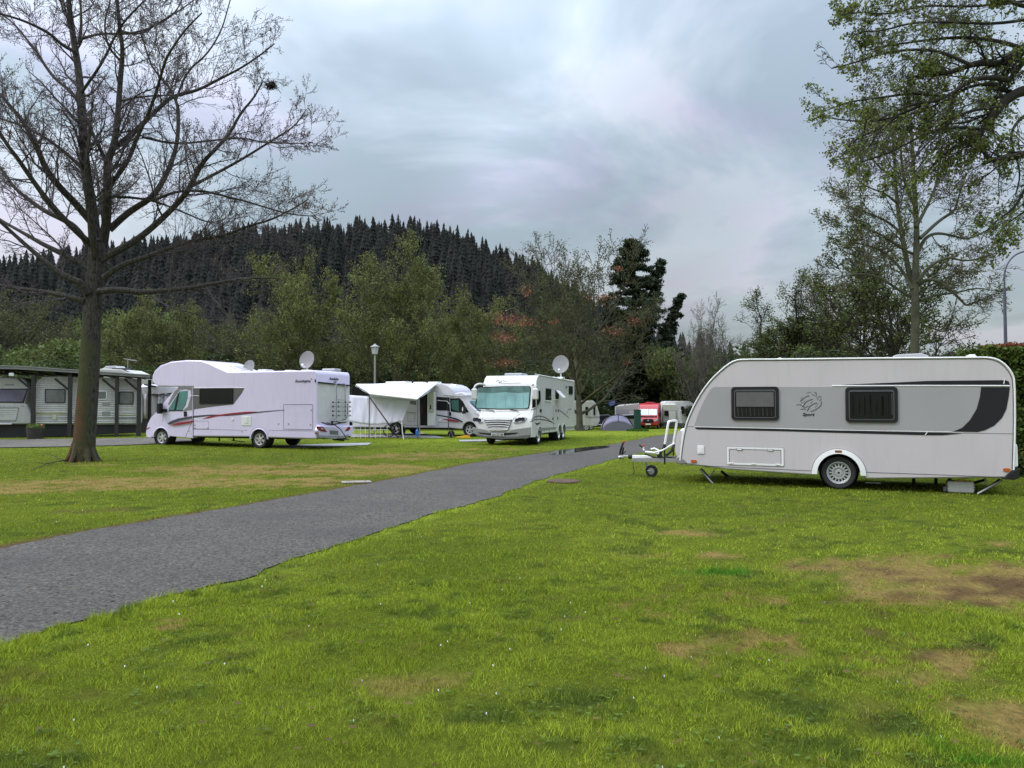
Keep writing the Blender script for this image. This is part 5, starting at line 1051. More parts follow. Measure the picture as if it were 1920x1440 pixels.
    q = Sb([(568, 900)])[0]; MB().box((q[0], y-.02, q[1]), (.16, .04, .24)).build('socket_box', mat('cream_plastic', (.50, .50, .36), .5), B.o, bevel=.02)
    MB().prism(Sb([(372, 974), (1410, 972), (1410, 1062), (372, 1105)]), y+.12, y+.16).build('skirting', mat('black_skirting', (.022, .022, .022), .8), B.o)
    # end-on caravan at the frame edge
    C = Veh('static_caravan', tuple((V.M @ Vector((P(60, 800, yb).x, yb+1.3, 0)))[:2]), rz, 'old cream caravan with raked front window at the far left edge of the photo', 'caravan', z=zg); C.conv = s
    Sc = lambda pts: C.sides(pts, y)
    MB().prism(Sc([(-620, 975), (-620, 480), (0, 480), (230, 490), (275, 530), (300, 600), (255, 740), (290, 790), (325, 870), (325, 972)]), y, 1.1).build('body', oldw, C.o, bevel=.08)
    f_ = C.decal('front_window', plastb, [(-300, 602), (295, 602), (245, 752), (-300, 742)], y, .015); C.decal('pane', mat('sky_window', (.13, .12, .17), .08, 0, 1.2, .4), [(-290, 612), (280, 612), (236, 740), (-290, 732)], y, .022, f_)
    C.decal('locker_lid', rib, [(-200, 800), (195, 800), (165, 935), (-200, 935)], y, .02, bevel=.01); C.seam('locker_seam', [(-200, 800), (195, 800), (165, 935), (-200, 935)], y-.022, .010)
    C.seam('body_line', [(-600, 770), (290, 775)], y-.004, .012, trimw); C.decal('small_label', greyb, [(212, 772), (250, 774), (248, 784), (212, 782)], y, .01); C.decal('roof_badge', mat('faded_badge', (.25, .25, .28), .6), [(50, 553), (148, 553), (148, 570), (50, 570)], y, .008)
    MB().prism(Sc([(-600, 975), (318, 975), (318, 1115), (-600, 1130)]), y+.14, y+.18).build('skirting', mat('black_skirting', (.022, .022, .022), .8), C.o)
    MB().tube([(lambda q: (q[0], y-.1, q[1]))(Sc([(p, 970)])[0]) for p in (-100, 130)], .04, 6).build('drawbar', steel, C.o)
    # flower tub
    p = at(66, 820, 34.2); t = empty('flower_tub', (p.x, p.y, tz(p.x, p.y)), 0, 'dark round flower tub with green and pink plants before the carport post', 'planter')
    MB().lathe([(.001, 0), (.30, 0), (.34, .25), (.36, .48), (.31, .48), (.001, .44)], (0, 0, 0), 'z', 20).build('tub', mat('tub_wood', (.035, .030, .026), .8, 0, 5, .3), t)
    r_ = random.Random(3); mb = MB(); fl = MB()
    for _ in range(260):
        a = r_.random()*6.28; q = r_.random()**.5*.36; h = .46+r_.random()*.26*(1-q); c = Vector((q*math.cos(a), q*math.sin(a), h)); e1 = Vector((r_.gauss(0, 1), r_.gauss(0, 1), r_.gauss(0, 1))).normalized()*.05; e2 = e1.orthogonal().normalized()*.03
        (fl if r_.random() < .12 and h > .52 else mb).add([c-e1, c+e2, c+e1, c-e2], [(0, 1, 2, 3)])
    mb.build('foliage', leafmat('tub_leaf', (.10, .16, .03)), t); fl.build('blossoms', mat('pink_petal', (.45, .10, .10), .6), t)
    # caravan roof and awning tent behind
    Tn = Z(0, 620, 5.538); q = lambda x, y_, Y_: at(*Tn(x, y_), Y_)
    c = q(1260, 430, 44); t = empty('caravan_behind_carport', (c.x, c.y, 0), -.05, 'white caravan whose roof shows above the carport, beside the big bare trunk', 'caravan')
    w2 = abs(q(1500, 430, 44).x-q(1020, 430, 44).x); h2 = q(1260, 402, 44).z
    MB().prism([(-w2/2, .45), (-w2/2-.05, 1.6), (-w2/2+.3, h2-.15), (-w2/2+.8, h2), (w2/2-.7, h2-.05), (w2/2, h2-.35), (w2/2+.05, .45)], -1.1, 1.1).build('body', oldw, t, bevel=.06)
    MB().prism([(-w2*.30, h2-.02), (-w2*.22, h2+.16), (-w2*.02, h2+.18), (w2*.06, h2-.02)], -.6, .4).build('roof_light', mat('smoked_roof_light', (.4, .4, .42), .3), t, bevel=.03); MB().box((w2*.2, -.9, h2-.02), (w2*.36, .3, .10)).build('roof_rack', seam, t)
    MB().tube([(w2*.14, 0, h2), (w2*.14, 0, h2+.55), (w2*.05, 0, h2+.6), (w2*.34, 0, h2+.48)], .03, 5).build('aerial', greyb, t)
    wheel(t, 0, -1.0, .33, .2, -1)
    T = empty('awning_tent', (q(1640, 1000, 41).x, 41, tz(-18, 41)), 0, 'white awning tent with dark trim between the carport and the alcove motorhome', 'tent'); o = T.location; tr = lambda x, y_, Y_=41: q(x, y_, Y_)-o
    MB().add([tr(1455, 590), tr(1600, 575), tr(1850, 590), tr(1850, 640), tr(1640, 655), tr(1460, 655), tr(1480, 560, 43), tr(1850, 560, 43)], [(0, 1, 2, 3, 4, 5), (0, 6, 7, 2, 1)]).build('roof', fabw, T, solid=.02)
    MB().grid(lambda u, v: tr(1462+(1900-1462)*u, 655+(915-655)*v)+Vector((0, .07*math.sin(u*40)+.05, 0)), 50, 4).build('wall', fabw, T, smooth=True, solid=.01)
    MB().add([tr(1462, 915), tr(1900, 915), tr(1900, 1060), tr(1462, 1060)], [(0, 1, 2, 3)]).build('base_panel', mat('grey_skirt', (.06, .06, .065), .8), T, solid=.02)
    for xx in (1550, 1460): MB().tube([tr(xx, 655)-Vector((0, .03, 0)), tr(xx, 915)-Vector((0, .03, 0))], .025, 6).build('pole', plastb, T)
    MB().tube([tr(1560, 662)-Vector((0, .03, 0)), tr(1800, 668)-Vector((0, .03, 0))], .035, 6).build('pole', plastb, T); MB().tube([tr(1500, 560), tr(1620, 580)], .05, 6).build('roof_pole', plastb, T)
build_statics()

# ================================================================ far group by the trees
def build_far():
    s = Z(1070, 700, 7.68)
    def q(x, y, Y): return at(*s(x, y), Y)
    # red van
    Yv = 76; rz = hdg(-.24, -.97); nr = q(1262, 780, Yv); V = Veh('red_van', origin_from((nr.x, nr.y), rz, .98), rz, 'tall red panel van facing the camera with silver sun blinds in its windscreen', 'van', z=tz(nr.x, Yv)); V.conv = s
    rd = mat('red_paint', (.42, .022, .028), .35, 0, 1, .05, coat=.3)
    prof = [(.0, .35), (.04, .7), (-.05, 1.05), (-.45, 1.25), (-.95, 2.0), (-1.1, 2.2), (-1.5, 2.5), (-5.6, 2.55), (-5.65, .4)]
    MB().prism(prof, -.98, .98).build('body', rd, V.o, bevel=.10)
    ws = MB().prism([(-.42, 1.30), (-.90, 2.02), (-.92, 2.06), (-.40, 1.34), ], -.86, .80)
    def slope(y0, z0, y1, z1, off): f = lambda z: -.45-.5*(z-1.25)/.75+off; return [(f(z0), y0, z0), (f(z0), y1, z0), (f(z1), y1, z1), (f(z1), y0, z1)]
    for nm, y0, y1, m in (('windscreen_blind', -.88, -.02, mat('silver_blind', (.62, .70, .80), .3)), ('windscreen_blind', .02, .80, mat('silver_blind', (.62, .70, .80), .3))):
        a = slope(y0, 1.38, y1, 1.96, .02); b = slope(y0, 1.38, y1, 1.96, -.03); MB().add(a+b, [(0, 1, 2, 3), (4, 7, 6, 5), (0, 4, 5, 1), (1, 5, 6, 2), (2, 6, 7, 3), (3, 7, 4, 0)]).build(nm, m, V.o)
    MB().box((-.28, 0, 1.24), (.2, 1.7, .06)).build('scuttle', plastb, V.o)
    MB().prism([(-.55, .62), (-.45, 1.0), (.45, 1.0), (.55, .62)], .0, .06, 'x').build('grille', plastb, V.o)
    for sg in (1, -1): MB().prism([(sg*.55, .72), (sg*.62, .92), (sg*.92, 1.06), (sg*.94, .86)], -.03, .05, 'x').build('headlight', lens, V.o); MB().box((-.75, sg*1.12, 1.45), (.15, .2, .4)).build('mirror', plastb, V.o, bevel=.03)
    MB().box((.05, 0, .48), (.04, .52, .11)).build('number_plate', trimw, V.o); MB().box((.03, 0, .86), (.1, .14, .12)).build('badge', alu, V.o)
    MB().prism([(-1.05, 1.3), (-1.3, 1.95), (-1.8, 2.0), (-1.85, 1.3)], .975, .99).build('side_window', glass, V.o); MB().box((-3, 0, 2.6), (1.6, .8, .12)).build('roof_light', rd, V.o, bevel=.04)
    for x in (-.95, -4.6):
        for sg in (1, -1): wheel(V.o, x, sg*.9, .34, .22, sg, 'six')
    # dome tent
    c = q(660, 800, 66); T = empty('dome_tent', (c.x, c.y, tz(c.x, c.y)), 0, 'lilac grey dome tent on the far lawn left of the green post', 'tent'); w = q(870, 800, 66).x-q(440, 800, 66).x; h = q(660, 600, 66).z-T.location.z
    tf = mat('tent_lilac', (.20, .19, .27), .7, 0, 2, .1)
    MB().grid(lambda u, v: Vector((-w/2*math.cos(math.pi*u)*(1-.0*v), (-1.1+2.2*v), h*(math.sin(math.pi*u)**.75)*(math.sin(math.pi*(.12+.76*v))**.6))), 20, 10).build('canopy', tf, T, smooth=True, solid=.01)
    MB().grid(lambda u, v: Vector((-w/2*math.cos(math.pi*u), -1.1, h*(math.sin(math.pi*u)**.75)*(math.sin(math.pi*.12)**.6)*v)), 16, 2).build('door_panel', tf, T)
    for y_ in (-1.12,): MB().tube([(-w/2*math.cos(math.pi*u)*1.0, -.55, h*1.01*(math.sin(math.pi*u)**.75)) for u in np.linspace(.02, .98, 20)], .045, 5).build('pole_sleeve', plastb, T)
    MB().tube([(0, -1.12+.5*u*0, h*(math.sin(math.pi*(.12+.76*v))**.6)) for u, v in ((0, .0), (0, .1), (0, .3), (0, .5))], .03, 5).build('zip_line', plastb, T)
    # green post
    c = q(962, 845, 52); w = q(1010, 845, 52).x-q(918, 845, 52).x; h = q(962, 530, 52).z-tz(c.x, 52); t = empty('green_service_pillar', (c.x, 52, tz(c.x, 52)), .12, 'dark green upright service pillar with a tuft of grass at its foot', 'service pillar')
    gm = mat('dark_green_metal', (.012, .055, .045), .45); MB().box((0, 0, h*.56), (w*.92, .35, h*.88)).build('cabinet', gm, t, bevel=.02); MB().box((w*.46-.05, .0, h*.5), (.08, .3, h)).build('post', mat('darker_green', (.008, .035, .03), .5), t); MB().box((0, 0, h+.01), (w*.98, .38, .05)).build('cap', gm, t)
    mb = MB(); r_ = random.Random(5)
    for _ in range(300): a = r_.random()*6.28; k = r_.random()*.75; x, y = k*math.cos(a), k*math.sin(a); mb.add([(x-.03, y, 0), (x+.03, y, 0), (x+r_.gauss(0, .06), y+r_.gauss(0, .06), .1+r_.random()*.16)], [(0, 1, 2)])
    o = mb.build('grass_tuft', leafmat('tuft_leaf', (.06, .14, .02)), None); o.location = (c.x, 52, tz(c.x, 52)); tag(o, 'tuft of long grass round the foot of the green pillar', 'grass', None, 'stuff')
    # caravan with hitch, far left of the group
    def small_caravan(name, label, x0, x1, yt, yb, Y, rot=0, m=oldw, nose=1):
        a, b = q(x0, yb, Y), q(x1, yb, Y); cx = (a.x+b.x)/2; z0 = tz(cx, Y); h = q(x0, yt, Y).z-z0; w = b.x-a.x
        t = empty(name, (cx, Y, z0), rot, label, 'caravan'); L = max(w, 3.6)
        off = -nose*(L-w)/2
        pr = [(-L/2, .45), (-L/2, h-.3), (-L/2+.3, h), (L/2-w*.45, h), (L/2-w*.22, h-.25), (L/2-.0, h*.52), (L/2-.05, .75), (L/2-.25, .42)]
        pr = [((x)*nose+off, z) for x, z in pr]; MB().prism(pr, -1.05, 1.05).build('body', m, t, bevel=.05)
        X = lambda k: (L/2-w*k)*nose+off
        for k0, k1 in ((.78, .95), (.30, .42)):
            MB().prism(rr(X(k0), h*.52, X(k1), h*.80, .04), -1.09, -1.04).build('window', glass, t)
        MB().box((X(.5), -1.06, h*.46), (w*.9, .03, .03)).build('trim_line', seam, t); wheel(t, X(.9), -.95, .33, .2, -1)
        MB().tube([(X(0)-.1*nose, -.0, .5), (X(0)+1.0*nose, 0, .5)], .06, 6).build('drawbar', steel, t); MB().box((X(.05), -.3, .9), (.3, .4, .25)).build('gas_locker', m, t, bevel=.04)
        return t
    small_caravan('small_caravan', 'small old white caravan seen between the far tree trunk and the dome tent', 185, 400, 395, 750, 68)
    # dark car behind its hitch
    c = q(455, 760, 73); z0 = tz(c.x, 73); t = empty('parked_car', (c.x, 73, z0), 0, 'dark blue car half hidden behind the dome tent', 'car')
    cm = mat('dark_car_paint', (.02, .02, .04), .25, 0, 1, .1, coat=.5)
    MB().prism([(-1.9, .3), (-1.95, .8), (-1.5, .98), (-1.1, 1.4), (.5, 1.45), (1.2, .95), (1.95, .8), (2.0, .35)], -.85, .85).build('body', cm, t, bevel=.08); MB().prism([(-1.3, 1.0), (-1.05, 1.34), (.42, 1.38), (1.0, .98)], -.87, .87).build('window', glass, t)
    for x in (-1.2, 1.25): wheel(t, x, -.8, .3, .2, -1, 'five')
    # grey and white awning behind the tent, with a frame
    T = empty('frame_awning', (q(800, 780, 80).x, 80, -.8), 0, 'grey and white frame awning behind the dome tent and green pillar', 'tent'); o = T.location; tr = lambda x, y, Y=80: q(x, y, Y)-o
    MB().add([tr(640, 480), tr(985, 440), tr(985, 520), tr(640, 520), tr(700, 455, 84), tr(985, 425, 84)], [(0, 1, 2, 3), (0, 4, 5, 1)]).build('roof', mat('awning_pale', (.42, .40, .38), .7), T, solid=.02)
    MB().add([tr(655, 520), tr(985, 520), tr(985, 780), tr(655, 780)], [(0, 1, 2, 3)]).build('wall', fabg, T, solid=.02); MB().add([tr(840, 540, 79.9), tr(930, 540, 79.9), tr(930, 700, 79.9), tr(850, 690, 79.9)], [(0, 1, 2, 3)]).build('window', mat('hazy_window', (.5, .5, .46), .5), T, solid=.02)
    for x in (645, 985): MB().tube([tr(x, 480, 79.8), tr(x, 790, 79.8)], .06, 6).build('pole', trimw, T)
    MB().tube([tr(440, 440, 82), tr(985, 432, 82)], .05, 5).build('ridge_pole', plastb, T)
    t = empty('parked_car', (q(890, 760, 78).x, 78, -.8), 0, 'silver car half hidden behind the green pillar and red van', 'car')
    MB().prism([(-1.9, .3), (-1.95, .8), (-1.5, .98), (-1.1, 1.4), (.5, 1.45), (1.2, .95), (1.95, .8), (2.0, .35)], -.85, .85).build('body', mat('silver_paint', (.3, .31, .32), .3, .4), t, bevel=.08); MB().prism([(-1.3, 1.0), (-1.05, 1.34), (.42, 1.38), (1.0, .98)], -.87, .87).build('window', glass, t)
    for x in (-1.2, 1.25): wheel(t, x, -.8, .3, .2, -1, 'five')
    # blue tarp
    for x0, x1, y0, y1, Y_, lb in ((550, 640, 400, 458, 84, 'small blue tarpaulin shelter left of the frame awning'), (1370, 1545, 368, 460, 86, 'dark blue tarpaulin shelter between red van and caravan nose')):
        c = q((x0+x1)/2, 780, Y_); T = empty('tarpaulin_shelter', (c.x, Y_, -.8), 0, lb, 'shelter'); o = T.location
        MB().grid(lambda u, v: q(x0+(x1-x0)*u, y0+(y1-y0)*v+(8*math.sin(u*5)), Y_+2*(1-v))-o, 8, 4).build('tarpaulin', mat('blue_tarp', (.03, .05, .17), .6) if x0 < 600 else mat('navy_tarp', (.004, .022, .055), .6), T, solid=.02)
        for x in (x0+4, x1-4): MB().tube([q(x, y1-5, Y_)-o, (lambda p: Vector((p.x, p.y, 0)))(q(x, y1, Y_)-o)], .05, 5).build('pole', plastb, T)
    # pale tent right of the van
    T = empty('frame_tent', (q(1440, 770, 78).x, 78, -.8), 0, 'pale frame tent with dark window right of the red van', 'tent'); o = T.location; tr = lambda x, y, Y=78: q(x, y, Y)-o
    MB().add([tr(1325, 455), tr(1520, 455), tr(1540, 530), tr(1330, 530), tr(1345, 440, 81), tr(1500, 440, 81)], [(0, 1, 2, 3), (0, 4, 5, 1)]).build('roof', mat('tent_cream', (.50, .48, .42), .8), T, solid=.02)
    MB().add([tr(1335, 530), tr(1535, 530), tr(1540, 720), tr(1335, 720)], [(0, 1, 2, 3)]).build('wall', fabg, T, solid=.02); MB().add([tr(1415, 540, 77.9), tr(1510, 540, 77.9), tr(1510, 690, 77.9), tr(1415, 690, 77.9)], [(0, 1, 2, 3)]).build('door_panel', mat('tent_white', (.55, .54, .52), .8), T, solid=.02)
    MB().add([tr(1350, 540, 77.9), tr(1408, 540, 77.9), tr(1408, 610, 77.9), tr(1350, 610, 77.9)], [(0, 1, 2, 3)]).build('window', glass, T, solid=.02)
    MB().add([tr(1535, 500), tr(1545, 500), tr(1610, 740), tr(1580, 745), tr(1545, 640)], [(0, 1, 2, 3, 4)]).build('side_flap', mat('tent_white', (.55, .54, .52), .8), T, solid=.02)
    for k in range(6): MB().tube([tr(1560, 530+k*35), tr(1600, 545+k*32)], .03, 4).build('guy_rope', trimw, T)
    MB().add([tr(1335, 700, 77.8), tr(1610, 720, 77.8), tr(1610, 765, 77.8), tr(1335, 765, 77.8)], [(0, 1, 2, 3)]).build('base_panel', mat('grey_skirt', (.06, .06, .065), .8), T, solid=.02)
    small_caravan('white_caravan_roof', 'white caravan seen just left of the big caravan nose beyond the blue shelter', 1545, 1790, 400, 640, 82, m=trimw)
build_far()

# ================================================================ lamps, hedge, ground bits
def street_things():
    s = Z(640, 630, 6.546); c = at(703, 700, 46); t = empty('park_lamp', (c.x, 46, tz(c.x, 46)), 0, 'grey lamp post with a lantern head standing behind the awning', 'street lamp'); o = t.location
    q = lambda x, y: at(*s(x, y), 46)-o
    ax = q(412, 300).x; zt = q(412, 225).z; MB().tube([(ax, 0, 0), (ax, 0, 1.0), (ax, 0, 1.05), (ax, 0, zt)], [.09, .085, .07, .055], 12).build('pole', mat('lamp_grey', (.26, .26, .27), .5, .3), t)
    z1, z2, z3 = q(412, 225).z, q(412, 140).z, q(412, 112).z; g_ = MB().lathe([(.13, z1), (.16, z1+.03), (.22, z2)], (ax, 0, 0), 'z', 12).build('lantern', mat('milky_glass', (.45, .45, .46), .3), t)
    MB().lathe([(.29, z3-.12), (.27, z3-.07), (.15, z3-.02), (.08, z3+.02), (.05, z3+.08), (.001, z3+.08)], (ax, 0, 0), 'z', 16).build('lamp_hood', mat('lamp_grey', (.26, .26, .27), .5, .3), t)
    for k in range(6): a = k*math.pi/3; MB().tube([(ax+.14*math.cos(a), .14*math.sin(a), z1), (ax+.23*math.cos(a), .23*math.sin(a), z2)], .012, 4).build('lantern_bar', mat('lamp_grey', (.26, .26, .27), .5, .3), g_)
    # curved street lamp at the right
    Y = 27; c = at(1885, 640, Y); t = empty('street_lamp', (c.x, Y, 0), 0, 'tall dark curved-arm street lamp rising behind the hedge at the right edge', 'street lamp'); o = t.location
    q = lambda x, y: at(x, y, Y)-o
    dm = mat('lamp_dark_metal', (.10, .10, .14), .5, .3)
    b0 = q(1885.5, 640); MB().tube([(b0.x+.02, 0, 0), tuple(b0), tuple(q(1883.5, 545))], [.075, .055, .045], 12).build('pole', dm, t, smooth=True)
    arm = [q(1883.5, 545), q(1883, 518), q(1884.5, 505), q(1890, 492), (q(1898, 482)), q(1909, 474.5), q(1925, 470), q(1945, 468)]
    MB().tube(smoothpoly([tuple(p) for p in arm], 2), .032, 10).build('arm', dm, t, smooth=True); e = q(1955, 468.5)
    MB().prism([(e.x-.25, e.z-.03), (e.x-.15, e.z+.06), (e.x+.35, e.z+.05), (e.x+.45, e.z-.02), (e.x+.3, e.z-.08), (e.x-.1, e.z-.09)], -.12, .12).build('lamp_head', dm, t, bevel=.03)
    # inspection cover, slab, twig, road bits
    g = gnd(1057, 903.5); o = MB().lathe([(.001, .03), (.28, .03), (.36, .026), (.38, .005)], (0, 0, 0), 'z', 24).build('inspection_cover', mat('rusty_iron', (.085, .05, .032), .8, .3, 14, .4, bump=.5), None); o.location = (g.x, g.y, 0.008); tag(o, 'round rusty inspection cover sunk in the lawn right of the road', 'manhole cover')
    g = gnd(668, 905.5); o = MB().box((0, 0, .02), (.62, .34, .03)).build('stone_slab', mat('pale_stone', (.24, .21, .18), .8, 0, 8, .25, bump=.4), None, bevel=.01); o.location = (g.x, g.y, 0.0); o.rotation_euler[2] = .3; tag(o, 'pale flat stone slab at the far edge of the road', 'slab')
    mb = MB(); P = lambda x, y, z=.04: (lambda v: (v.x, v.y, z))(gnd(x, y))
    mb.tube([P(130, 866, .06), P(110, 868, .05), P(88, 872), P(60, 883, .03)], [.02, .016, .012, .006], 6); mb.tube([P(118, 867, .05), P(100, 863, .14), P(80, 861, .20)], [.012, .01, .005], 5); mb.tube([P(95, 871, .05), P(84, 876, .10), P(66, 876, .12)], [.01, .007, .004], 5)
    tag(mb.build('fallen_branch', mat('dead_wood', (.035, .028, .022), .9), None), 'thin dark fallen branch on the grass left of the trunk', 'branch')
street_things()
# ================================================================ trees
def perp(d, rd):
    v = Vector((rd.gauss(0, 1), rd.gauss(0, 1), rd.gauss(0, 1))); v -= d*v.dot(d)
    return v.normalized() if v.length > 1e-4 else d.orthogonal().normalized()
def grow(rd, out, p, d, L, r, lv, P):
    n = P['n'][lv]; st = L/n; pts = [(p, r)]; tp = P['trop'][lv]; jt = P['jit'][lv]; last = lv == len(P['n'])-1
    for i in range(n):
        d = (d+Vector((rd.gauss(0, jt), rd.gauss(0, jt), rd.gauss(0, jt)+tp))).normalized(); p = p+d*st; pts.append((p, max(P['rmin'], r*(1-(i+1)/n*P.get('tap', .75)))))
    for (a, ra), (b, rb) in zip(pts, pts[1:]): out['s'].append((a, b, ra, rb, lv))
    if last: out['t'].append((pts[-1][0], d)); out['m'].append((pts[max(1, n//2)][0], d)); return
    spawn(rd, out, pts, L, lv, P)
def spawn(rd, out, pts, L, lv, P):
    k = P['k'][lv] if 'kl' not in P or lv else max(2, round(P['k'][0]*min(1, L/P['kl']))); t0 = P['t0'][lv]; n = len(pts)-1
    for j in range(k):
        t = t0+(1-t0)*(j+rd.random())/k; f = t*n; i = min(n-1, int(f)); f -= i
        a, ra = pts[i]; b, rb = pts[i+1]; p = a.lerp(b, f); dd = (b-a).normalized(); r = (ra+(rb-ra)*f)
        an = R(P['ang'][lv]+rd.gauss(0, 9)); q = perp(dd, rd)
        if P.get('flat'): q.z *= P['flat']; q = (q-dd*q.dot(dd)).normalized()
        nd = dd*math.cos(an)+q*math.sin(an)
        grow(rd, out, p, nd, L*P['lr'][lv]*(1-P.get('sh', .45)*t)*(.7+.6*rd.random()), max(P['rmin'], r*P['rr'][lv]), lv+1, P)
    grow(rd, out, pts[-1][0], (pts[-1][0]-pts[-2][0]).normalized(), L*P['lr'][lv]*.6, max(P['rmin'], pts[-1][1]*.8), lv+1, P)
def seg_mesh(name, S, m, parent, off=Vector((0, 0, 0)), n=3):
    if not S: return None
    A = np.array([tuple(s[0]-off)+tuple(s[1]-off)+(s[2], s[3]) for s in S]); V, F_ = segs_arrays(A[:, :3], A[:, 3:6], A[:, 6], A[:, 7], n)
    return np_mesh(name, V, F_, m, parent, smooth=n > 4)
def leaf_mesh(name, C, size, m, parent, seed=0, up=.3, asp=.55, jit=.0, dirs=None):
    g = np.random.default_rng(seed); C = np.asarray(C, float); n = len(C)
    if n == 0: return None
    if jit: C = C+g.normal(0, jit, C.shape)
    a = g.normal(0, 1, (n, 3)); a /= np.linalg.norm(a, axis=1, keepdims=True); nn = g.normal(0, 1, (n, 3)); nn[:, 2] += up
    b = np.cross(a, nn); b /= np.linalg.norm(b, axis=1, keepdims=True)+1e-9; s = (size*(.6+.8*g.random(n)))[:, None]
    V = np.stack([C-a*s, C+b*s*asp, C+a*s, C-b*s*asp], 1).reshape(-1, 3)
    return np_mesh(name, V, np.arange(4*n).reshape(-1, 4), m, parent)
bark_d = mat('bark_dark', (.040, .035, .032), .9, 0, 3, .3, bump=.8, bscale=18, spec=.2)
bark_g = mat('bark_grey_green', (.085, .085, .060), .9, 0, 2, .3, bump=.5, spec=.2)
bark_o = mat('bark_olive', (.085, .076, .050), .9, 0, 1, .3, spec=.1)
def hero_bark():
    m = bpy.data.materials.new('mossy_bark'); m.use_nodes = True; N = m.node_tree.nodes; L = m.node_tree.links; b = N['Principled BSDF']; b.inputs['Roughness'].default_value = .9; b.inputs['Specular IOR Level'].default_value = .2
    g = N.new('ShaderNodeNewGeometry'); mp = N.new('ShaderNodeMapping'); mp.inputs['Scale'].default_value = (1, 1, .35); L.new(g.outputs['Position'], mp.inputs[0])
    n1 = N.new('ShaderNodeTexNoise'); n1.inputs['Scale'].default_value = 20; n1.inputs['Detail'].default_value = 8; n1.inputs['Roughness'].default_value = .7; L.new(mp.outputs[0], n1.inputs[0])
    n2 = N.new('ShaderNodeTexNoise'); n2.inputs['Scale'].default_value = 2.3; n2.inputs['Detail'].default_value = 4; L.new(g.outputs['Position'], n2.inputs[0])
    n3 = N.new('ShaderNodeTexNoise'); n3.inputs['Scale'].default_value = 3.1; n3.inputs['Detail'].default_value = 5; mp3 = N.new('ShaderNodeMapping'); mp3.inputs['Location'].default_value = (5, 3, 1); L.new(g.outputs['Position'], mp3.inputs[0]); L.new(mp3.outputs[0], n3.inputs[0])
    r = N.new('ShaderNodeValToRGB'); L.new(n1.outputs[0], r.inputs[0]); r.color_ramp.elements[0].position = .35; r.color_ramp.elements[0].color = (.018, .016, .015, 1); r.color_ramp.elements[1].position = .7; r.color_ramp.elements[1].color = (.115, .102, .088, 1)
    def mix(fac, a, col, lo, hi, mx=1.0):
        mr = N.new('ShaderNodeMapRange'); mr.inputs[1].default_value = lo; mr.inputs[2].default_value = hi; mr.inputs[4].default_value = mx; L.new(fac, mr.inputs[0]); x = N.new('ShaderNodeMix'); x.data_type = 'RGBA'; L.new(mr.outputs[0], x.inputs[0]); L.new(a, x.inputs[6]); x.inputs[7].default_value = (*col, 1); return x.outputs[2]
    # algae grows on the weather side, low on the trunk
    dt = N.new('ShaderNodeVectorMath'); dt.operation = 'DOT_PRODUCT'; L.new(g.outputs['Normal'], dt.inputs[0]); dt.inputs[1].default_value = (-.75, -.6, .1)
    sp = N.new('ShaderNodeSeparateXYZ'); L.new(g.outputs['Position'], sp.inputs[0]); hz = N.new('ShaderNodeMapRange'); hz.inputs[1].default_value = 6.5; hz.inputs[2].default_value = 2.5; L.new(sp.outputs[2], hz.inputs[0])
    ma = N.new('ShaderNodeMath'); ma.operation = 'MULTIPLY_ADD'; L.new(dt.outputs['Value'], ma.inputs[0]); ma.inputs[1].default_value = .35; L.new(n2.outputs[0], ma.inputs[2])
    mb_ = N.new('ShaderNodeMath'); mb_.operation = 'MULTIPLY'; L.new(ma.outputs[0], mb_.inputs[0]); L.new(hz.outputs[0], mb_.inputs[1])
    c = mix(mb_.outputs[0], r.outputs[0], (.065, .070, .024), .30, .60, .75)
    hr = N.new('ShaderNodeMapRange'); hr.inputs[1].default_value = 3.2; hr.inputs[2].default_value = 1.8; L.new(sp.outputs[2], hr.inputs[0]); mc = N.new('ShaderNodeMath'); mc.operation = 'MULTIPLY'; ma2 = N.new('ShaderNodeMath'); ma2.operation = 'MULTIPLY_ADD'; L.new(dt.outputs['Value'], ma2.inputs[0]); ma2.inputs[1].default_value = .25; L.new(n3.outputs[0], ma2.inputs[2]); L.new(ma2.outputs[0], mc.inputs[0]); L.new(hr.outputs[0], mc.inputs[1])
    c = mix(mc.outputs[0], c, (.125, .058, .036), .56, .74, .8)
    L.new(c, b.inputs['Base Color']); bp = N.new('ShaderNodeBump'); bp.inputs['Strength'].default_value = 1; bp.inputs['Distance'].default_value = .05; L.new(n1.outputs[0], bp.inputs['Height']); L.new(bp.outputs[0], b.inputs['Normal'])
    return m
hbark = hero_bark()
twigm = mat('twig_brown', (.105, .088, .098), .85, 0, 1, .3, spec=.1)

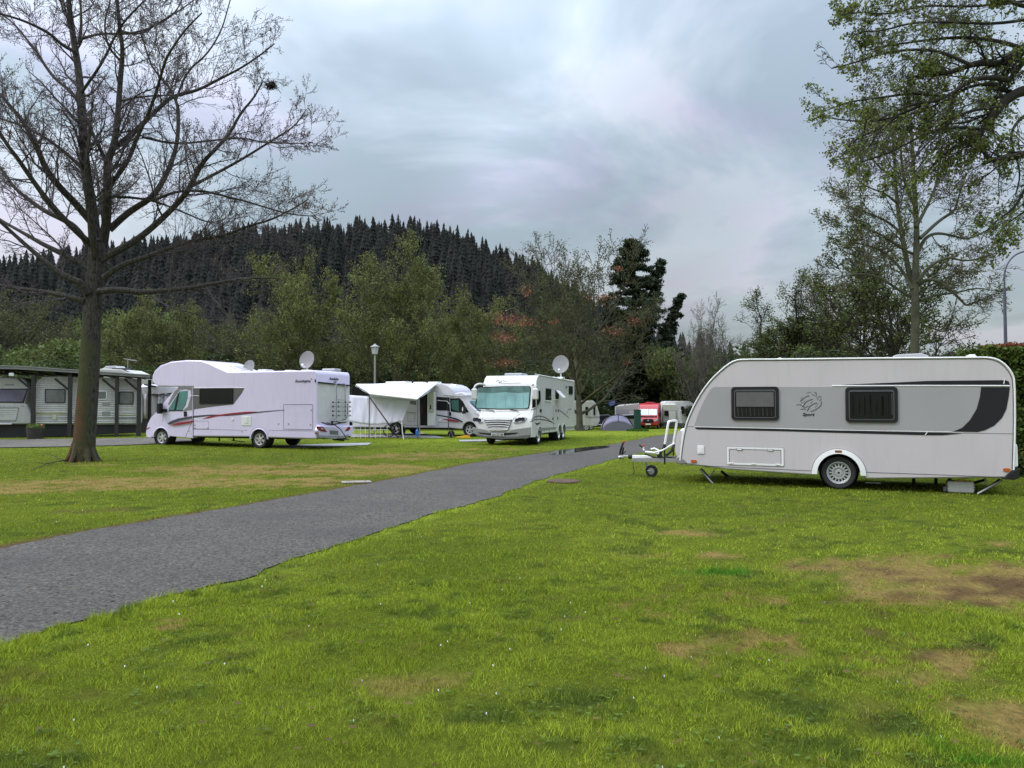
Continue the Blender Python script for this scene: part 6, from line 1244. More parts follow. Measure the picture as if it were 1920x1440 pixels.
def traced_tree(name, label, cat, Y, base, trunk, limbs, P, mt, mtw, seed, group=None, dens=.36, l1=(1.0, 2.6), conv=ID, rs=None, extra=0, trunk_n=20):
    """trunk / limbs: (conv, [(px,py)...], r0_px, r1_px, depth slope); radii in photo pixels at depth Y"""
    rd = random.Random(seed); sc = Y/FPX; b = at(*base, Y); o = Vector((b.x, Y, tz(b.x, Y))); T = empty(name, o, 0, label, cat, group)
    big = MB(); out = {'s': [], 't': [], 'm': []}; Ls = []
    for li, (cv, pts, r0, r1, ds) in enumerate([trunk]+limbs):
        q = smoothpoly([cv(*p) for p in pts], 2); Pn = []; dist = 0; off = 0
        for i, p in enumerate(q):
            if i: dist += math.hypot(p[0]-q[i-1][0], p[1]-q[i-1][1])*sc
            Pn.append((at(p[0], p[1], Y+ds*dist+(.0 if li == 0 else .25*math.sin(dist*1.1+li))), (r0+(r1-r0)*(i/(len(q)-1))**.85)*sc))
        if li == 0: Pn[0] = (Vector((Pn[0][0].x, Pn[0][0].y, o.z-.15)), Pn[0][1]*1.0)
        Ls.append((Pn, dist, li)); (MB if 0 else big).tube([p-o for p, r in Pn], [r for p, r in Pn], trunk_n if li == 0 else 8)
    if extra:
        top = Ls[0][0][-1]
        for k in range(extra):
            az = rd.random()*6.28; u = Ls[0][0][int(len(Ls[0][0])*(.72+.26*rd.random()))]; d = Vector((math.cos(az)*.5, (1 if k % 2 else -1)*(.55+.4*rd.random()), .35+.9*rd.random())).normalized(); p, r = u[0], u[1]*.45; L_ = rd.uniform(4, 7); Pn = [(p, r)]
            for i in range(16): d = (d+Vector((rd.gauss(0, .07), rd.gauss(0, .07), .035+rd.gauss(0, .05)))).normalized(); p = p+d*L_/16; Pn.append((p, r*(1-.8*(i+1)/16)))
            big.tube([p-o for p, r in Pn], [r for p, r in Pn], 7); Ls.append((Pn, L_, 99))
    big.build('trunk', mt, T, smooth=True)
    for Pn, L_, li in Ls:
        if li == 0: continue
        k = max(4, int(L_/dens)); n = len(Pn)-1
        if name == 'bare_tree' and Pn[len(Pn)//2][0].z < 6.6: k = int(k*.45)
        for j in range(k):
            t = (.22 if li != 99 else .3)+(.78 if li != 99 else .7)*(j+rd.random())/k; t = min(t, .999); f = t*n; i = int(f); f -= i; a, ra = Pn[i]; b2, rb = Pn[i+1]; p = a.lerp(b2, f); dd = (b2-a).normalized()
            an = R(rd.uniform(32, 62)); q = perp(dd, rd); q.z = q.z*.8+P.get('side_up', .25); q = (q-dd*q.dot(dd)).normalized(); nd = dd*math.cos(an)+q*math.sin(an)
            grow(rd, out, p, nd, rd.uniform(*l1)*(1.15-.78*t), max(P['rmin']*1.3, (ra+(rb-ra)*f)*.40), 0, P)
    S = out['s']; seg_mesh('branches', S, mtw, T, o, 3)
    print(name, 'segs', len(S), 'tips', len(out['t']))
    return T, o, out
zA = Z(0, 0, 2.88); zB = Z(0, 440, 4.0)
PH = dict(n=[7, 5, 3], k=[9, 6], t0=[.12, .12], ang=[42, 46], lr=[.46, .48], rr=[.58, .7], trop=[.05, .06, .09], jit=[.13, .16, .19], rmin=.0050, tap=.7, sh=.5, kl=1.7)
HL = [(zA, [(515, 1330), (505, 1200), (490, 1080), (462, 920), (450, 750), (440, 550), (425, 380), (400, 230), (382, 100), (370, 0), (358, -160), (330, -330)], 12.5, 3, .03),
      (zA, [(555, 1330), (578, 1180), (582, 1050), (576, 880), (618, 780), (635, 650), (648, 450), (665, 280), (650, 180), (632, 0), (620, -160)], 9.5, 2.2, -.1),
      (zA, [(574, 880), (540, 800), (490, 700), (462, 630)], 4, 3, .1), (zA, [(615, 800), (740, 700), (870, 570), (940, 515), (1060, 492), (1200, 430), (1350, 370), (1480, 300), (1580, 235)], 5.5, 1, .25),
      (zA, [(585, 1010), (690, 880), (740, 740), (800, 620), (850, 480), (890, 330), (930, 260), (1000, 160), (1090, 70)], 4.5, 1, -.4), (zA, [(545, 1400), (640, 1350), (750, 1290), (900, 1160), (1010, 1040), (1060, 940), (1100, 870), (1200, 790), (1280, 720), (1350, 610), (1440, 530), (1500, 440)], 8, 1.2, -.15),
      (zA, [(1035, 1005), (1200, 930), (1360, 860), (1500, 790), (1600, 740), (1720, 680), (1795, 590)], 3.5, .8, .2), (zA, [(590, 1240), (700, 1140), (820, 1070), (880, 980), (930, 870), (960, 760), (965, 600), (950, 540), (900, 450), (830, 380), (790, 280), (760, 170)], 7, 1, .3),
      (zA, [(830, 1080), (960, 1030), (1100, 1030), (1250, 1060), (1400, 1090), (1560, 1130), (1700, 1160), (1860, 1168)], 3.2, .8, -.1), (zA, [(560, 1500), (650, 1430), (800, 1385), (950, 1320), (1100, 1290), (1250, 1272), (1400, 1220), (1550, 1190), (1700, 1130), (1810, 1075)], 6.5, .9, .15),
      (zB, [(740, 425), (900, 408), (1050, 435), (1200, 420), (1400, 405), (1600, 370), (1800, 340), (1950, 325), (2150, 322), (2260, 330)], 6.5, 1, -.2), (zB, [(1420, 405), (1550, 430), (1680, 560), (1800, 640), (1920, 740)], 2.4, .7, -.3), (zB, [(960, 210), (1100, 260), (1200, 310), (1330, 400), (1420, 410)], 2, .8, .2),
      (zA, [(495, 1200), (400, 1090), (330, 1020), (250, 920), (210, 820), (170, 740), (130, 660), (60, 580), (0, 505), (-150, 400), (-260, 280)], 7.5, 1.6, -.25), (zA, [(500, 1370), (420, 1230), (330, 1180), (240, 1140), (160, 1080), (80, 1020), (20, 930), (-60, 820), (-140, 700)], 6.5, 1.5, .3),
      (zB, [(680, 270), (560, 190), (420, 120), (300, 60), (180, -10), (0, -110), (-140, -220)], 7, 1.5, .15), (zB, [(655, 440), (610, 360), (560, 345), (450, 290), (350, 210), (230, 110), (130, 20), (0, -100), (-150, -220)], 8.5, 2, -.35), (zB, [(640, 500), (560, 475), (480, 460), (350, 430), (200, 410), (0, 380), (-200, 330)], 6, 2, -.1),
      (zA, [(432, 560), (380, 490), (300, 430), (240, 350), (200, 280), (150, 220), (80, 130), (0, 70), (-100, -20)], 4, 1, .35), (zA, [(405, 280), (330, 240), (270, 180), (150, 120), (60, 90), (0, 75), (-120, 60)], 4, 1, -.4), (zA, [(435, 900), (350, 820), (240, 740), (130, 680), (0, 640), (-100, 610)], 4, 1, .2),
      (zA, [(425, 240), (440, 150), (437, 60), (430, -120)], 3.6, 1.5, .3), (zA, [(440, 210), (540, 180), (700, 185), (850, 140), (960, 60), (1000, -60)], 2.8, .9, .4), (zA, [(950, 540), (1010, 380), (1120, 300), (1220, 170), (1260, 60), (1300, -60)], 2.4, .8, .1), (zA, [(655, 545), (740, 525), (850, 515), (930, 515)], 2.5, 1.2, -.2),
      (zA, [(770, 740), (940, 780), (1150, 760), (1350, 740), (1500, 770), (1720, 775), (1840, 770)], 2.6, .7, -.3), (zA, [(660, 170), (760, 190), (860, 120), (1000, 40), (1120, -60)], 2.5, .8, .3), (zA, [(610, 1060), (750, 1070), (850, 1090), (1000, 1150), (1150, 1210), (1250, 1180)], 3, .8, .3), (zA, [(650, 330), (580, 250), (560, 120), (600, 0), (600, -120)], 2.5, 1, -.3),
      (zA, [(440, 500), (560, 330), (640, 150), (760, 20), (880, -90)], 3, 1, -.5), (zB, [(765, 560), (830, 500), (900, 430)], 2.2, 1.2, .3)]
HL = [(cv, [(x-max(0, cv(x, y)[0]-380)*(2.88 if cv is zA else 4.0)*.20, y) for x, y in pts], a, b, ds) for cv, pts, a, b, ds in HL]
ht, ho, hout = traced_tree('bare_tree', 'big bare spreading tree with mossy trunk in the left foreground, buds just opening', 'tree', 22.8, (155, 866),
    (ID, [(154, 872), (156, 862), (160, 800), (166, 720), (170, 650), (173, 580), (178, 520), (181, 475), (182, 455)], 21.5, 13.5, 0), HL, PH, hbark, twigm, 11, extra=4, dens=.31)
# root flare
mb = MB(); rd = random.Random(4)
for k in range(7):
    a = k*math.pi*2/7+rd.uniform(-.2, .2); mb.tube([(math.cos(a)*.20, math.sin(a)*.20, .6), (math.cos(a)*.30, math.sin(a)*.30, .20), (math.cos(a)*.42, math.sin(a)*.42, .02), (math.cos(a)*.52, math.sin(a)*.52, -.08)], [.08, .10, .07, .03], 8)
mb.build('root_flare', hbark, ht, smooth=True)
hp = [(p-ho) for p, d in hout['t']]+[(p-ho) for i, (p, d) in enumerate(hout['m']) if i % 2]; leaf_mesh('buds', [tuple(p) for p in hp], .022, leafmat('bud_brown', (.125, .085, .080), .4), ht, 3, jit=.02)
sel = [p for i, (p, d) in enumerate(hout['t']) if mnoise.noise(p*.55) > .30 and i % 3 == 0]; leaf_mesh('young_leaves', [tuple(p-ho) for p in sel for _ in range(2)], .030, leafmat('young_leaf', (.13, .135, .045), .4), ht, 5, jit=.05)
mb = MB(); mb.box((0, 0, 0), (.25, .2, .16)); nest_p = at(508, 160, 22.8)-ho; S_ = [(nest_p+Vector((rd.gauss(0, .06), rd.gauss(0, .06), rd.gauss(0, .05))), nest_p+Vector((rd.gauss(0, .1), rd.gauss(0, .1), rd.gauss(0, .07))), .012, .008) for _ in range(160)]
seg_mesh('nest', S_, bark_d, ht)

# near tree on the right, trunk outside the frame
zC = Z(1480, 0, 4.364)
PR = dict(n=[7, 5, 4], k=[7, 4], t0=[.15, .2], ang=[40, 45], lr=[.52, .55], rr=[.6, .7], trop=[-.03, -.05, -.06], jit=[.13, .15, .18], rmin=.006, tap=.7, sh=.4, side_up=.0, kl=1.2)
RL = [(zC, [(3700, 700), (2700, 250), (2200, 250), (1920, 400), (1800, 470), (1720, 530), (1600, 505), (1450, 540), (1300, 600), (1150, 600), (950, 640)], 16, 1.5, .0), (zC, [(2900, 300), (2300, 100), (1900, 50), (1800, 10), (1500, -60), (1200, -100), (900, -60)], 6, 1.2, -.1),
      (zC, [(2300, 180), (2080, 330), (1910, 510), (1810, 640), (1730, 735)], 9, 3, .1), (zC, [(1790, 655), (1650, 630), (1500, 650), (1400, 710), (1330, 770), (1200, 830), (1000, 850), (820, 920), (620, 1010)], 6, 1.2, -.15), (zC, [(1700, 690), (1560, 690), (1440, 720), (1360, 780), (1180, 870), (900, 960), (640, 1080)], 4, 1, .2),
      (zC, [(3200, 1100), (2300, 700), (1920, 735), (1810, 790), (1720, 880), (1650, 970), (1590, 1050), (1530, 1150), (1400, 1185), (1280, 1250), (1150, 1380), (1050, 1500)], 13, 1.2, .05), (zC, [(3000, 1500), (2300, 1150), (1920, 1270), (1780, 1290), (1680, 1325), (1600, 1265), (1560, 1160)], 9, 3, -.1),
      (zC, [(1580, 1060), (1420, 1040), (1250, 1060), (1100, 1100), (900, 1200), (700, 1280), (520, 1330)], 4, 1, .2), (zC, [(2100, 130), (1700, 200), (1350, 180), (1000, 180), (700, 260), (480, 250), (380, 420)], 3.6, .8, -.2), (zC, [(2000, 0), (1500, 60), (1100, 40), (780, 120), (560, 100), (430, 110)], 3, .8, .15),
      (zC, [(1500, 540), (1250, 420), (1000, 400), (700, 440), (450, 520), (260, 560)], 4, 1, .1), (zC, [(1250, 790), (1000, 760), (700, 800), (420, 830), (230, 900)], 3.5, .8, -.2), (zC, [(1100, 850), (850, 960), (600, 1000), (350, 980), (200, 960)], 3, .8, .25), (zC, [(950, 900), (700, 1050), (450, 1150), (380, 1250), (350, 1280)], 3, .8, 0),
      (zC, [(2100, 1250), (1950, 1500), (1850, 1700), (1700, 1800), (1600, 1900)], 4, .8, -.1), (zC, [(2000, 900), (1850, 1000), (1800, 1150), (1900, 1400), (1850, 1600)], 4, .8, .2), (zC, [(1920, 400), (1700, 330), (1400, 300), (1100, 330), (800, 370), (560, 420)], 5, 1, .35), (zC, [(1700, 880), (1500, 900), (1350, 960), (1200, 1100), (1000, 1300), (900, 1450)], 3.5, .8, -.3),
      (zC, [(2300, 1300), (2100, 1600), (1900, 1750), (1750, 1850)], 3.5, .8, .1), (zC, [(2100, -60), (1800, -120), (1300, -140), (900, -100), (600, -60)], 3.5, 1, .2)]
RL = [(cv, [(x+max(0, 1100-x)*.10, y) for x, y in pts], a, b, ds) for cv, pts, a, b, ds in RL]
def near_tree():
    Y = 19.5; x0 = at(2330, 700, Y).x
    base = (2330, 757+1.7*FPX/Y)
    T, o, out = traced_tree('overhanging_tree', 'near leafy tree whose young green boughs hang in from the top right corner', 'tree', Y, base, (ID, [(2330, 890), (2325, 700), (2330, 400), (2310, 150), (2300, -100), (2290, -400)], 26, 14, 0), RL, PR, bark_d, bark_d, 23, l1=(.6, 1.7), dens=.34)
    g = random.Random(8); C = []
    for p, d in out['t']+out['m']:
        # leaf density varies through the crown
        k = int(3.4*max(0, .50+mnoise.noise(p*.8))+g.random())
        C += [tuple(p-o)]*k
    m = leafmat('linden_leaf', (.145, .170, .042), .5, .5); leaf_mesh('foliage', C, .038, m, T, 2, jit=.055, asp=.7, up=.8)
near_tree()

# tall tree behind the caravan
zD = Z(1480, 320, 3.789)
PT_ = dict(n=[6, 5, 3], k=[8, 6], t0=[.2, .15], ang=[45, 48], lr=[.52, .5], rr=[.6, .7], trop=[.03, .02, .0], jit=[.14, .16, .18], rmin=.011, tap=.7, sh=.45)
TL = [(zD, [(885, 880), (835, 650), (795, 430), (765, 230), (752, 50), (745, -160), (720, -330)], 6, 1.5, .05), (zD, [(915, 810), (980, 770), (1060, 780), (1160, 860), (1220, 920), (1262, 965), (1330, 930), (1400, 900)], 4, 1, -.2), (zD, [(920, 570), (960, 480), (1040, 440), (1160, 460), (1250, 490), (1360, 450), (1440, 400)], 4, .9, .2), (zD, [(915, 790), (980, 690), (1060, 640), (1140, 612), (1200, 635), (1300, 640), (1420, 600)], 4, .9, -.3),
      (zD, [(930, 480), (1080, 340), (1180, 290), (1200, 190), (1240, 80)], 4, .9, .1), (zD, [(875, 840), (800, 700), (700, 600), (600, 540), (490, 520), (400, 470)], 3.6, .8, .2), (zD, [(885, 910), (780, 850), (650, 760), (520, 730), (390, 745), (330, 790)], 3.6, .8, -.2), (zD, [(800, 450), (700, 360), (560, 300), (440, 260), (380, 240)], 3, .8, .2), (zD, [(765, 230), (680, 160), (560, 120), (480, 60)], 2.6, .8, -.2),
      (zD, [(900, 400), (980, 250), (1040, 120), (1060, -20), (1080, -160)], 4, 1, .3), (zD, [(895, 250), (820, 100), (800, -60), (790, -200)], 4, 1, -.3), (zD, [(930, 920), (1050, 880), (1180, 870), (1330, 830), (1440, 850)], 3, .8, .25), (zD, [(940, 1090), (1020, 1120), (1100, 1150), (1160, 1110)], 2.2, .7, 0), (zD, [(905, 600), (800, 560), (640, 440), (500, 400), (400, 400)], 3.2, .8, -.4), (zD, [(750, 50), (640, -20), (560, -120)], 2.6, .8, .2)]
def tall_tree():
    T, o, out = traced_tree('tall_tree', 'tall spindly tree with thin spring leaves behind the middle of the big caravan', 'tree', 42, (1717, 815), (zD, [(893, 1880), (890, 1300), (897, 1000), (890, 800), (902, 600), (905, 400), (892, 200), (882, 0), (872, -200), (860, -380)], 9.5, 2, 0), TL, PT_, bark_g, bark_o, 31, dens=.50, l1=(1.4, 3.8), extra=6)
    C = [tuple(p-o) for i, (p, d) in enumerate(out['t']) for _ in range(1+int(3*max(0, mnoise.noise(p*.3)+.25))) if p.z > 10.5 or i % 5 == 0]
    leaf_mesh('foliage', C, .062, leafmat('beech_leaf', (.12, .135, .042), .45, .45), T, 4, jit=.10)
tall_tree()

# ---- prototype deciduous trees
def proto_tree(name, seed, H, sp, m_tr, m_tw, leaf=None, lsize=.12, lk=2, trunkh=.22, nl=7, rmin=.018, sparse=1.0, up=.10, jit=.12, th=.52):
    rd = random.Random(seed); T = empty(name, (0, 0, 0)); out = {'s': [], 't': [], 'm': []}; trk = []
    p = Vector((0, 0, -.2)); d = Vector((rd.gauss(0, .03), rd.gauss(0, .03), 1)); r = H*.020
    P = dict(n=[8, 6, 5, 3], k=[8, 6, 4], t0=[.18, .15, .15], ang=[38, 42, 45], lr=[.50, .52, .50], rr=[.58, .6, .7], trop=[up*.7, up*.6, .03, .0], jit=[.10, jit, .15, .18], rmin=rmin, tap=.75, sh=.4)
    n = 10; pts = [(p, r*1.25)]
    for i in range(n): d = (d+Vector((rd.gauss(0, .05), rd.gauss(0, .05), .1))).normalized(); p = p+d*H*th/n; pts.append((p, r*(1-.62*(i+1)/n)))
    for k in range(nl):
        t = trunkh+(.95-trunkh)*(k+rd.random()*.8)/nl; f = min(n-1, int(t*n)); a, ra = pts[f]; az = k*2.4+rd.uniform(-.5, .5); el = R(18+52*t+rd.uniform(-8, 8)); dd = Vector((math.cos(az)*math.cos(el), math.sin(az)*math.cos(el), math.sin(el)))
        grow(rd, out, a, dd, H*sp*(.86-.10*t)*(.85+.3*rd.random()), ra*.6, 0, P)
    grow(rd, out, pts[-1][0], d, H*.42, pts[-1][1], 0, P)
    MB().tube([q for q, r in pts], [r for q, r in pts], 9).build('trunk', m_tr, T, smooth=True)
    S = [s for s in out['s']]; seg_mesh('branches', S, m_tw, T, n=3)
    if leaf:
        C = []
        for q, d in out['t']+out['m']:
            k = lk*(1+1.2*mnoise.noise(q*.35+Vector((seed, 0, 0)))); k = int(k+rd.random())
            C += [tuple(q)]*max(0, k)
        leaf_mesh('foliage', C, lsize, leaf, T, seed, jit=.16)
        print(name, seed, 'segs', len(S), 'leaves', len(C))
    zs = sorted(q.z for q, d in out['t']); T['h'] = zs[int(len(zs)*.996)]; return T
def place(T, px, Y, ytop, label, cat='tree', group=None, rz=0, sx=1.0, first=False, x=None, cname=None):
    o = T if first else copy_tree(T); X_ = at(px, 700, Y).x if x is None else x; z = tz(X_, Y); H = T['h']; top = 1.7+(757-ytop)*Y/FPX-z; s = top/H
    o.location = (X_, Y, z); o.scale = (s*sx, s*sx, s); o.rotation_euler = (0, 0, rz); tag(o, label, cat, group)
    if group is None and 'group' in o: del o['group']
    return o
ol = leafmat('olive_bud', (.155, .172, .050), .45); ol2 = leafmat('dull_bud', (.095, .108, .038), .4); lg = leafmat('fresh_green', (.115, .145, .040), .4); dg = leafmat('mid_green', (.06, .085, .025), .4)
PA = proto_tree('budding_tree', 41, 15, .54, bark_o, bark_o, ol, .075, 3.2, trunkh=.15, nl=12, up=.15); PB = proto_tree('budding_tree', 52, 15, .54, bark_o, bark_o, ol, .08, 3.2, trunkh=.12, nl=12, up=.12); PC = proto_tree('budding_tree', 63, 14, .64, bark_g, bark_o, ol2, .075, 2.6, trunkh=.14, nl=12, up=.10)
G1 = 'budding trees standing in the row behind the motorhomes'
for i, (T, px, Y, yt, rz, sx, lb) in enumerate((
    (PA, 745, 66, 446, 0.3, 1.0, 'largest budding tree, right behind the lamp post and awning motorhome'), (PB, 555, 68, 462, 1.2, 1.0, 'broad budding tree just right of the foreground tree\'s crown tip, above the alcove motorhome roof'),
    (PB, 905, 72, 540, 2.4, 1.0, 'olive budding tree above the windscreen of the fully integrated motorhome'), (PA, 300, 70, 550, 4.0, 1.2, 'budding tree above the front end of the alcove motorhome'),
    (PC, 400, 78, 575, 1.9, 1.3, 'lower budding tree between the alcove motorhome roof and the dark hill'), (PC, 650, 80, 600, 0.9, 1.2, 'budding tree partly hidden behind the two biggest ones'), (PB, 205, 74, 590, 5.2, 1.1, 'budding tree right of the foreground mossy trunk'),
    (PA, 840, 86, 565, 5.0, 1.1, 'budding tree farther back between lamp post and integrated motorhome'), (PC, 20, 66, 530, 3.3, 1.2, 'budding tree at the far left edge above the carport'), (PC, 1000, 90, 590, 4.4, 1.2, 'budding tree farther back behind the red-leaved one'), (PB, 480, 88, 590, .1, 1.3, 'budding tree deep behind the alcove motorhome dish'))):
    place(T, px, Y, yt, lb, group=G1, rz=rz, sx=sx, first=(i in (0, 1, 4)))
# red-leaved tree
PRD = proto_tree('red_leaved_tree', 77, 15, .70, bark_g, bark_o, ol2, .07, 1.5, trunkh=.18, nl=13, up=.13)
o = place(PRD, 1087, 58, 432, 'wide bare-topped tree with patches of reddish young leaves, right of the integrated motorhome', rz=.6, sx=1.0, first=True)
g = np.random.default_rng(5); C = []
for px, py, sx_, sy_, k in ((950, 598, 22, 9, 340), (945, 632, 16, 9, 240), (985, 605, 16, 8, 160), (1122, 557, 18, 7, 200), (1152, 622, 20, 6, 180), (1190, 602, 14, 7, 150), (1040, 603, 10, 4, 80), (943, 680, 20, 6, 200), (988, 545, 10, 10, 90), (1160, 503, 8, 5, 50), (1175, 680, 8, 4, 40)):
    for _ in range(int(k*.8)): q = at(px+g.normal()*sx_*.7, py+g.normal()*sy_*.7, 55.5+g.normal()*1.6); C.append(tuple(q))
sc_ = o.scale; lm = Matrix.Translation(o.location) @ Matrix.Rotation(.6, 4, 'Z') @ Matrix.Diagonal((*sc_, 1)); li_ = lm.inverted()
leaf_mesh('red_leaves', [tuple(li_ @ Vector(c)) for c in C], .085, leafmat('red_leaf', (.24, .085, .055), .5), PRD, 9)

# large irregular conifer
def big_conifer():
    Y = 90; rd = random.Random(9); b = at(1190, 800, Y); o = Vector((b.x, Y, tz(b.x, Y))); T = empty('old_conifer', o, 0, 'tall dark ragged conifer with leaning side tops, right of the red-leaved tree', 'tree')
    S = []; C = []
    def stem(pts, r0, Rb, n, dep=0):
        q = [at(x, y, Y+dep) for x, y in smoothpoly(pts, 2)]; m = len(q); L_ = sum((q[i+1]-q[i]).length for i in range(m-1))
        for i in range(m-1): S.append((q[i], q[i+1], r0*(1-i/m*.85), r0*(1-(i+1)/m*.85)))
        for j in range(n):
            t = (j+rd.random())/n; f = t*(m-1); i = int(f); p = q[i].lerp(q[min(m-1, i+1)], f-i); rr2 = Rb(t)*(.78+.34*rd.random()); az = rd.random()*6.28; d = Vector((math.cos(az), math.sin(az), rd.uniform(-.05, .45))).normalized(); k = 9; pp = p
            for a in range(k):
                d = (d+Vector((rd.gauss(0, .06), rd.gauss(0, .06), .045-.12*(a < 4)))).normalized(); p2 = pp+d*rr2/k; S.append((pp, p2, .05*(1-a/k)+.012, .05*(1-(a+1)/k)+.012))
                w = .55*(1-.5*a/k)+.12
                for _ in range(12):
                    s_ = d.cross(Vector((0, 0, 1)))*rd.uniform(-1, 1)*w*(.4+.35*rr2/4); C.append(tuple(p2+s_+Vector((0, 0, rd.gauss(0, .07)-.12*s_.length))+d*rd.gauss(0, .12)-o))
                pp = p2
    stem([(1190, 800), (1191, 680), (1189, 560), (1187, 452)], .34, lambda t: 7.6*(1-t)**.88*(.6 if t < .10 else 1)+.35, 290)
    stem([(1196, 640), (1212, 580), (1226, 530), (1241, 490)], .14, lambda t: 1.5*(1-t)**.9+.2, 70, -.5); stem([(1200, 720), (1235, 660), (1260, 610), (1278, 553)], .14, lambda t: 1.7*(1-t)**.9+.22, 80, .5)
    stem([(1215, 745), (1255, 700), (1288, 672)], .10, lambda t: 2.3*(1-t)**.7+.35, 50, .0); stem([(1183, 690), (1150, 620), (1136, 560)], .10, lambda t: 1.8*(1-t)**.8+.3, 45, .6)
    seg_mesh('trunk', S, bark_d, T, o, 4); leaf_mesh('foliage', C, .27, leafmat('fir_needle', (.030, .044, .022), .45, .1), T, 3, asp=.32, jit=.06); print('conifer', len(C))
big_conifer()

# shrubs
def proto_shrub(name, seed, m, n=12000, size=.055):
    rd = random.Random(seed); T = empty(name, (0, 0, 0)); C = []; S = []
    cl = [(Vector((rd.uniform(-1.6, 1.6), rd.uniform(-1.0, 1.0), rd.uniform(.4, 2.3))), rd.uniform(.35, .75)) for _ in range(26)]
    for c, r in cl:
        S.append((Vector((c.x*.3, c.y*.3, 0)), c, .05, .015))
        for _ in range(12): v = Vector((rd.gauss(0, 1), rd.gauss(0, 1), rd.gauss(0, 1))).normalized()*r*1.15; S.append((c-v*.3, c+v, .014, .006))
    for _ in range(n):
        c, r = rd.choice(cl); v = Vector((rd.gauss(0, 1), rd.gauss(0, 1), rd.gauss(0, 1))).normalized()*r*(rd.random()**.28); q = c+v
        if q.z > .02: C.append(tuple(q))
    seg_mesh('stems', S, bark_o, T, n=3); leaf_mesh('foliage', C, size, m, T, seed, up=.9); T['h'] = 2.95; return T
SA = proto_shrub('green_shrub', 1, lg); SB = proto_shrub('green_shrub', 2, dg); SC_ = proto_shrub('green_shrub', 3, leafmat('dark_shrub', (.035, .052, .018), .4))
G2 = 'shrubs growing along the wood edge'
used = set()
for T, px, Y, yt, sx, lb in ((SA, 40, 58, 612, 1.2, 'bright lime shrub over the carport at the left edge'), (SA, 100, 60, 632, 1.0, 'bright lime shrub left of the mossy trunk'), (SB, 70, 52, 655, 1.2, 'mid green low shrub just above the carport roof'), (SA, 268, 84, 560, .9, 'pale green tall bush on the hillside foot right of the mossy trunk'),
    (SB, 215, 62, 668, 1.6, 'green shrub above the right end of the carport'), (SC_, 330, 76, 640, 2.0, 'dark shrub behind the alcove motorhome front'), (SB, 420, 80, 660, 2.0, 'shrub behind the alcove motorhome skylight'), (SC_, 500, 76, 655, 1.8, 'dark shrub behind the two dishes of the alcove motorhome'),
    (SB, 590, 78, 665, 2.0, 'shrub behind the big dish of the alcove motorhome'), (SC_, 680, 74, 670, 1.8, 'dark shrub left of the lamp post'), (SB, 770, 80, 668, 2.0, 'shrub right of the lamp post'), (SC_, 850, 82, 655, 2.0, 'dark shrub above the cab of the awning motorhome'), (SC_, 930, 84, 650, 2.0, 'dark shrub behind the integrated motorhome roof'),
    (SB, 1010, 80, 670, 1.7, 'shrub left of the integrated motorhome dish'), (SC_, 1110, 98, 690, 1.9, 'dark shrub above the small old caravan'), (SA, 1114, 96, 722, .7, 'small lime bush above the small old caravan'), (SB, 1150, 100, 700, 1.6, 'shrub above the dome tent'), (SA, 1235, 97, 715, .8, 'small light bush above the red van'), (SC_, 1200, 102, 690, 2.0, 'dark shrub behind the green pillar'),
    (SC_, 1260, 101, 680, 1.9, 'dark shrub above the pale frame tent'), (SB, 1300, 96, 640, 1.4, 'olive shrub left of the caravan nose'), (SB, 1345, 90, 672, 1.5, 'olive shrub touching the caravan nose'), (SA, 1288, 86, 628, .7, 'lime bush at the foot of the conifer'), (SC_, 1312, 80.5, 758, 1.6, 'low dark hedge bush directly left of the caravan nose'), (SB, 1390, 80, 690, 1.6, 'shrub behind the caravan front window'),
    (SB, 1460, 62, 662, 2.0, 'shrub at the foot of the leafy stems behind the caravan roof'), (SA, 1585, 60, 640, 1.2, 'fresh green shrub above the second caravan window'), (SB, 1540, 58, 655, 2.0, 'shrub behind the caravan roof, centre'), (SC_, 1640, 58, 646, 2.4, 'dark shrub left of the tall pale trunk'), (SB, 1745, 55, 652, 1.8, 'shrub right of the tall pale trunk')):
    f = id(T) not in used; used.add(id(T)); o = place(T, px, Y, yt, lb, 'shrub', G2, rz=(px*.37) % 6.28, sx=1.0, first=f); o.scale = (o.scale[2]*sx, o.scale[2]*.8, o.scale[2]); o.rotation_euler[2] = .6*math.sin(px)

# right-hand trees
PL = proto_tree('leafy_tree', 91, 12, .55, bark_d, bark_d, leafmat('leafy_green', (.105, .125, .036), .5, .45), .075, 2.0, trunkh=.2, nl=8, rmin=.02, up=.05); PE = proto_tree('bare_forked_tree', 97, 12, .46, bark_g, mat('pale_twig', (.12, .105, .095), .9), ol2, .05, .5, trunkh=.25, nl=9, up=.16, rmin=.013)
G3 = 'leafy trees in the clump behind the caravan roof'
PL2 = proto_tree('slender_tree', 93, 12, .36, bark_d, bark_d, leafmat('leafy_green', (.085, .105, .030), .5), .075, 1.6, trunkh=.42, nl=9, rmin=.014, up=.22, th=.7)
place(PL, 1662, 50, 415, 'dense dark leafy tree beside and left of the tall pale trunk', group=G3, sx=1.15, first=True); place(PL, 1612, 60, 480, 'dense leafy tree left of the dark one in the clump', group=G3, rz=2, sx=1.1)
for i, (px, Y, yt, rz, lb) in enumerate(((1478, 62, 512, 0, 'slender leafy tree at the left end of the clump'), (1520, 66, 516, 2, 'slender leafy tree in the clump, second from its left end'), (1448, 70, 545, 4, 'shorter slender tree poking out left of the clump'), (1560, 64, 508, 3, 'slender leafy tree in the middle of the clump'))): place(PL2, px, Y, yt, lb, group=G3, rz=rz, sx=1.6, first=i == 0)
G4 = 'bare trees between the conifer and the leafy clump'
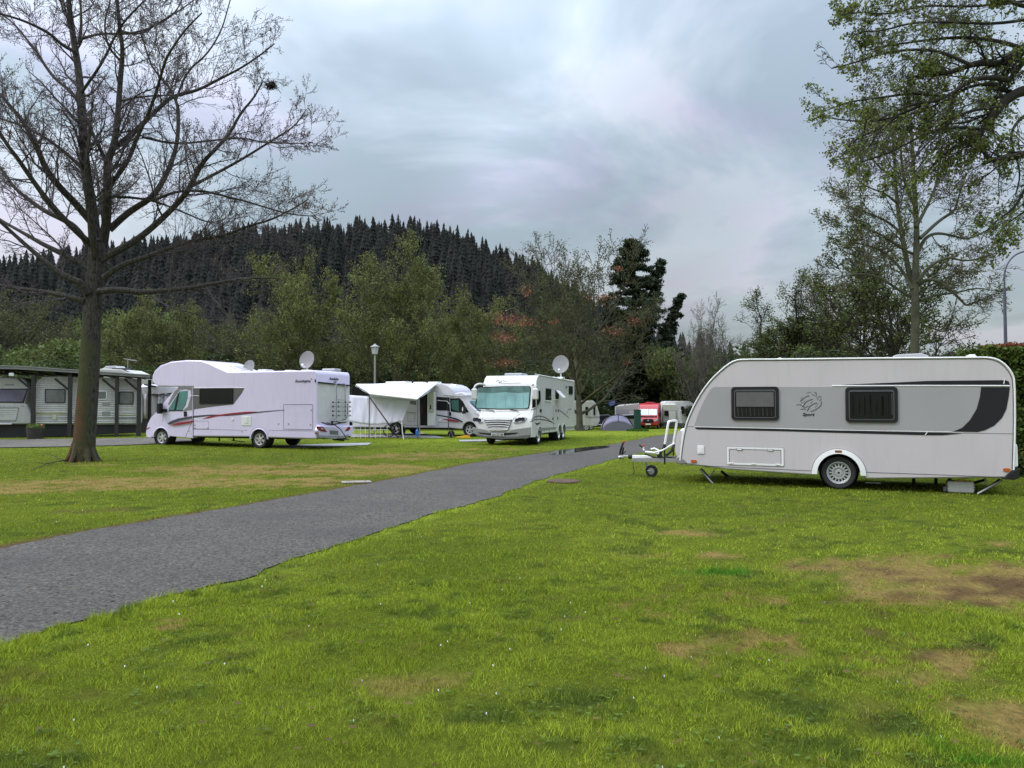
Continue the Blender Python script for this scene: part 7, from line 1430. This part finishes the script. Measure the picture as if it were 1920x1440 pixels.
for i, (px, Y, yt, rz, sx, lb) in enumerate(((1336, 78, 556, 0, .85, 'taller bare tree right of the conifer'), (1308, 82, 568, 2, .8, 'bare tree close to the conifer\'s right side'), (1405, 95, 630, 4, 1.25, 'small round bare tree above the caravan roof front'))): place(PE, px, Y, yt, lb, group=G4, rz=rz, sx=sx, first=i == 0)

# clipped hedge on the right, behind the caravan
def hedge():
    T = empty('hedge', (16, 18.6, 0), 0, 'tall clipped green hedge behind the tail of the big caravan at the right edge', 'hedge'); g = np.random.default_rng(3); C = []
    x0, x1, y0, y1, h = 11.2-16, 30-16, -.6, .9, 3.02
    def bumps(a, b, s): return .10*math.sin(a*2.1+s)+.07*math.sin(a*5.3+b*3+s*2)+.05*math.sin(b*7+a)
    for _ in range(52000):
        u = g.random(); x = x0+(x1-x0)*g.random()**1.3
        if u < .62: z = h*g.random(); y = y0+bumps(x, z, 0)+abs(g.normal())*.10
        elif u < .92: z = h+bumps(x, g.random(), 1)*1.2-abs(g.normal())*.10+(.12*g.random()**6); y = y0+(y1-y0)*g.random()
        else: x = x0+bumps(g.random(), 0, 2)+abs(g.normal())*.1; z = h*g.random(); y = y0+(y1-y0)*g.random()
        C.append((x, y, z))
    C = np.array(C); mid = C[g.random(len(C)) < .0]
    leaf_mesh('foliage', C, .055, leafmat('hedge_leaf', (.085, .125, .022), .5), T, 1, asp=.6, up=.2)
    top = [(x0+1.0*g.random()+.2, y0+g.random(), h+.04+.05*g.random()) for _ in range(420)]; leaf_mesh('red_leaves', top, .045, leafmat('hedge_red', (.20, .06, .03), .4), T, 2)
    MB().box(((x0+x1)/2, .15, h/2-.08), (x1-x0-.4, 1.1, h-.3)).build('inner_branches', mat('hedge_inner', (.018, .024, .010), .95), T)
    S = []; 
    for k in range(60): x = x0+(x1-x0)*k/60; S.append((Vector((x, -.35, 0)), Vector((x+g.normal()*.1, -.45, .6)), .03, .02))
    seg_mesh('stems', S, bark_d, T)
hedge()

# ================================================================ hill and its spruce forest
RID = [(-900, 520), (-400, 530), (0, 518), (150, 500), (300, 470), (480, 440), (620, 434), (780, 424), (870, 446), (940, 480), (1000, 506), (1100, 575), (1200, 650), (1300, 712), (1420, 765), (2600, 770)]
YR = 300.0; RX = [(p-960)/FPX*YR for p, _ in RID]; RZ = [(757-q)/FPX*YR+1.7-11 for _, q in RID]
def hillz(x, y):
    x = np.asarray(x, float); y = np.asarray(y, float); xx = x*YR/np.maximum(y, 120)*.0+x; zc = np.interp(xx, RX, RZ); zc = np.maximum(zc, -3); t = sst(112, YR, y); back = sst(YR+10, YR+240, y)
    return -1.2+(zc+1.2)*t*(1-.55*back)+1.5*(fbm(x, y, .03, 5)-.5)*t
xs = np.arange(-420, 420, 8.); ys = np.r_[np.arange(108, 330, 6.), np.arange(330, 640, 30.)]; X, Y = np.meshgrid(xs, ys); Zh = hillz(X, Y); nx, ny = len(xs), len(ys); I = (np.arange(ny-1)[:, None]*nx+np.arange(nx-1)[None, :]).ravel()
tag(np_mesh('hill', np.c_[X.ravel(), Y.ravel(), Zh.ravel()], np.c_[I, I+1, I+nx+1, I+nx], mat('forest_floor', (.030, .030, .022), .95, 0, .1, .3), smooth=True), 'steep hill rising behind the campsite', None, None, 'structure')
def spruce(seed, h=1.0, layers=11, n=11):
    g = np.random.default_rng(seed); V = []; F_ = []
    for k in range(layers):
        t = k/layers; z0 = .10+.88*t; rad = .165*(1-t)**.85*(.85+.3*g.random())+.008; zt = z0+.17*(1-t)**.5+.03; b = len(V); V.append((g.normal()*.004, g.normal()*.004, min(1, zt)))
        for i in range(2*n): a = np.pi*i/n+g.random()*.2+k; r_ = rad*(1 if i % 2 else .45)*(.75+.5*g.random()); V.append((r_*np.cos(a), r_*np.sin(a), z0-(.035 if i % 2 else -.01)+g.normal()*.006))
        F_ += [(b, b+1+i, b+1+(i+1) % (2*n)) for i in range(2*n)]
    b = len(V); V += [(.012, 0, 0), (-.006, .01, 0), (-.006, -.01, 0), (0, 0, .9)]; F_ += [(b, b+1, b+3), (b+1, b+2, b+3), (b+2, b, b+3)]
    return np.array(V)*h, np.array(F_)
sprm = leafmat('spruce_needle', (.022, .024, .020), .35, .05); sprm2 = mat('spruce_mass', (.025, .026, .023), .95, 0, .02, .30, island=.12, spec=.1); decm = mat('bare_wood_mass', (.060, .050, .040), .95, 0, .06, .3, island=.35, spec=.1)
def forest():
    g = np.random.default_rng(12); protos = [spruce(s) for s in range(5)]; VV = []; FF = []; ofs = 0; cnt = 0
    def put(V, F_, x, y, z, h, w):
        nonlocal ofs, cnt
        a = g.random()*6.28; c, s = np.cos(a), np.sin(a); W_ = V*np.array([h*w, h*w, h]); W_ = np.c_[W_[:, 0]*c-W_[:, 1]*s, W_[:, 0]*s+W_[:, 1]*c, W_[:, 2]]+np.array([x, y, z]); VV.append(W_); FF.append(F_+ofs); ofs += len(V); cnt += 1
    for y in np.arange(135, 296, 5.0):
        for x in np.arange(-.80*y-20, .34*y+20, 4.4):
            xx, yy = x+g.normal()*1.6, y+g.normal()*1.6; z = float(hillz(xx, yy))
            if z < 1.5: continue
            V, F_ = protos[g.integers(5)]; put(V, F_, xx, yy, z-.5, g.uniform(9.5, 15), g.uniform(.9, 1.35))
    tag(np_mesh('spruce_forest', np.vstack(VV), np.vstack(FF), sprm2), 'dense dark spruce wood covering the hillside', 'forest', None, 'stuff'); print('forest', cnt)
    # skyline spruces as single trees
    base = []
    for s in range(4):
        V, F_ = spruce(100+s, 1, 15, 13); T = empty('spruce', (0, 0, 0)); a = np_mesh('crown', V, F_, sprm, T); MB().tube([(0, 0, -.02), (0, 0, .3)], [.014, .009], 6).build('trunk', bark_d, T); base.append(T)
    rd = random.Random(2); used = set(); pxs = np.arange(-40, 1040, 5.4)
    for i, px in enumerate(pxs):
        Y_ = YR+rd.uniform(-22, 3); x = (px+rd.uniform(-4, 4)-960)/FPX*Y_; z = float(hillz(x, Y_))-.4; k = i % 4
        hgt = rd.uniform(8.5, 11.5)+(1.6 if rd.random() < .2 else 0)
        if 760 < px < 850: hgt += 2
        o = base[k] if k not in used else copy_tree(base[k]); used.add(k); o.location = (x, Y_, z); o.scale = (hgt*rd.uniform(.95, 1.35), hgt*rd.uniform(.95, 1.35), hgt); o.rotation_euler[2] = rd.random()*6.28
        tag(o, 'dark spruce in the row along the crest of the hill', 'tree', 'spruces along the crest of the hill')
forest()
def mass(name, label, m, gen, n, size, seed, up=.6):
    g = np.random.default_rng(seed); C = gen(g, n); o = leaf_mesh(name, C, size, m, None, seed, up=up, asp=.8); tag(o, label, 'woodland', None, 'stuff'); return o
def belt(g, n, x0, x1, y0, y1, h):
    k = int((x1-x0)/3.2); cx = g.uniform(x0, x1, k*3); cy = g.uniform(y0, y1, k*3); ch = h*g.uniform(.6, 1.1, k*3); i = g.integers(0, k*3, n); v = g.normal(0, 1, (n, 3)); v /= np.linalg.norm(v, axis=1, keepdims=True); r = g.random(n)**.3
    x, y = cx[i]+v[:, 0]*r*2.6, cy[i]+v[:, 1]*r*2.4; z0 = hillz(x, y); return np.c_[x, y, z0+ch[i]*.58+v[:, 2]*r*ch[i]*.45]
mass('lower_wood', 'low budding woodland at the foot of the hill', leafmat('wood_bud', (.060, .066, .026), .4), lambda g, n: belt(g, n, -100, 46, 104, 122, 9.0), 60000, .26, 5)
mass('far_wood', 'dim woodland along the far right horizon', leafmat('far_wood_leaf', (.055, .068, .040), .3), lambda g, n: (lambda C: np.c_[C[:, 0], C[:, 1], C[:, 2]-hillz(C[:, 0], C[:, 1])-.8])(belt(g, n, 40, 230, 108, 118, 7.0)), 42000, .30, 6)
def low_ridge():
    xs = np.arange(60, 700, 10.); ys = np.arange(330, 620, 20.); X, Y = np.meshgrid(xs, ys); Zr = -3+sst(335, 430, Y)*(22+14*sst(200, 330, X)+5*(fbm(X, Y, .02, 9)-.5))*sst(90, 200, X)
    I = (np.arange(len(ys)-1)[:, None]*len(xs)+np.arange(len(xs)-1)[None, :]).ravel(); n = len(xs)
    tag(np_mesh('far_ridge', np.c_[X.ravel(), Y.ravel(), Zr.ravel()], np.c_[I, I+1, I+n+1, I+n], mat('ridge_green', (.050, .060, .038), .95, 0, .05, .35), smooth=True), 'distant wooded ridge at the right', None, None, 'structure')
    g = np.random.default_rng(4); n = 30000; x = g.uniform(150, 420, n); y = g.uniform(395, 432, n); k = fbm(x, y, .07, 3); z = -3+sst(335, 430, y)*(22+14*sst(200, 330, x)+5*(fbm(x, y, .02, 9)-.5))*sst(90, 200, x)
    o = leaf_mesh('ridge_wood', np.c_[x, y, z+g.random(n)*(2+11*k*k)], 1.0, leafmat('ridge_leaf', (.060, .070, .045), .3), None, 7, asp=.8); tag(o, 'trees along the distant ridge at the right', 'woodland', None, 'stuff')
low_ridge()
